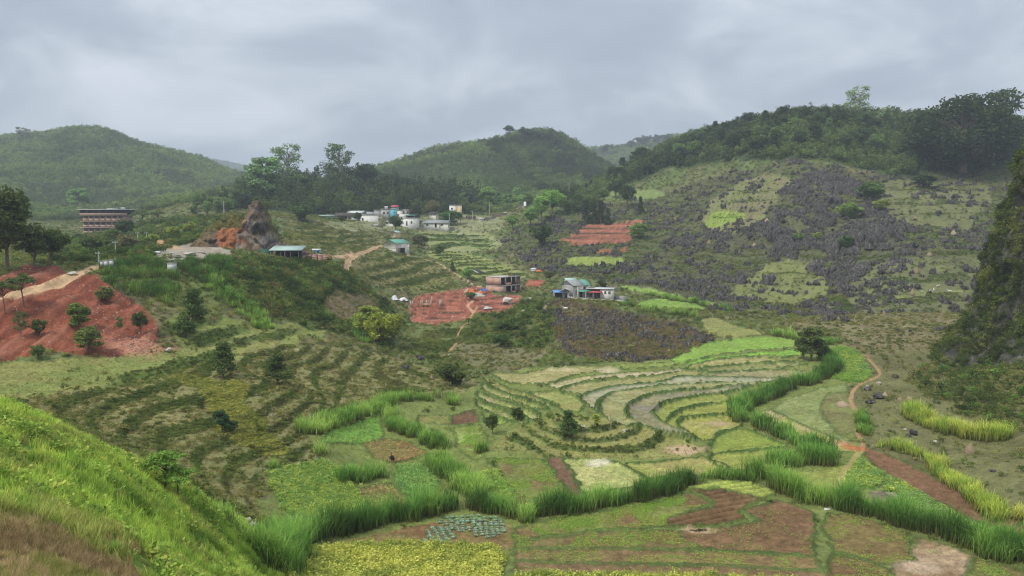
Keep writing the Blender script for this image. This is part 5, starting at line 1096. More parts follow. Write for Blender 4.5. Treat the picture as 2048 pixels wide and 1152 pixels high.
P, _ = sample(cov('stone'), 1500, 80, 1)
PT_STONE = []
for k in range(3):
    v = unit(14); 
    import bmesh
    bm = bmesh.new(); [bm.verts.new(Vector(q) * random.uniform(.7, 1.1)) for q in v]; bmesh.ops.convex_hull(bm, input=bm.verts); me_ = bpy.data.meshes.new("stone"); bm.to_mesh(me_); bm.free(); me_.materials.append(M_STONE); PT_STONE.append(me_)
strew('rubble', 'pale stones scattered over the red soil', 'stones', PT_STONE, P, rng.uniform(.04, .12, len(P)) * np.maximum(1, P[:, 1] / 110), np.ones((len(P), 3)), .6, flat=.6)
h0 = spot(285, 690, 90); q = np.c_[h0[0] + rng.normal(0, 3.2, 420), h0[1] + rng.normal(0, 3.2, 420)]
M_PINK = rock_mat('pinkish_stone', '#7c5a4a', '#a58270', '#c2a796', 2); PT_PINK = [q_.copy() for q_ in PT_STONE]; [q_.materials.clear() or q_.materials.append(M_PINK) for q_ in PT_PINK]
strew('rubble', 'pinkish broken stones at the foot of the red slope', 'stones', PT_PINK, np.c_[q, z_at(q[:, 0], q[:, 1])], rng.uniform(.06, .22, 420), np.ones((420, 3)), .6, flat=.6)

# ------------------------------------------------------------------ steep overgrown cliff at the right edge
def revolve_noise(th, zz, sc):
    return fbm(th * 9 + 40, zz / 6 + 9, 4, 81) * sc
def build_cliff():
    cx, cy = 117.0, 128.0
    th = np.linspace(math.radians(100), math.radians(300), 120); zz = np.linspace(0.0, 64.0, 64)
    T_, Z_ = np.meshgrid(th, zz, indexing='ij')
    r = 34.6 - .285 * Z_ + (fbm(T_ * 7 + 3, Z_ / 9, 4, 82) - .5) * 8 + (fbm(T_ * 26 + 3, Z_ / 2.5, 3, 83) - .5) * 4
    r -= sstep(50, 64, Z_) * 12
    r += 5.0 * (1 - sstep(0, 15, Z_))
    V = np.stack([cx + r * np.cos(T_), cy + r * np.sin(T_), Z_ + 2.0], -1)
    idx = np.arange(T_.size).reshape(T_.shape); F = np.stack([idx[:-1, :-1], idx[:-1, 1:], idx[1:, 1:], idx[1:, :-1]], -1).reshape(-1, 4)[:, ::-1]
    base = np.array([cx, cy, 2.0])
    o = put('cliff', mesh_np('cliff', V.reshape(-1, 3) - base, [F], M_CLIFF, None, True), loc=base)
    tag(o, 'steep limestone cliff overgrown with dark bushes at the right edge', 'cliff')
    n = 15000; a = rng.random(n) * 119; b = rng.random(n) ** 1.1 * 62; i = a.astype(int); j = b.astype(int)
    P = V[i, j] + (V[np.minimum(i + 1, 119), j] - V[i, j]) * (a - i)[:, None] + (V[i, np.minimum(j + 1, 63)] - V[i, j]) * (b - j)[:, None]
    keep = fbm(a / 7, b / 6, 3, 84) > .31; P = P[keep]
    P[:, 2] -= .3
    strew('cliff_bushes', 'dark bushes and creepers hanging on the cliff', 'shrubs', PT_BUSH, P, rng.uniform(.7, 2.1, len(P)), np.clip(palette(['#37461f', '#43541f', '#4f5f28', '#5f6a30', '#3c4a26'], P * [1, 1, 1], 7) * 1.5, 0, .7), .5)
M_CLIFF = rock_mat("cliff_rock", '#33352c', '#4a4a3e', '#77756a', .5)
build_cliff()

# ------------------------------------------------------------------ quarry crag
def build_crag():
    m, nt, out = new_mat("crag_rock")
    at = add(nt, "ShaderNodeAttribute", attribute_name="tint"); g = add(nt, "ShaderNodeNewGeometry")
    mp = add(nt, "ShaderNodeMapping", {"Vector": g.outputs["Position"], "Scale": (1.0, 1.0, .8)})
    n = add(nt, "ShaderNodeTexNoise", {"Vector": mp.outputs[0], "Scale": .9, "Detail": 9.0, "Roughness": .75})
    mr = add(nt, "ShaderNodeMapRange", {"Value": n.outputs[0], "From Min": .35, "From Max": .68, "To Min": .45, "To Max": 1.75})
    s = add(nt, "ShaderNodeVectorMath", {0: at.outputs["Color"]}, operation='SCALE'); nt.links.new(mr.outputs[0], s.inputs["Scale"])
    b = add(nt, "ShaderNodeBump", {"Height": n.outputs[0], "Distance": .8, "Strength": 1.0})
    p = add(nt, "ShaderNodeBsdfPrincipled", {"Base Color": s.outputs[0], "Roughness": .95, "Specular IOR Level": .1, "Normal": b.outputs[0]}); nt.links.new(p.outputs[0], out.inputs[0])
    d = 207.0; k = d / F_PX
    prof = np.array([(385, 500), (402, 470), (425, 442), (450, 432), (470, 428), (484, 426), (493, 420), (498, 408), (505, 401), (517, 399), (522, 410), (529, 430), (533, 448), (538, 468), (546, 482), (570, 490), (600, 500), (640, 510)], float)
    nx, ny = 170, 84
    pxs = np.linspace(385, 640, nx); crest = np.interp(pxs, prof[:, 0], prof[:, 1])
    xs = (pxs - 1024) * k; zc = CAM_Z + (450 - crest) * k
    zb = z_at(xs, np.full(nx, d)) - 1.0
    t = np.concatenate([np.linspace(0, .34, 62)[:-1], np.linspace(.34, 1, 23)])
    T_, XI = np.meshgrid(t, np.arange(nx)); Hh = (zc - zb)[XI]
    rockpx = sstep(486, 498, pxs[XI])
    prof_a = np.interp(T_, [0, .04, .10, .16, .42, .70, 1], [0, .34, .55, .60, 1, .7, 0])
    prof_t = np.interp(T_, [0, .05, .13, .22, .32, .62, 1], [0, .42, .74, .93, 1, .66, 0])
    prof_t = prof_t * rockpx + prof_a * (1 - rockpx)
    yy = d - 5 + T_ * 24
    zz = zb[XI] + Hh * prof_t; xx = xs[XI]; amp = np.minimum(1, prof_t * 4)
    rid_ = np.abs(fbm(xx / 2.6, zz / 3.4, 4, 86) - .5) * 2; blk = fbm(xx / 1.1, zz / 1.5, 3, 87) - .5
    V = np.stack([xx + (fbm(xx / 2, zz / 2, 3, 85) - .5) * 1.6 * amp, yy - 3.2 * (rid_ - .35) * amp + 1.6 * blk * amp, zz + (fbm(xx / 1.6, yy / 1.6, 4, 88) - .5) * 2.2 * amp], -1)
    P_ = pxs[XI]; grass = C('#6f6f3c'); dark = C('#4a4541'); orange = C('#96603c'); pale = C('#857d73'); earth = C('#6a5a40')
    c = np.zeros(V.shape); c[:] = dark
    nn = fbm(xx / 1.8, zz / 1.6, 3, 89)
    c = mixc(c, np.broadcast_to(pale, c.shape), ((P_ > 470) & (P_ < 560)) * sstep(.42, .58, nn) * .9)
    c = mixc(c, np.broadcast_to(C('#7a6248'), c.shape), sstep(.5, .62, fbm(xx / 3, zz / 2, 3, 92)) * .6)
    c = mixc(c, np.broadcast_to(orange, c.shape), (sstep(432, 445, P_) * (1 - sstep(488, 504, P_))) * (T_ < .17) * sstep(.36, .52, fbm(xx / 2.4, zz / 3, 3, 90)))
    c = mixc(c, np.broadcast_to(earth, c.shape), (1 - sstep(425, 445, P_)) * (T_ < .5))
    c = mixc(c, np.broadcast_to(grass, c.shape), sstep(.14, .18, T_) * np.where(P_ > 490, 0, 1))
    c = mixc(c, np.broadcast_to(grass, c.shape), sstep(.28, .34, T_) * .5)
    c = mixc(c, np.broadcast_to(C('#7d7f48'), c.shape), sstep(545, 570, P_) * sstep(.25, .4, T_))
    idx = np.arange(nx * ny).reshape(nx, ny); F = np.stack([idx[:-1, :-1], idx[1:, :-1], idx[1:, 1:], idx[:-1, 1:]], -1).reshape(-1, 4)
    base = np.array([xs.mean(), d, zb.min()])
    o = put('rock_outcrop', mesh_np('rock_outcrop', V.reshape(-1, 3) - base, [F], m, c.reshape(-1, 3), False), loc=base)
    tag(o, 'quarried dark crag with an orange cut face behind the shed', 'rock')
    w = (sstep(.14, .2, T_) * np.where(P_ > 490, sstep(.28, .36, T_) * .5, 1)).ravel(); kx = rng.choice(nx * ny, 900, p=w / w.sum())
    pts = V.reshape(-1, 3)[kx] + rng.normal(0, .15, (900, 3)) * [1, 1, 0]
    strew('crag_grass', 'dry grass and bushes on top of the quarried crag', 'grass', PT_DRY + PT_LOW[:2], pts, rng.uniform(.7, 1.5, 900), np.clip(palette(['#6f6f3c', '#7d7a48', '#5a6432'], pts, 6) * 1.5, 0, .7), .2)
build_crag()
# ------------------------------------------------------------------ building materials
def plain(name, h, rough=.85, var=.22, scale=1.2, streak=0.0, spec=.2, k=.9):
    m, nt, out = new_mat(name)
    g = add(nt, "ShaderNodeNewGeometry")
    mp = add(nt, "ShaderNodeMapping", {"Vector": g.outputs["Position"], "Scale": (scale, scale, scale * (.25 if streak else 1))})
    n = add(nt, "ShaderNodeTexNoise", {"Vector": mp.outputs[0], "Scale": 1.0, "Detail": 7.0, "Roughness": .65})
    mr = add(nt, "ShaderNodeMapRange", {"Value": n.outputs[0], "From Min": .3, "From Max": .7, "To Min": 1 - var, "To Max": 1 + var})
    s = add(nt, "ShaderNodeVectorMath", {0: tuple(lin(h) * k)}, operation='SCALE'); nt.links.new(mr.outputs[0], s.inputs["Scale"])
    p = add(nt, "ShaderNodeBsdfPrincipled", {"Base Color": s.outputs[0], "Roughness": rough, "Specular IOR Level": spec}); nt.links.new(p.outputs[0], out.inputs[0]); return m
def brick_mat(name, h, mortar):
    m, nt, out = new_mat(name)
    g = add(nt, "ShaderNodeTexCoord")
    mp = add(nt, "ShaderNodeMapping", {"Vector": g.outputs["Object"], "Rotation": (math.pi / 2, 0, .6)})
    b = add(nt, "ShaderNodeTexBrick", {"Vector": mp.outputs[0], "Color1": tuple(lin(h)) + (1,), "Color2": tuple(lin(h) * .7) + (1,), "Mortar": tuple(lin(mortar)) + (1,), "Scale": 3.0})
    p = add(nt, "ShaderNodeBsdfPrincipled", {"Base Color": b.outputs[0], "Roughness": .9}); nt.links.new(p.outputs[0], out.inputs[0]); return m
W_WHITE = plain('white_plaster', '#d6d4cb', streak=1, var=.16); W_GREY = plain('grey_cement', '#9a9894', streak=1); W_CREAM = plain('cream_plaster', '#cdb995', streak=1)
W_PINK = plain('pinkish_plaster', '#ab9282', streak=1); W_BRICK = plain('pink_brick', '#bd9886', .9, .16, 2.5); W_CONC = plain('concrete', '#aaa69d', streak=1)
W_TURQ = plain('turquoise_paint', '#63b5bd', var=.08); W_YEL = plain('yellow_paint', '#cdb452', var=.1); W_DARK = plain('dark_inside', '#23221f'); W_GLASS = plain('dark_glass', '#2b3036', .25, .1, 1, 0, .5)
R_GREEN = plain('green_sheet', '#5f9a84', .5, .12); R_PGREEN = plain('pale_green_sheet', '#a3b8ae', .5, .1); R_GREY = plain('grey_sheet', '#8e9290', .6, .15); R_DARK = plain('dark_tiles', '#4c4640', .9, .3, 3)
R_RED = plain('red_sheet', '#b0505a', .55, .12); R_WHITE = plain('white_sheet', '#c3c5c2', .5, .1); R_BLUE = plain('blue_sheet', '#5f8ec6', .5, .12); R_DGREEN = plain('dark_green_sheet', '#25503f', .6, .15)
M_WOOD = plain('weathered_wood', '#8a7358', .9, .3, 4); M_TIMB = plain('raw_timber', '#b3916a', .9, .2, 4); M_METAL = plain('galvanised_metal', '#a0a4a6', .45, .1)
M_POLE = plain('concrete_pole', '#b5b2a8', .9, .15, 2, 1); T_WHITE = plain('white_tarpaulin', '#d0d0d2', .6, .15); T_ORANGE = plain('orange_tarpaulin', '#cf7040', .6, .15); T_BLUE = plain('blue_tarpaulin', '#3f63a8', .6, .2)
M_STRAW = plain('straw', '#8a7a60', .95, .35, 5); M_STRAWP = plain('pale_straw', '#9c8b72', .95, .3, 5); M_GRAVEL = plain('gravel', '#a5a29c', .95, .3, 6)

def boxv(x0, x1, y0, y1, z0, z1):
    V = np.array([(x, y, z) for x in (x0, x1) for y in (y0, y1) for z in (z0, z1)], float)
    F = np.array([(0, 1, 3, 2), (4, 6, 7, 5), (0, 4, 5, 1), (2, 3, 7, 6), (0, 2, 6, 4), (1, 5, 7, 3)]); return V, F
def part(root, name, mat, *boxes):
    A = Acc()
    for b in boxes:
        if isinstance(b, tuple) and len(b) == 2 and not np.isscalar(b[0]): A.add(np.asarray(b[0], float), b[1])
        else: A.add(*boxv(*b))
    return put(name, A.mesh(name, mat), root)
def prism(x0, x1, y0, y1, z0, zr, axis='x', over=.35, th=.12):
    """gable roof of two sheets; ridge along axis"""
    if axis == 'x':
        ym = (y0 + y1) / 2; s = (zr - z0) / (ym - y0); o = over
        P = [(y0 - o, z0 - s * o), (ym, zr), (y1 + o, z0 - s * o)]
        pts = [(x, y, z + dz) for x in (x0 - o, x1 + o) for dz in (0, th) for y, z in P]
    else:
        xm = (x0 + x1) / 2; s = (zr - z0) / (xm - x0); o = over
        P = [(x0 - o, z0 - s * o), (xm, zr), (x1 + o, z0 - s * o)]
        pts = [(x, y, z + dz) for y in (y0 - o, y1 + o) for dz in (0, th) for x, z in P]
    V = np.array(pts); F = [(0, 6, 7, 1), (1, 7, 8, 2), (3, 4, 10, 9), (4, 5, 11, 10), (0, 3, 9, 6), (2, 8, 11, 5), (0, 1, 4, 3), (1, 2, 5, 4), (6, 9, 10, 7), (7, 10, 11, 8)]
    return V, np.array(F)
def gable(x0, x1, y0, y1, zb, z0, zr, axis='x'):
    """walls of a gabled house as one closed solid"""
    if axis == 'x':
        ym = (y0 + y1) / 2; V = [(x, y, z) for x in (x0, x1) for y, z in ((y0, zb), (y1, zb), (y1, z0), (ym, zr), (y0, z0))]
    else:
        xm = (x0 + x1) / 2; V = [(x, y, z) for y in (y0, y1) for x, z in ((x0, zb), (x1, zb), (x1, z0), (xm, zr), (x0, z0))]
    return np.array(V, float), [np.array([(i, (i + 1) % 5, (i + 1) % 5 + 5, i + 5) for i in range(5)]), np.array([(0, 1, 2), (0, 2, 3), (0, 3, 4), (5, 7, 6), (5, 8, 7), (5, 9, 8)])]
def slope_roof(x0, x1, y0, y1, zf, zk, th=.1):
    V, F = boxv(x0, x1, y0, y1, 0, th); V[:, 2] += np.where(V[:, 1] == y0, zf, zk); return V, F
def site(name, label, cat, px, py, d, rz=0.0, group=None, drop=0.0):
    """an empty at the foot of a thing, standing on the ground d metres ahead"""
    u, s = pix(px, py); e = bpy.data.objects.new(name, None); col.objects.link(e); e.empty_display_size = .5
    z = s * d + CAM_Z
    e.location = (u * d, d, z - drop); e.rotation_euler = (0, 0, rz); tag(e, label, cat, group); return e
def win(root, mat, x0, x1, y, z0, z1, side='y', fr=None, d=.06):
    """window: frame standing proud of the wall, pane inside it"""
    fr = fr or W_WHITE; t = .09
    if side == 'y':
        w = part(root, 'window', fr, (x0, x1, y - d, y - .003, z0, z0 + t), (x0, x1, y - d, y - .003, z1 - t, z1), (x0, x0 + t, y - d + .01, y - .003, z0 + t, z1 - t), (x1 - t, x1, y - d + .01, y - .003, z0 + t, z1 - t))
        part(w, 'pane', mat, (x0 + t, x1 - t, y - d * .5, y - .003, z0 + t, z1 - t))
    else:
        w = part(root, 'window', fr, (y + .003, y + d, x0, x1, z0, z0 + t), (y + .003, y + d, x0, x1, z1 - t, z1), (y + .003, y + d - .01, x0, x0 + t, z0 + t, z1 - t), (y + .003, y + d - .01, x1 - t, x1, z0 + t, z1 - t))
        part(w, 'pane', mat, (y + .003, y + d * .5, x0 + t, x1 - t, z0 + t, z1 - t))
    return w

# ------------------------------------------------------------------ long storeyed building far left
k = 380 / F_PX
r = site('hotel_building', 'long four storeyed building with pinkish balconies and a dark top floor', 'building', 210, 468, 380, .08)
Wd = 45 * k; fl = 12.3 * k
for f in range(-1, 3):
    z = f * fl
    part(r, 'wall', W_PINK, (-Wd + .8, Wd - 1.2, .5, 9, z + .02, z + fl - .02))
    part(r, 'ledge', W_PINK, (-Wd, Wd, -1.0, 9.3, z + fl - .02, z + fl + .34))
    for b in range(7):
        x0 = -Wd + 1.2 + b * (2 * Wd - 3.0) / 7; x1 = x0 + (2 * Wd - 3.0) / 7 - .35
        part(r, 'balcony_panel', W_PINK, (x0, x1, -.55, -.42, z + .36, z + 1.5))
        w = part(r, 'window', W_GLASS, (x0 + .1, x1 - .1, .42, .497, z + 1.5, z + 2.7))
        part(w, 'mullion', W_PINK, *[(x0 + .1 + q * (x1 - x0 - .2) / 6, x0 + .19 + q * (x1 - x0 - .2) / 6, .34, .42, z + 1.5, z + 2.7) for q in range(1, 6)])
        part(r, 'post', W_PINK, (x1 + .08, x1 + .28, -.62, -.36, z + .34, z + fl - .02))
z = 3 * fl
part(r, 'top_floor', W_DARK, (-Wd - .2, Wd + .3, -.4, 9.1, z + .34, z + 11 * k))
for b in range(8): part(r, 'post', R_DARK, (-Wd + b * (2 * Wd - .3) / 7, -Wd + .3 + b * (2 * Wd - .3) / 7, -.8, -.5, z + .34, z + 11 * k))
part(r, 'railing', W_PINK, (-Wd, Wd, -.98, -.9, z + .34, z + 1.15))
part(r, 'roof', R_WHITE, (-Wd - .8, Wd + .8, -1.6, 9.9, z + 11 * k, z + 12.2 * k))
part(r, 'roof_room', R_WHITE, (0, 4.2, 3, 6, z + 12.2 * k, z + 14 * k)); 
v, f_ = tube([(Wd - 4.4, 3, z + 12.2 * k + .45), (Wd - 2.2, 3, z + 12.2 * k + .45)], .55, .55, 10); part(r, 'water_tank', M_METAL, (v, f_))

# ------------------------------------------------------------------ open shed by the quarry
k = 200 / F_PX
r = site('open_shed', 'open fronted shed with a pale green sloping roof by the quarry', 'shed', 570, 519, 200, .06, drop=.3)
w = 27 * k
part(r, 'roof', R_PGREEN, slope_roof(-w - .4, w + 1.0, -1.0, 5.2, 2.7, 3.75))
part(r, 'back_wall', W_GREY, (-w, w, 4.7, 4.85, -.5, 3.4)); part(r, 'side_wall', W_DARK, (w - .12, w, 0, 4.7, -.5, 3.0)); part(r, 'floor_slab', W_CONC, (-w - .2, w + .2, -.6, 4.9, -1.5, .15))
for x in (-w, -w * .28, w * .42, w): part(r, 'post', M_METAL, (x - .07, x + .07, -.3, -.16, .15, 3.0))
part(r, 'sheet_wall', R_DGREEN, (-w - 3.5, -w - .1, 1.2, 1.28, -.6, 3.1)); part(r, 'beam', M_METAL, (-w, w, -.3, -.18, 2.6, 2.76))
part(r, 'workbench', M_WOOD, (-w + .8, -w + 2.6, 2, 2.8, .95, 1.05), (-w + .9, -w + 1.0, 2.1, 2.7, .15, .95), (-w + 2.4, -w + 2.5, 2.1, 2.7, .15, .95))
r = site('street_lamp', 'white street lamp standing before the open shed', 'lamp', 570, 520, 196.5, drop=.8)
v, f_ = tube([(0, 0, 0), (0, 0, 2.6), (.08, 0, 3.1), (.5, 0, 3.35)], .08, .04, 6); part(r, 'pole', M_POLE, (v, f_)); part(r, 'lamp_head', R_WHITE, (.42, .95, -.09, .09, 3.3, 3.39))
for i, (px_, py_, n, lab) in enumerate([(607, 519, 3, 'leftmost red brick stack by the shed'), (618, 520, 4, 'second red brick stack by the shed'), (630, 520, 4, 'third red brick stack by the shed'), (641, 519, 4, 'fourth red brick stack by the shed'), (650, 517, 3, 'rightmost red brick stack by the shed')]):
    r = site('brick_stack', lab, 'bricks', px_, py_, 203, .1 * i - .2, 'brick stacks by the shed', drop=.3)
    part(r, 'pallet', M_WOOD, (-.62, .62, -.5, .5, 0, .14))
    for q in range(n): part(r, 'brick_layer', W_BRICK, (-.6 + .02 * (q % 2), .6 - .02 * (q % 2), -.48, .48, .143 + q * .4, .143 + q * .4 + .39))
r = site('small_hut', 'little pale blue hut behind the brick stacks', 'hut', 633, 511, 212, .3); part(r, 'wall', W_TURQ, (-1, 1, -.8, .8, -.5, 1.5)); part(r, 'roof', R_WHITE, slope_roof(-1.2, 1.2, -1.0, 1.0, 1.5, 1.8)); part(r, 'door', W_DARK, (.2, .7, -.83, -.803, -.3, 1.2))
r = site('rubbish_heap', 'heap of grey sheets and slabs beside the dirt track', 'heap', 672, 546, 206, .4)
for q in range(9):
    a = rng.uniform(-1.8, 1.8); V_, F_ = boxv(-.8, .8, -.5, .5, 0, .08); c_, s_ = math.cos(q), math.sin(q); V_ = np.c_[V_[:, 0] * c_ - V_[:, 1] * s_ + a, V_[:, 0] * s_ + V_[:, 1] * c_ + rng.uniform(-.8, .8), V_[:, 2] + V_[:, 0] * rng.uniform(-.4, .4) + .2 + rng.uniform(0, .5)]; part(r, 'sheet', [T_WHITE, R_GREY, W_GREY][q % 3], (V_, F_))

# ------------------------------------------------------------------ white barn
r = site('barn', 'white walled barn with a green sheet roof at the end of the track', 'barn', 792, 505, 300, -.66, drop=.3)
r.location.z += 0
part(r, 'wall', W_WHITE, gable(-3.4, 3.4, 0, 7.4, -1.5, 3.9, 5.3, 'y')); part(r, 'roof', R_GREEN, prism(-3.4, 3.4, 0, 7.4, 3.95, 5.35, 'y', .4, .1))
dr = part(r, 'door', W_DARK, (3.403, 3.46, 2.2, 4.8, -.8, 2.0)); part(dr, 'door_leaf', M_WOOD, (3.47, 3.55, 1.1, 2.2, -.8, 2.0)); part(r, 'band', W_GREY, (-3.42, 3.42, -.03, 7.43, 1.95, 2.1))
for o in r.children: o.location.x -= 3.4

# ------------------------------------------------------------------ unfinished concrete building
r = site('unfinished_building', 'two storeyed concrete frame building with one pink brick side wall', 'building', 1001, 590, 243, .78)
Wb, Db, hs = 9.2, 6.6, 2.85
for q in range(3): part(r, 'floor_slab', W_CONC, (-.15, Wb + .15, -.15, Db + .15, q * hs - .12, q * hs + .12) if q else (-.15, Wb + .15, -.15, Db + .15, -1.2, .12))
for q in range(2):
    for x in (0, 2.15, 4.9, 7.0, Wb):
        for y in (0, Db): part(r, 'column', W_CONC, (x - .15, x + .15, y - .14, y + .16, q * hs + .122, (q + 1) * hs - .122))
    part(r, 'side_wall', W_BRICK, (-.1, .1, .18, Db * .5 - .1, q * hs + .124, (q + 1) * hs - .124), (-.1, .1, Db * .5 + .1, Db - .2, q * hs + .124, (q + 1) * hs - .124))
    part(r, 'side_column', W_CONC, (-.13, .13, Db * .5 - .1, Db * .5 + .1, q * hs + .122, (q + 1) * hs - .122))
    part(r, 'back_wall', W_BRICK, (.2, Wb - .2, Db - .35, Db - .18, q * hs + .124, (q + 1) * hs - .124)); part(r, 'inner_wall', W_BRICK, (4.8, 5.0, 2.2, Db - .4, q * hs + .124, (q + 1) * hs - .124)); part(r, 'end_wall', W_BRICK, (Wb - .1, Wb + .1, .2, Db - .2, q * hs + .124, (q + 1) * hs - .124))
    for x in np.arange(.6, Wb, .8): part(r, 'prop', M_WOOD, (x - .04, x + .04, 1.6, 1.68, q * hs + .122, (q + 1) * hs - .122))
part(r, 'front_wall', W_BRICK, (.16, 2.0, -.1, .1, .124, hs - .124)); part(r, 'front_wall', W_BRICK, (5.06, 6.84, -.1, .1, .124, 1.0)); part(r, 'front_wall', W_BRICK, (2.31, 4.74, -.1, .1, hs + .124, hs + 1.0))
for x in (2.15, 4.9, 7.0): part(r, 'starter_bars', M_METAL, (x - .1, x - .07, -.05, -.02, 2 * hs + .12, 2 * hs + .75), (x + .07, x + .1, .05, .08, 2 * hs + .12, 2 * hs + .75))
part(r, 'roof_clutter', M_WOOD, (4.6, 5.4, .6, 1.2, 2 * hs + .123, 2 * hs + .5), (6.3, 7.6, 1, 1.5, 2 * hs + .123, 2 * hs + .4))

# ------------------------------------------------------------------ the farm houses in the middle
r = site('farmhouse', 'two storeyed white house with a grey and green sheet roof', 'house', 1147, 595, 220, -1.0)
L_, Wg, hh = 6.0, 5.6, 3.6
part(r, 'wall', W_WHITE, gable(-Wg, 0, 0, L_, -1.5, hh, hh + 1.25, 'y')); part(r, 'roof', R_GREY, prism(-Wg, 0, 0, L_ * .62, hh + .03, hh + 1.28, 'y', .5, .09)); part(r, 'green_roof', R_GREEN, prism(-Wg, 0, L_ * .62 + .95, L_, hh + .035, hh + 1.285, 'y', .48, .09))
part(r, 'gable_cladding', W_GREY, (-Wg + .15, -.15, -.05, -.003, .2, hh - .1)); 
win(r, W_GLASS, 1.2, 2.0, .0, 2.3, 3.2, 'x'); win(r, W_GLASS, 3.6, 4.5, .0, 2.3, 3.2, 'x'); part(r, 'door', R_DGREEN, (.003, .06, 2.2, 3.2, -.1, 1.7)); win(r, W_GLASS, 4.2, 5.3, 0, .5, 1.5, 'x')
part(r, 'awning', R_GREEN, (*[slope_roof(0, 1, 0, 1, 0, 0)[0] * [1.9, L_ - 1.2, 1] + [.05, 1.0, 0] + np.c_[np.zeros((8, 2)), -.35 * slope_roof(0, 1, 0, 1, 0, 0)[0][:, 0] + 2.05]], slope_roof(0, 1, 0, 1, 0, 0)[1]))
for y in (.1, 3.0, L_ - .3): part(r, 'post', W_WHITE, (1.75, 1.95, y, y + .2, -1.2, 1.7 if y > .5 else 3.3))
part(r, 'porch_slab', W_CONC, (0, 2.2, -.3, L_ + .2, -1.6, -.1)); part(r, 'balcony', R_DGREEN, (.07, 1.5, L_ - .6, L_ + 1.2, 2.1, 2.7))
r = site('farmhouse_annex', 'low white annex with a red awning beside the two storeyed house', 'house', 1202, 594, 221, -.25)
part(r, 'wall', W_WHITE, (-.2, 3.4, .0, 4.5, -1.6, 2.3)); part(r, 'kitchen_wall', W_GREY, (-4.3, -.2, 1.6, 4.4, -1.6, 2.0)); part(r, 'roof', R_WHITE, (-4.4, 3.7, -.3, 4.8, 2.32, 2.52)); part(r, 'red_awning', R_RED, slope_roof(-4.6, .3, -1.6, 1.5, 1.35, 1.95))
for x in (-4.4, -2.0, .1): part(r, 'post', M_METAL, (x, x + .1, -1.5, -1.4, -.5, 1.35))
win(r, W_GLASS, .9, 1.6, 0, .9, 1.8); win(r, W_GLASS, 2.1, 2.9, 0, .9, 1.8); part(r, 'terrace', W_CONC, (-4.8, 3.6, -2.2, 1.6, -2.2, -.6)); part(r, 'pillar', W_CONC, (1.0, 1.3, -2.5, -2.2, -2.6, -.5), (2.9, 3.3, -2.5, -2.2, -2.6, -.5))
r = site('concrete_wall', 'pale concrete yard wall right of the red awning', 'wall', 1238, 606, 221, -.25); part(r, 'panel', W_WHITE, (-1.9, 1.6, 0, .2, -.8, .9)); part(r, 'back_panel', W_GREY, (-1.7, 1.8, 2.2, 2.4, -.6, 1.9)); part(r, 'coping', W_CONC, (-2.0, 1.7, -.05, .25, .903, 1.0))
r = site('farm_shed', 'grey gabled shed left of the two storeyed house', 'shed', 1132, 593, 222, -.35); part(r, 'wall', W_GREY, gable(-1.8, 1.8, 0, 3, -1, 1.5, 2.3, 'y')); part(r, 'roof', R_WHITE, prism(-1.8, 1.8, 0, 3, 1.53, 2.33, 'y', .35, .07)); part(r, 'door', W_DARK, (-.4, .4, -.05, -.003, -.6, 1.1))
r = site('farm_shed', 'low shed with a blue sheet roof left of the farm houses', 'shed', 1117, 590, 222, .1); part(r, 'wall', W_GREY, (-1.3, 1.3, 0, 2, -.8, .7)); part(r, 'roof', R_BLUE, slope_roof(-1.5, 1.5, -.5, 2.2, .72, 1.25)); part(r, 'opening', W_DARK, (-1.0, 1.0, -.04, -.003, -.5, .6))
r = site('farm_shed', 'small grey hut roof showing behind the two storeyed house', 'shed', 1142, 566, 255, .2); part(r, 'wall', W_GREY, (-1.8, 1.8, 0, 2.4, -1, 1.0)); part(r, 'roof', R_PGREEN, prism(-1.8, 1.8, 0, 2.4, 1.02, 1.6, 'x', .3, .08)); part(r, 'opening', W_DARK, (-.5, .5, -.04, -.003, -.8, .7))
r = site('arched_shed', 'shed with white bent roof edge below the rice steps', 'shed', 943, 556, 280, -.5)
part(r, 'wall', W_GREY, gable(-2.9, 2.9, 0, 4, -1.2, 1.9, 3.1, 'y')); part(r, 'roof', R_DARK, prism(-2.9, 2.9, .2, 4, 1.93, 3.13, 'y', .3, .08)); part(r, 'roof_edge', R_WHITE, prism(-2.9, 2.9, -.32, -.3, 1.96, 3.16, 'y', .38, .26)); part(r, 'opening', W_DARK, (-1.2, 1.2, -.06, -.003, -.8, 1.3))
r = site('field_hut', 'small yellow hut at the foot of the slope behind the houses', 'hut', 1079, 549, 300, .2); part(r, 'wall', W_YEL, (-1, 1.0, 0, 1.6, -.6, 1.2)); part(r, 'roof', T_ORANGE, prism(-1, 1, 0, 1.6, 1.22, 1.8, 'x', .2, .07)); part(r, 'opening', W_DARK, (-.35, .35, -.04, -.003, -.4, .8))
r = site('field_hut', 'small white hut left of the yellow hut', 'hut', 1066, 546, 302, -.3); part(r, 'wall', W_WHITE, (-.9, .9, 0, 1.6, -.8, 1.4)); part(r, 'roof', R_WHITE, slope_roof(-1.1, 1.1, -.2, 1.8, 1.42, 1.9)); part(r, 'opening', W_DARK, (-.3, .3, -.04, -.003, -.4, .9))

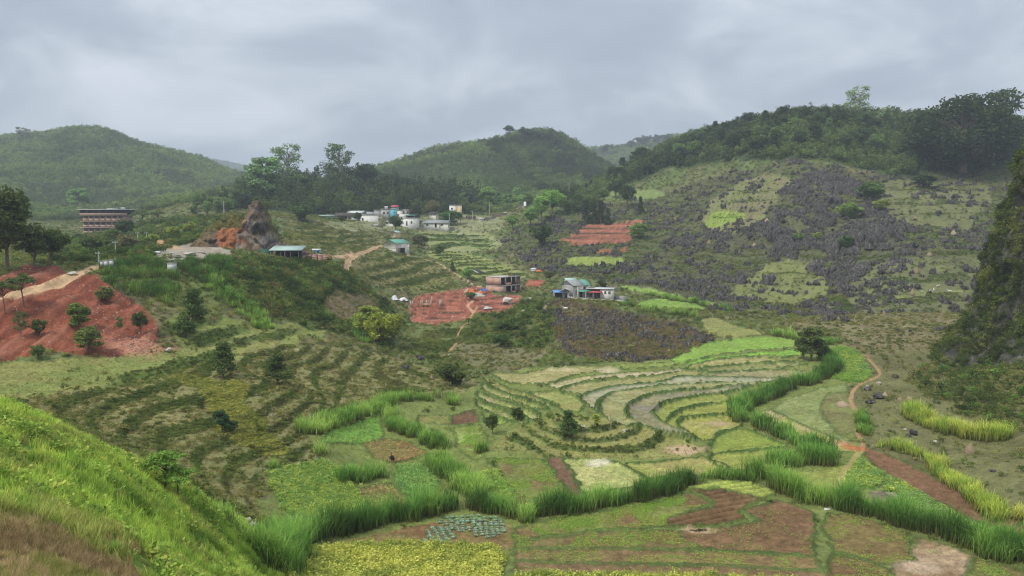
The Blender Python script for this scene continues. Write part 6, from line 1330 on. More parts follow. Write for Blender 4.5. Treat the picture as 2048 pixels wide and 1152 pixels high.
# ------------------------------------------------------------------ the village
k = .262
def block(name, label, px0, px1, ytop, ybase, d, wall, roof, rz=0.0, dep=6.0, kind='flat', wins=(), group='village houses'):
    k = d / F_PX; w = (px1 - px0) * k / 2 / max(.5, math.cos(rz)); h = (ybase - ytop) * k
    r = site(name, label, 'house', (px0 + px1) / 2, ybase, d, rz, group)
    if kind == 'flat': part(r, 'wall', wall, (-w, w, 0, dep, -3, h)); part(r, 'roof', roof, (-w - .15, w + .15, -.15, dep + .15, h + .003, h + .3))
    elif kind == 'gable': part(r, 'wall', wall, gable(-w, w, 0, dep, -3, h * .62, h, 'x')); part(r, 'roof', roof, prism(-w, w, 0, dep, h * .62 + .03, h + .03, 'x', .5, .12))
    elif kind == 'end': part(r, 'wall', wall, gable(-w, w, 0, dep, -3, h * .68, h, 'y')); part(r, 'roof', roof, prism(-w, w, 0, dep, h * .68 + .03, h + .03, 'y', .4, .12))
    else: part(r, 'wall', wall, (-w, w, 0, dep, -3, h * .8)); part(r, 'roof', roof, slope_roof(-w - .4, w + .4, -.5, dep + .4, h * .82, h, .12))
    for a, b, zz0, zz1 in wins: win(r, W_GLASS, -w + a * 2 * w, -w + b * 2 * w, 0, zz0 * h, zz1 * h)
    return r, w, h
r, w, h = block('village_house', 'low shed with a pale yellow roof and blue end wall', 641, 667, 430, 439, 385, W_TURQ, R_PGREEN, .3, 5, 'lean', [(.2, .5, .2, .6)])
r, w, h = block('village_house', 'long house with a dark tiled roof above a pink wall', 671, 712, 426, 440, 392, W_PINK, R_DARK, .05, 7, 'gable', [(.12, .25, .15, .45), (.6, .75, .15, .45)]); part(r, 'door', W_DARK, (-.5, .5, -.05, -.003, -.5, 2.0))
block('village_house', 'white roofed house behind the dark tiled roof', 694, 724, 422, 432, 402, W_WHITE, R_WHITE, -.2, 6, 'gable', [(.3, .45, .1, .45)])
block('village_house', 'broad blank white house wall left of the grey tower house', 722, 764, 430, 450, 394, W_WHITE, W_GREY, .25, 8, 'flat', [(.8, .9, .45, .7), (.06, .14, .45, .7)])
r, w, h = block('village_house', 'grey unplastered tower house with a water tank', 762, 782, 419, 440, 398, W_GREY, W_CONC, .1, 6, 'flat', [(.2, .4, .55, .8), (.6, .8, .55, .8)])
v, f_ = tube([(-.8, 2, h + 1.1), (.9, 2, h + 1.1)], .55, .55, 10); part(r, 'water_tank', R_WHITE, (v, f_)); part(r, 'tank_stand', W_CONC, (-.7, .8, 1.6, 2.4, h + .303, h + .6))
block('village_house', 'bright turquoise rooftop room in the village', 781, 793, 418.5, 428, 397, W_TURQ, R_WHITE, .1, 4, 'flat', [(.5, .7, .15, .75)])
block('village_house', 'grey block with a white tank at the back of the village', 806, 821, 420, 440, 408, W_GREY, W_CONC, -.1, 6, 'flat', [(.45, .65, .6, .8)])
r, w, h = block('village_house', 'white terraced house with a green sheet porch roof', 795, 829, 437, 458, 390, W_WHITE, W_WHITE, -.25, 7, 'flat', [(.12, .26, .5, .75), (.5, .6, .3, .75), (.78, .9, .5, .75)])
part(r, 'porch_roof', R_GREEN, slope_roof(-.6, w + .2, .4, 5, h + 1.5, h + 1.9)); part(r, 'porch_wall', W_WHITE, (-w * .9, -.5, 1, 6, h + .31, h + 2.2)); part(r, 'post', W_GREY, (w - .2, w, .6, .8, h + .31, h + 1.5)); part(r, 'inner_shade', W_DARK, (-.4, w - .3, 3.4, 3.6, h + .31, h + 1.5))
block('village_house', 'small pale house behind the white terraced house', 786, 802, 428, 440, 400, W_WHITE, R_RED, .1, 5, 'lean', [(.3, .6, .3, .6)])
block('village_house', 'tiny cream gabled hut below the village', 781, 793, 462, 471, 345, W_CREAM, R_PGREEN, -.4, 4, 'end', [(.4, .6, .15, .4)])
r, w, h = block('village_house', 'low long grey roofed house with white walls', 847, 896, 441, 453, 398, W_WHITE, R_GREY, -.06, 6, 'gable', [(.1, .2, .1, .45), (.7, .8, .1, .45)]); part(r, 'door', W_DARK, (-.5, .5, -.05, -.003, -.5, 1.6)); part(r, 'doorpost', M_WOOD, (2.0, 2.2, -.5, -.3, -1, 1.8))
block('village_house', 'pale two storeyed house half hidden by trees', 899, 914, 411, 428, 430, W_WHITE, W_CONC, .1, 6, 'flat', [(.2, .45, .5, .75)])
block('village_house', 'yellowish narrow house half hidden by trees', 915, 924, 411, 432, 428, W_CREAM, W_CONC, .1, 6, 'flat', [(.3, .6, .2, .4)])
r, w, h = block('village_house', 'old cream farmhouse with a dark tiled roof', 985, 1010, 428, 445, 420, W_CREAM, R_DARK, -.1, 7, 'gable', [(.15, .3, .1, .4), (.62, .77, .1, .4)]); part(r, 'door', W_DARK, (-.5, .5, -.05, -.003, -1.0, 1.6))
block('village_house', 'lower dark roofed wing of the old farmhouse', 969, 987, 435, 447, 416, W_PINK, R_DARK, -.3, 5, 'gable', [(.4, .6, .1, .4)])
block('village_house', 'low dark roofed barn before the old farmhouse', 975, 993, 440, 450, 412, W_PINK, R_DARK, .1, 4, 'gable', [(.4, .6, .1, .4)])
block('village_house', 'white roof peeping out right of the old farmhouse', 1007, 1016, 424, 432, 432, W_WHITE, R_WHITE, 0, 5, 'lean', [(.3, .6, .2, .5)])
r, w, h = block('chapel', 'small white chapel like house with a thin tower', 1035, 1048, 406, 428, 445, W_WHITE, R_DARK, .1, 6, 'end', [(.38, .6, .2, .45)]); r["category"] = 'chapel'; part(r, 'tower', W_WHITE, (w + .1, w + 1.5, 1, 2.6, -3, h + .9)); part(r, 'tower_cap', R_DARK, (w, w + 1.6, .9, 2.7, h + .903, h + 1.2))
for a in [('small white house left in the village cluster', 733, 746, 424, 434, 405, W_WHITE, R_GREY, .2, 5, 'gable'), ('grey flat roofed house behind the blank white wall', 748, 762, 421, 434, 410, W_GREY, W_CONC, 0, 5, 'flat'), ('low white house under the dark village tree', 770, 786, 440, 450, 388, W_WHITE, R_GREY, -.1, 5, 'gable'),
          ('narrow white house between the grey blocks', 795, 805, 421, 436, 405, W_WHITE, W_CONC, .1, 5, 'flat'), ('pale shed right of the white terraced house', 830, 844, 440, 449, 402, W_CREAM, R_GREY, .2, 4, 'lean'), ('far pale house above the low long house', 858, 872, 424, 433, 425, W_WHITE, R_DARK, -.2, 5, 'gable'),
          ('far cream house beside the village road', 936, 950, 432, 441, 425, W_CREAM, R_DARK, .2, 5, 'gable'), ('small white roadside booth in the village', 958, 966, 436, 444, 415, W_WHITE, R_WHITE, 0, 3, 'lean'), ('tiny white house on the left slope of the village', 706, 716, 436, 444, 390, W_WHITE, R_GREY, .3, 4, 'gable'), ('small red roofed house behind the turquoise room', 783, 794, 411, 418, 418, W_WHITE, R_RED, -.1, 4, 'gable'), ('small blue roofed shed behind the white terraced house', 818, 830, 425, 434, 412, W_GREY, R_BLUE, .2, 4, 'lean'), ('grey hut at the upper end of the village', 738, 748, 416, 423, 420, W_GREY, R_DARK, .2, 4, 'gable'), ('white hut before the broad blank wall', 748, 757, 448, 455, 380, W_WHITE, R_GREY, -.2, 3, 'gable'), ('low grey shed left of the dark tiled house', 655, 672, 428, 436, 400, W_GREY, R_GREY, .1, 4, 'lean')]:
    block('village_house', a[0], *a[1:], wins=[(.2, .38, .2, .5), (.62, .8, .2, .5)])
r = site('stone_wall', 'long pale retaining wall below the old farmhouse', 'wall', 950, 471, 388, .1)
for q in range(12):
    x0 = -9 + q * 1.55; part(r, 'wall_panel', W_CONC, (x0, x0 + 1.53, .02 * (q % 3), .4, -1.5, 1.0 + .9 * sstep(3, 9, q) + .06 * (q % 2)))

# ------------------------------------------------------------------ poles
def pole(px_, ytop, ybase, d, lab, arm=True, lamp=False):
    k = d / F_PX; h = (ybase - ytop) * k
    r = site('utility_pole', lab, 'pole', px_, ybase, d, random.uniform(-.4, .4), 'concrete utility poles', drop=.3)
    v, f_ = tube([(0, 0, 0), (0, 0, h + .3)], .17 if d < 300 else .2, .1, 8); part(r, 'shaft', M_POLE, (v, f_))
    if arm: part(r, 'crossarm', M_METAL, (-.6, .6, -.19, -.12, h - .1, h)); part(r, 'insulator', R_WHITE, (-.5, -.4, -.19, -.12, h + .003, h + .2), (.4, .5, -.19, -.12, h + .003, h + .2))
    if lamp: part(r, 'lamp_arm', R_WHITE, (-1.3, -.1, -.06, .06, h + .05, h + .2))
for a in [(198, 503, 530, 142, 'concrete pole at the bend of the dirt road', True), (232, 482, 518, 158, 'tallest concrete pole left of the long grass', True), (239, 499, 514, 170, 'short concrete pole beside the tallest one', False), (276, 464, 488, 225, 'concrete pole right of the dense dark tree', True), (274, 477, 494, 205, 'thin concrete pole in front of the dense dark tree', False),
          (294, 464, 489, 225, 'concrete pole in the middle of the plateau', True), (327, 461, 476, 250, 'concrete pole beside the yellow green bushes', False), (448, 401, 424, 330, 'thin pole on the ridge left of the crag', False), (610, 410, 436, 390, 'pole before the dark wood', False), (979, 402, 430, 440, 'tall thin pole before the old farmhouse', False), (1138, 366, 394, 430, 'pole on the ridge above the village knoll', False)]:
    pole(*a)
for a in [(843, 430, 452, 400, 'street light left of the low long house'), (899, 427, 446, 405, 'street light at the end of the low long house'), (945, 422, 444, 405, 'street light beside the village road'), (921, 430, 444, 415, 'street light before the yellowish narrow house')]: pole(*a, False, True)

# ------------------------------------------------------------------ quarry yard
r = site('concrete_pipe', 'white concrete pipe lying in the quarry yard', 'pipe', 308, 508, 160)
v, f_ = tube([(-1.25, 0, .3), (1.25, .3, .3)], .32, .32, 12); part(r, 'barrel', R_WHITE, (v, f_)); v, f_ = tube([(1.1, .27, .3), (1.3, .31, .3)], .37, .37, 12); part(r, 'collar', R_WHITE, (v, f_))
r = site('concrete_block', 'tilted grey concrete block at the edge of the yard', 'block', 343, 537, 147, .3); part(r, 'body', R_WHITE, (-.75, .75, 0, 1.6, -.6, .95)); part(r, 'cap', W_CONC, (-.8, .8, -.05, 1.65, .953, 1.05))
for i, (a, b, s_) in enumerate([(203, 531, .5), (212, 533, .8), (222, 530, .6)]):
    r = site('concrete_post', ['left', 'middle', 'right'][i] + 'most small concrete post before the grass patch' if i != 1 else 'middle white concrete post before the grass patch', 'post', a, b, 141); part(r, 'shaft', R_WHITE, (-s_ * .5, s_ * .5, 0, .4, -.3, 1.0 * s_ + .3)); part(r, 'cap', W_CONC, (-s_ * .5 - .06, s_ * .5 + .06, -.06, .46, 1.0 * s_ + .303, 1.0 * s_ + .4))
def boulder(px_, py_, wpx, mat, lab, dmin=48, flat=.7, name='boulder', group=None, d=None):
    p = spot(px_, py_, dmin); w = wpx * p[1] / F_PX
    bm = bmesh.new(); bmesh.ops.create_icosphere(bm, subdivisions=2, radius=.5)
    sd = random.random() * 50
    for v in bm.verts:
        n = vnoise(v.co.x * 3 + sd, v.co.y * 3 + v.co.z * 5) - .5; v.co = v.co * (1 + n * .9); v.co.z = max(v.co.z, -.35)
    me = bpy.data.meshes.new(name); bm.to_mesh(me); bm.free(); me.materials.append(mat)
    o = put(name, me, loc=(p[0], p[1], p[2] + w * flat * .28), rz=random.uniform(0, 6), scale=(w, w * .85, w * flat)); return tag(o, lab, 'rock', group)
for i, (a, b, w) in enumerate([(325, 515, 20), (338, 520, 18), (352, 515, 24), (366, 519, 14), (345, 510, 14), (380, 512, 26), (330, 526, 12), (400, 508, 20), (415, 515, 14), (355, 524, 16)]):
    boulder(a, b, w, M_STONE, 'pale broken stone slab in the quarry yard', 130, .35, 'stone_slab', 'stone slabs in the quarry yard')
boulder(145, 549, 22, M_STONE, 'grey rubble heap beside the dirt road', 100, .4, 'rubble_heap')
boulder(496, 1044, 15, M_STONE, 'upper grey boulder at the edge of the near grass', 50); boulder(504, 1052, 18, M_STONE, 'lower grey boulder at the edge of the near grass', 50)
boulder(337, 698, 13, M_STONE, 'white boulder at the foot of the red slope', 90); boulder(1735, 781, 13, M_ROCK, 'white topped dark boulder left beside the footpath', 70, 1.0); boulder(1734, 777, 8, M_STONE, 'white cap stone on the dark boulder beside the footpath', 70, 1.3); boulder(1757, 770, 10, M_STONE, 'small pale boulder uphill of the footpath', 70, .9)
boulder(1828, 868, 16, M_ROCK, 'larger black boulder on the right flat', 60, .9); boulder(1817, 872, 12, M_ROCK, 'smaller black boulder on the right flat', 60, .5); boulder(1780, 862, 9, M_ROCK, 'flat grey stone on the right flat', 60, .5)
boulder(1758, 797, 26, M_ROCK, 'black rock ledge left of the pale haystacks', 70, .5); boulder(1740, 806, 22, M_ROCK, 'second black rock ledge nearer the footpath', 70, .45); boulder(1790, 756, 16, M_ROCK, 'dark rock below the bright grass corner', 80, .6)
boulder(1870, 884, 9, M_STONE, 'white stone on the right flat', 60, .5); boulder(1810, 858, 8, M_STONE, 'white stone below the yellow green stand', 60, .5); boulder(1165, 850, 11, M_STONE, 'white stone on the mound beside the pine', 60, .5); boulder(1249, 859, 12, M_STONE, 'white stone right on the mound', 60, .5)
boulder(1985, 944, 12, M_ROCK, 'dark stone near the right edge below the haystack', 60, .5); boulder(1880, 665, 22, M_ROCK, 'dark rock on the dry flat', 120, .5); boulder(1820, 666, 9, M_ROCK, 'small black rock on the dry flat', 120, .8); boulder(1795, 664, 10, M_ROCK, 'small black rock left on the dry flat', 120, .8); boulder(1660, 640, 26, M_ROCK, 'jagged black rocks above the reed row', 120, 1.0); boulder(1690, 644, 20, M_ROCK, 'second jagged black rock above the reed row', 120, .9)
boulder(810, 738, 15, M_ROCK, 'dark rock among the scrub below the bamboo', 100, .9); boulder(840, 722, 17, M_ROCK, 'second dark rock among the scrub below the bamboo', 100, .8); boulder(900, 714, 9, M_STONE, 'pale grey stone beside the faint footpath', 100, .8); boulder(1060, 600, 12, M_STONE, 'grey rubble right of the unfinished building', 180, .7); boulder(1015, 606, 26, M_STONE, 'rubble heap below the unfinished building', 180, .7); boulder(975, 618, 22, M_STONE, 'white rubble on the red cut', 180, .4); boulder(1048, 624, 12, M_STONE, 'yellowish stone heap at the end of the red cut', 170, .5)
boulder(1655, 1018, 14, R_WHITE, 'white concrete slab at the hedge gap', 50, .3, 'concrete_slab')

# ------------------------------------------------------------------ haystacks
def hay_mesh(seed):
    r = np.random.default_rng(seed); A = Acc(); n = 18; V = []
    prof = [(0, .50), (.12, .52), (.35, .46), (.6, .34), (.8, .2), (.93, .09), (1.0, .03)]
    for z, rad in prof:
        for i in range(n):
            a = 6.283 * i / n; q = rad * r.uniform(.88, 1.1); V.append((q * math.cos(a), q * math.sin(a), z * r.uniform(.97, 1.03)))
    V = np.array(V); F = [(j * n + i, j * n + (i + 1) % n, (j + 1) * n + (i + 1) % n, (j + 1) * n + i) for j in range(len(prof) - 1) for i in range(n)]
    A.add(V, np.array(F)); return A.mesh('straw_body', M_STRAW if seed % 2 else M_STRAWP)
def straw_mesh(seed):
    global rng
    n = 260; a = rng.uniform(0, 6.28, n); z = rng.random(n) ** .8; rad = np.interp(z, [0, .12, .35, .6, .8, .93, 1], [.5, .52, .46, .34, .2, .09, .03])
    p = np.c_[rad * np.cos(a), rad * np.sin(a), z]; out = np.c_[np.cos(a), np.sin(a), np.zeros(n)]; sd = np.c_[-np.sin(a), np.cos(a), np.zeros(n)]
    L = rng.uniform(.12, .3, n)[:, None]; q = p + out * L * .35 - np.array([0, 0, 1]) * L
    V = np.stack([p - sd * .012, p + sd * .012, q], 1).reshape(-1, 3); return mesh_np('loose_straw', V, [np.arange(n * 3).reshape(n, 3)], M_STRAWP)
HM = [hay_mesh(s) for s in (1, 2, 3)]; SM = [straw_mesh(s) for s in (1, 2)]; v, f_ = tube([(0, 0, .9), (.01, 0, 1.12)], .02, .015, 5); PM = mesh_np('centre_pole', v, [f_], M_WOOD)
for i, (a, b, w, h, dm, lab) in enumerate([
  (1940, 907, 24, 23, 60, 'conical brown haystack near the right edge'), (1770, 797, 15, 16, 70, 'pale haystack on the black rock ledge'), (1800, 800, 13, 9, 70, 'low haystack left behind the yellow green stand'), (1819, 799, 15, 10, 70, 'low haystack right behind the yellow green stand'),
  (1685, 812, 30, 13, 70, 'low wide straw heap on the round dry plot'), (864, 757, 11, 14, 100, 'thin straw stook below the scrub'), (1338, 703, 12, 8, 120, 'small pale straw heap at the foot of the knoll'), (1534, 440, 11, 9, 220, 'pinkish haystack on the rocks under the hill terraces'),
  (1618, 455, 10, 8, 220, 'small haystack right among the rocks'), (1418, 484, 10, 10, 220, 'haystack left below the bright hill plot'), (1509, 489, 13, 12, 220, 'haystack below the rocks of the hill face'), (1350, 438, 8, 8, 280, 'haystack on the left shoulder of the hill'),
  (1830, 438, 11, 12, 220, 'haystack at the head of the eastern terraces'), (1907, 463, 13, 11, 220, 'haystack on the right of the eastern terraces'), (1859, 508, 12, 10, 200, 'haystack on the low terraces right of the pinnacles'), (1833, 541, 12, 13, 190, 'tall haystack on the long green strip'), (1825, 584, 9, 13, 180, 'haystack beside the white goats'), (1768, 627, 8, 9, 150, 'haystack at the upper edge of the dry flat'), (1886, 625, 7, 8, 150, 'haystack near the cliff foot'), (1809, 655, 9, 5, 130, 'flattened straw heap on the dry flat'), (1092, 620, 13, 12, 160, 'haystack on the left end of the rocky knoll'), (1852, 738, 13, 8, 90, 'lower straw heap at the cliff foot'), (1864, 732, 12, 9, 90, 'upper straw heap at the cliff foot')]):
    p = spot(a, b, dm); k = p[1] / F_PX
    e = bpy.data.objects.new('haystack', None); col.objects.link(e); e.location = (p[0], p[1], p[2] - .1); e.rotation_euler = (0, 0, i * 1.3); e.scale = (w * k * .9, w * k * .9, h * k * .95); tag(e, lab, 'haystack', 'haystacks')
    put('straw_body', HM[i % 3], e); put('loose_straw', SM[i % 2], e); put('centre_pole', PM, e)

# ------------------------------------------------------------------ building site on the red cut
def sheet_heap(px_, py_, wpx, hpx, mat, lab, dmin, name='tarpaulin', cat='tarpaulin', group=None):
    p = spot(px_, py_, dmin); k = p[1] / F_PX; n = 15; g = np.linspace(-1, 1, n); GX, GY = np.meshgrid(g, g, indexing='ij'); rr = np.maximum(np.abs(GX), np.abs(GY))
    H = (1 - sstep(.25, 1, rr)) * (.7 + .6 * fbm(GX * 2 + px_, GY * 2, 3, 41)); V = np.stack([GX * wpx * k / 2, GY * wpx * k * .4, H * hpx * k - .1], -1).reshape(-1, 3)
    idx = np.arange(n * n).reshape(n, n); F = np.stack([idx[:-1, :-1], idx[1:, :-1], idx[1:, 1:], idx[:-1, 1:]], -1).reshape(-1, 4)
    return tag(put(name, mesh_np(name, V, [F], mat), loc=p), lab, cat, group)
sheet_heap(789, 598, 16, 8, T_WHITE, 'left white tarpaulin heap at the corner of the red cut', 180); sheet_heap(806, 599, 20, 6, T_WHITE, 'right white tarpaulin heap at the corner of the red cut', 180)
sheet_heap(944, 583, 13, 7, T_ORANGE, 'upper orange tarpaulin left of the unfinished building', 200); sheet_heap(960, 587, 13, 6, T_ORANGE, 'lower orange tarpaulin on the gravel heap', 200); sheet_heap(967, 581, 15, 5, T_BLUE, 'blue tarpaulin beside the unfinished building', 200); sheet_heap(953, 590, 34, 6, M_GRAVEL, 'pale gravel heap before the unfinished building', 195, 'gravel_heap', 'gravel')
r = site('brick_stack', 'upright red brick pile behind the white tarpaulins', 'bricks', 789, 586, 222, .2, 'brick stacks by the shed'); part(r, 'pallet', M_WOOD, (-.5, .5, -.5, .5, -.6, -.4)); part(r, 'brick_layer', W_BRICK, (-.45, .45, -.45, .45, -.397, .5)); part(r, 'brick_layer', W_BRICK, (-.43, .45, -.42, .45, .503, 1.2))
for i, (a, yb) in enumerate([(821, 613), (825, 613), (842, 612), (845, 612), (853, 611), (862, 612), (863.5, 605), (880, 612), (882.5, 611)]):
    r = site('foundation_column', 'thin concrete column stub standing on the red cut', 'column', a, yb, spot(a, yb, 180)[1], 0, 'column stubs on the red cut', drop=.4); part(r, 'shaft', W_CONC, (-.13, .13, -.13, .13, 0, 2.0)); part(r, 'bars', M_METAL, (-.1, -.07, -.1, -.07, 2.003, 2.5), (.07, .1, .07, .1, 2.003, 2.5))
for a, b, l, an, lab in [(828, 604, 2.6, -1.0, 'raw timber plank leaning left on the red cut'), (925, 606, 2.2, 1.2, 'raw timber plank leaning right on the red cut')]:
    p = spot(a, b, 180); v, f_ = tube([(-l * .25 * math.copysign(1, an), 0, l * .8), (l * .25 * math.copysign(1, an), 0, -.4)], .12, .12, 4); tag(put('timber_plank', mesh_np('timber_plank', v, [f_], M_TIMB), loc=p), lab, 'plank')
r = site('formwork', 'low raw timber formwork on the red cut', 'formwork', 852, 613, spot(852, 613, 180)[1]); part(r, 'board', M_TIMB, (-1.0, 1.2, 0, .06, 0, .9)); part(r, 'brace', M_TIMB, (-.9, -.8, -.5, -.01, 0, .7), (1.0, 1.1, -.5, -.01, 0, .7))
r = site('barrier_wall', 'pale concrete kerb running down to the red cut', 'wall', 742, 571, 216, -.5)
for q in range(6): part(r, 'block', R_WHITE, (-3.4 + q * 1.15, -2.3 + q * 1.15, 0, .5, -.8 - q * .62, .35 - q * .62))

# ------------------------------------------------------------------ goats and the figure in the field
def goat_meshes():
    A = Acc()
    def ell(c, s, n=10, m=7):
        th = np.linspace(0, math.pi, m); ph = np.linspace(0, 2 * math.pi, n, endpoint=False); T_, P_ = np.meshgrid(th, ph, indexing='ij')
        V = np.stack([np.sin(T_) * np.cos(P_) * s[0] + c[0], np.sin(T_) * np.sin(P_) * s[1] + c[1], np.cos(T_) * s[2] + c[2]], -1).reshape(-1, 3)
        return V, np.array([(j * n + i, (j + 1) * n + i, (j + 1) * n + (i + 1) % n, j * n + (i + 1) % n) for j in range(m - 1) for i in range(n)])
    pts = [(-.5, .5, .17, .19), (-.25, .5, .2, .23), (.05, .5, .2, .24), (.32, .52, .17, .22), (.46, .62, .11, .14), (.56, .78, .085, .1), (.64, .84, .09, .09), (.78, .78, .05, .06), (.84, .75, .03, .03)]
    n = 12; V = []
    for x, z, ry, rz in pts:
        for i in range(n): a = 6.283 * i / n; V.append((x, ry * math.cos(a), z + rz * math.sin(a)))
    m = len(pts); V += [(-.56, 0, .52), (.86, 0, .74)]
    F = [(j * n + i, j * n + (i + 1) % n, (j + 1) * n + (i + 1) % n, (j + 1) * n + i) for j in range(m - 1) for i in range(n)]; T = [(m * n, (i + 1) % n, i) for i in range(n)] + [(m * n + 1, (m - 1) * n + i, (m - 1) * n + (i + 1) % n) for i in range(n)]
    A.add(np.array(V), [np.array(F), np.array(T)])
    for sx, sy in ((-.4, .11), (-.4, -.11), (.3, .1), (.3, -.1)):
        kx = .07 if sx < 0 else -.02
        v, f_ = tube([(sx, sy, .48), (sx + kx, sy, .33), (sx - kx * .6, sy, .18), (sx, sy, 0)], .075, .03, 6); A.add(v, f_)
    v, f_ = tube([(-.54, 0, .6), (-.62, 0, .68), (-.66, 0, .62)], .035, .015, 5); A.add(v, f_)
    for sy in (.07, -.07):
        v, f_ = tube([(.6, sy, .9), (.55, sy * 2.0, .9)], .03, .012, 4); A.add(v, f_); v, f_ = tube([(.62, sy * .6, .92), (.54, sy * .9, 1.06)], .02, .008, 4); A.add(v, f_)
    return A.mesh('goat', plain('white_goat_hair', '#d6d2c8', .9, .1))
GM = goat_meshes()
for i, (a, b, s_, dm, rz, lab) in enumerate([(1131, 618, 1.05, 150, 2.8, 'white goat standing on the rocky knoll below the houses'), (1859, 577, 1.0, 180, .5, 'white goat nearest the haystack on the hill'), (1862, 579, .9, 180, 2.2, 'white goat grazing just right of the nearest one'), (1868, 574, 1.0, 180, 1.2, 'white goat uphill above the grazing pair'), (1844, 582, .8, 180, 3.5, 'small white goat left by the green path'), (1876, 568, .9, 180, .2, 'uppermost white goat on the hill'), (1899, 580, 1.0, 180, 2.9, 'lone white goat at the right on the hill')]):
    p = spot(a, b, dm); tag(put('goat', GM, loc=(p[0], p[1], p[2] - .02), rz=rz, scale=s_), lab, 'goat', 'white goats')
def person():
    p = spot(787, 925, 60)
    e = bpy.data.objects.new('person', None); col.objects.link(e); e.location = p; e.rotation_euler = (0, 0, 2.4)
    tag(e, 'person in dark clothes crouching among the crop rows', 'person')
    # squatting: feet, knees up, trunk bent forward, arms reaching down to the plants
    J = {'pel': (0, 0, .24, .15), 'spi': (.10, 0, .42, .15), 'che': (.22, 0, .58, .155), 'nec': (.31, 0, .70, .055), 'hed': (.35, 0, .76, .06),
         'hl': (.02, .11, .24, .10), 'kl': (.36, .16, .42, .07), 'al': (.16, .15, .08, .045), 'fl': (.30, .16, .04, .035), 'hr': (.02, -.11, .24, .10), 'kr': (.36, -.16, .42, .07), 'ar': (.16, -.15, .08, .045), 'fr': (.30, -.16, .04, .035),
         'sl': (.26, .17, .60, .065), 'el': (.42, .22, .40, .045), 'wl': (.52, .14, .20, .032), 'sr': (.26, -.17, .60, .065), 'er': (.42, -.22, .40, .045), 'wr': (.52, -.14, .20, .032)}
    E = ['pel spi', 'spi che', 'che nec', 'nec hed', 'pel hl', 'hl kl', 'kl al', 'al fl', 'pel hr', 'hr kr', 'kr ar', 'ar fr', 'che sl', 'sl el', 'el wl', 'che sr', 'sr er', 'er wr']
    def skin(name, J, E, root, mat):
        ks = list(J); me = bpy.data.meshes.new(name); me.from_pydata([J[q][:3] for q in ks], [tuple(ks.index(t) for t in q.split()) for q in E], []); me.update()
        o = put(name, me, e); md = o.modifiers.new('skin', 'SKIN'); me.materials.append(mat)
        for i, q in enumerate(ks): me.skin_vertices[0].data[i].radius = (J[q][3], J[q][3]); me.skin_vertices[0].data[i].use_root = q == root
        md2 = o.modifiers.new('sub', 'SUBSURF'); md2.levels = 1; md2.render_levels = 1; return o
    skin('body', J, E, 'pel', plain('dark_clothes', '#22201f', .9, .1))
    fl_ = plain('skin', '#9a6a50', .7, .05)
    for s_ in (1, -1):
        H = {'w': (.52, .14 * s_, .20, .024), 'p': (.55, .13 * s_, .14, .03)}; EE = ['w p']
        for q, (dx, dy, L) in enumerate([(.0, .03, .07), (.015, .012, .08), (.015, -.008, .075), (.005, -.026, .06), (-.02, .045, .05)]):
            H[f'a{q}'] = (.555 + dx * .6, (.13 + dy) * s_, .115, .009); H[f'b{q}'] = (.56 + dx, (.13 + dy * 1.2) * s_, .115 - L, .008); EE += [f'p a{q}', f'a{q} b{q}']
        skin('hand', H, EE, 'w', fl_)
    skin('head', {'a': (.33, 0, .74, .05), 'b': (.39, 0, .82, .085), 'c': (.43, 0, .87, .075)}, ['a b', 'b c'], 'b', fl_)
    part(e, 'nose', fl_, (.475, .505, -.012, .012, .81, .84)); skin('hair', {'a': (.36, 0, .86, .085), 'b': (.40, 0, .92, .075)}, ['a b'], 'a', W_DARK)
person()

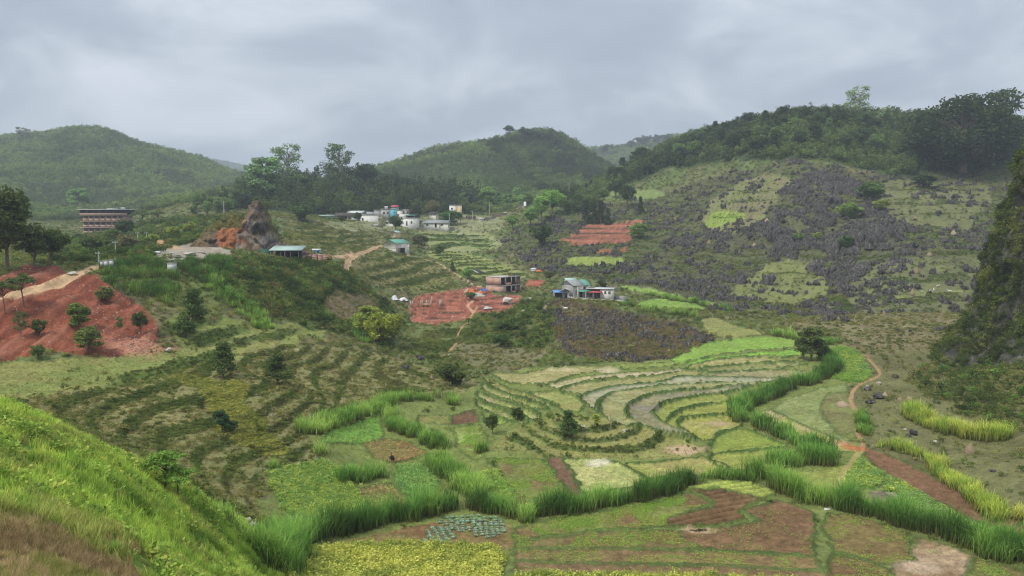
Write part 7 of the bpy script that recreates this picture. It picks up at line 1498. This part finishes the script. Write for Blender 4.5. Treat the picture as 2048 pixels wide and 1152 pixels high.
# ------------------------------------------------------------------ cabbage beds: every plant a piece of its bed
def cabbage_mesh():
    A = Acc(); n = 11
    for i in range(n):
        a = i * 2.4; t = i / n; up = .25 + .9 * t; L = .30 - .12 * t; w = .2 - .07 * t; d = np.array([math.cos(a), math.sin(a), 0]); s_ = np.array([-math.sin(a), math.cos(a), 0])
        b = d * .02; m = d * L * .55 + [0, 0, .1 * up + .06]; q = d * L + [0, 0, .16 * up + .03]
        A.add(np.array([b, m - s_ * w / 2, q, m + s_ * w / 2]), np.array([(0, 1, 2, 3)]), np.ones(3) * random.uniform(.85, 1.15))
    return A.mesh('cabbage', M_OBJ)
CM = [cabbage_mesh() for _ in range(3)]
def cabbage_bed(label, poly, ang, gap, sp):
    P = ground_line(straight(poly), True, 48, 1); c = P[:, :2].mean(0); e = bpy.data.objects.new('cabbage_bed', None); col.objects.link(e); e.location = (c[0], c[1], float(z_at(*c))); tag(e, label, 'cabbages', 'cabbage beds')
    a = np.arange(-12, 12, gap); b = np.arange(-12, 12, sp); n = 0
    for i in a:
        for j in b:
            x = c[0] + i * math.cos(ang) - j * math.sin(ang) + random.gauss(0, .04); y = c[1] + i * math.sin(ang) + j * math.cos(ang) + random.gauss(0, .04)
            if not inside(P, np.array([x]), np.array([y]))[0] or random.random() < .06: continue
            o = bpy.data.objects.new('cabbage', CM[n % 3]); col.objects.link(o); o.parent = e; o.location = (x - c[0], y - c[1], float(z_at(x, y)) - e.location.z + .02); o.rotation_euler = (0, 0, random.uniform(0, 6.28)); s_ = random.uniform(.75, 1.15); o.scale = (s_, s_, s_)
            q = C('#7f9c82') * random.uniform(1.1, 1.5); o.color = (*q, 1); n += 1
    print('cabbages', n)
cabbage_bed('larger bed of blue green cabbages under the long hedge', "872,1043 905,1032 960,1033 1008,1040 1012,1066 985,1078 950,1073 905,1060", .12, .52, .5)
cabbage_bed('smaller bed of blue green cabbages in slanting rows', "836,1092 858,1056 885,1054 913,1066 902,1092", .35, .62, .4)
# ------------------------------------------------------------------ the misty air
def build_haze():
    x0, x1 = float(X.min()) - 40, float(X.max()) + 40; y0, y1 = -40.0, float(Y.max()) + 40
    z0, z1 = float(Z.min()) - 1.2, HAZE_TOP
    V = [(x, y, z) for x in (x0, x1) for y in (y0, y1) for z in (z0, z1)]
    F = [(0, 1, 3, 2), (4, 6, 7, 5), (0, 4, 5, 1), (2, 3, 7, 6), (0, 2, 6, 4), (1, 5, 7, 3)]
    me = bpy.data.meshes.new("haze"); me.from_pydata(V, [], F); me.update()
    m = bpy.data.materials.new("haze_air"); m.use_nodes = True; nt = m.node_tree; nt.nodes.clear()
    out = nt.nodes.new("ShaderNodeOutputMaterial"); pv = nt.nodes.new("ShaderNodeVolumePrincipled")
    pv.inputs["Color"].default_value = (.80, .89, 1.0, 1); pv.inputs["Density"].default_value = HAZE_DENSITY; pv.inputs["Anisotropy"].default_value = 0.0
    nt.links.new(pv.outputs[0], out.inputs["Volume"]); me.materials.append(m)
    o = bpy.data.objects.new("haze", me); col.objects.link(o); o["kind"] = "stuff"; o["label"] = "pale bluish mist filling the valley air"; o["category"] = "haze"
HAZE_TOP = 340.0; HAZE_DENSITY = 0.00025
build_haze()
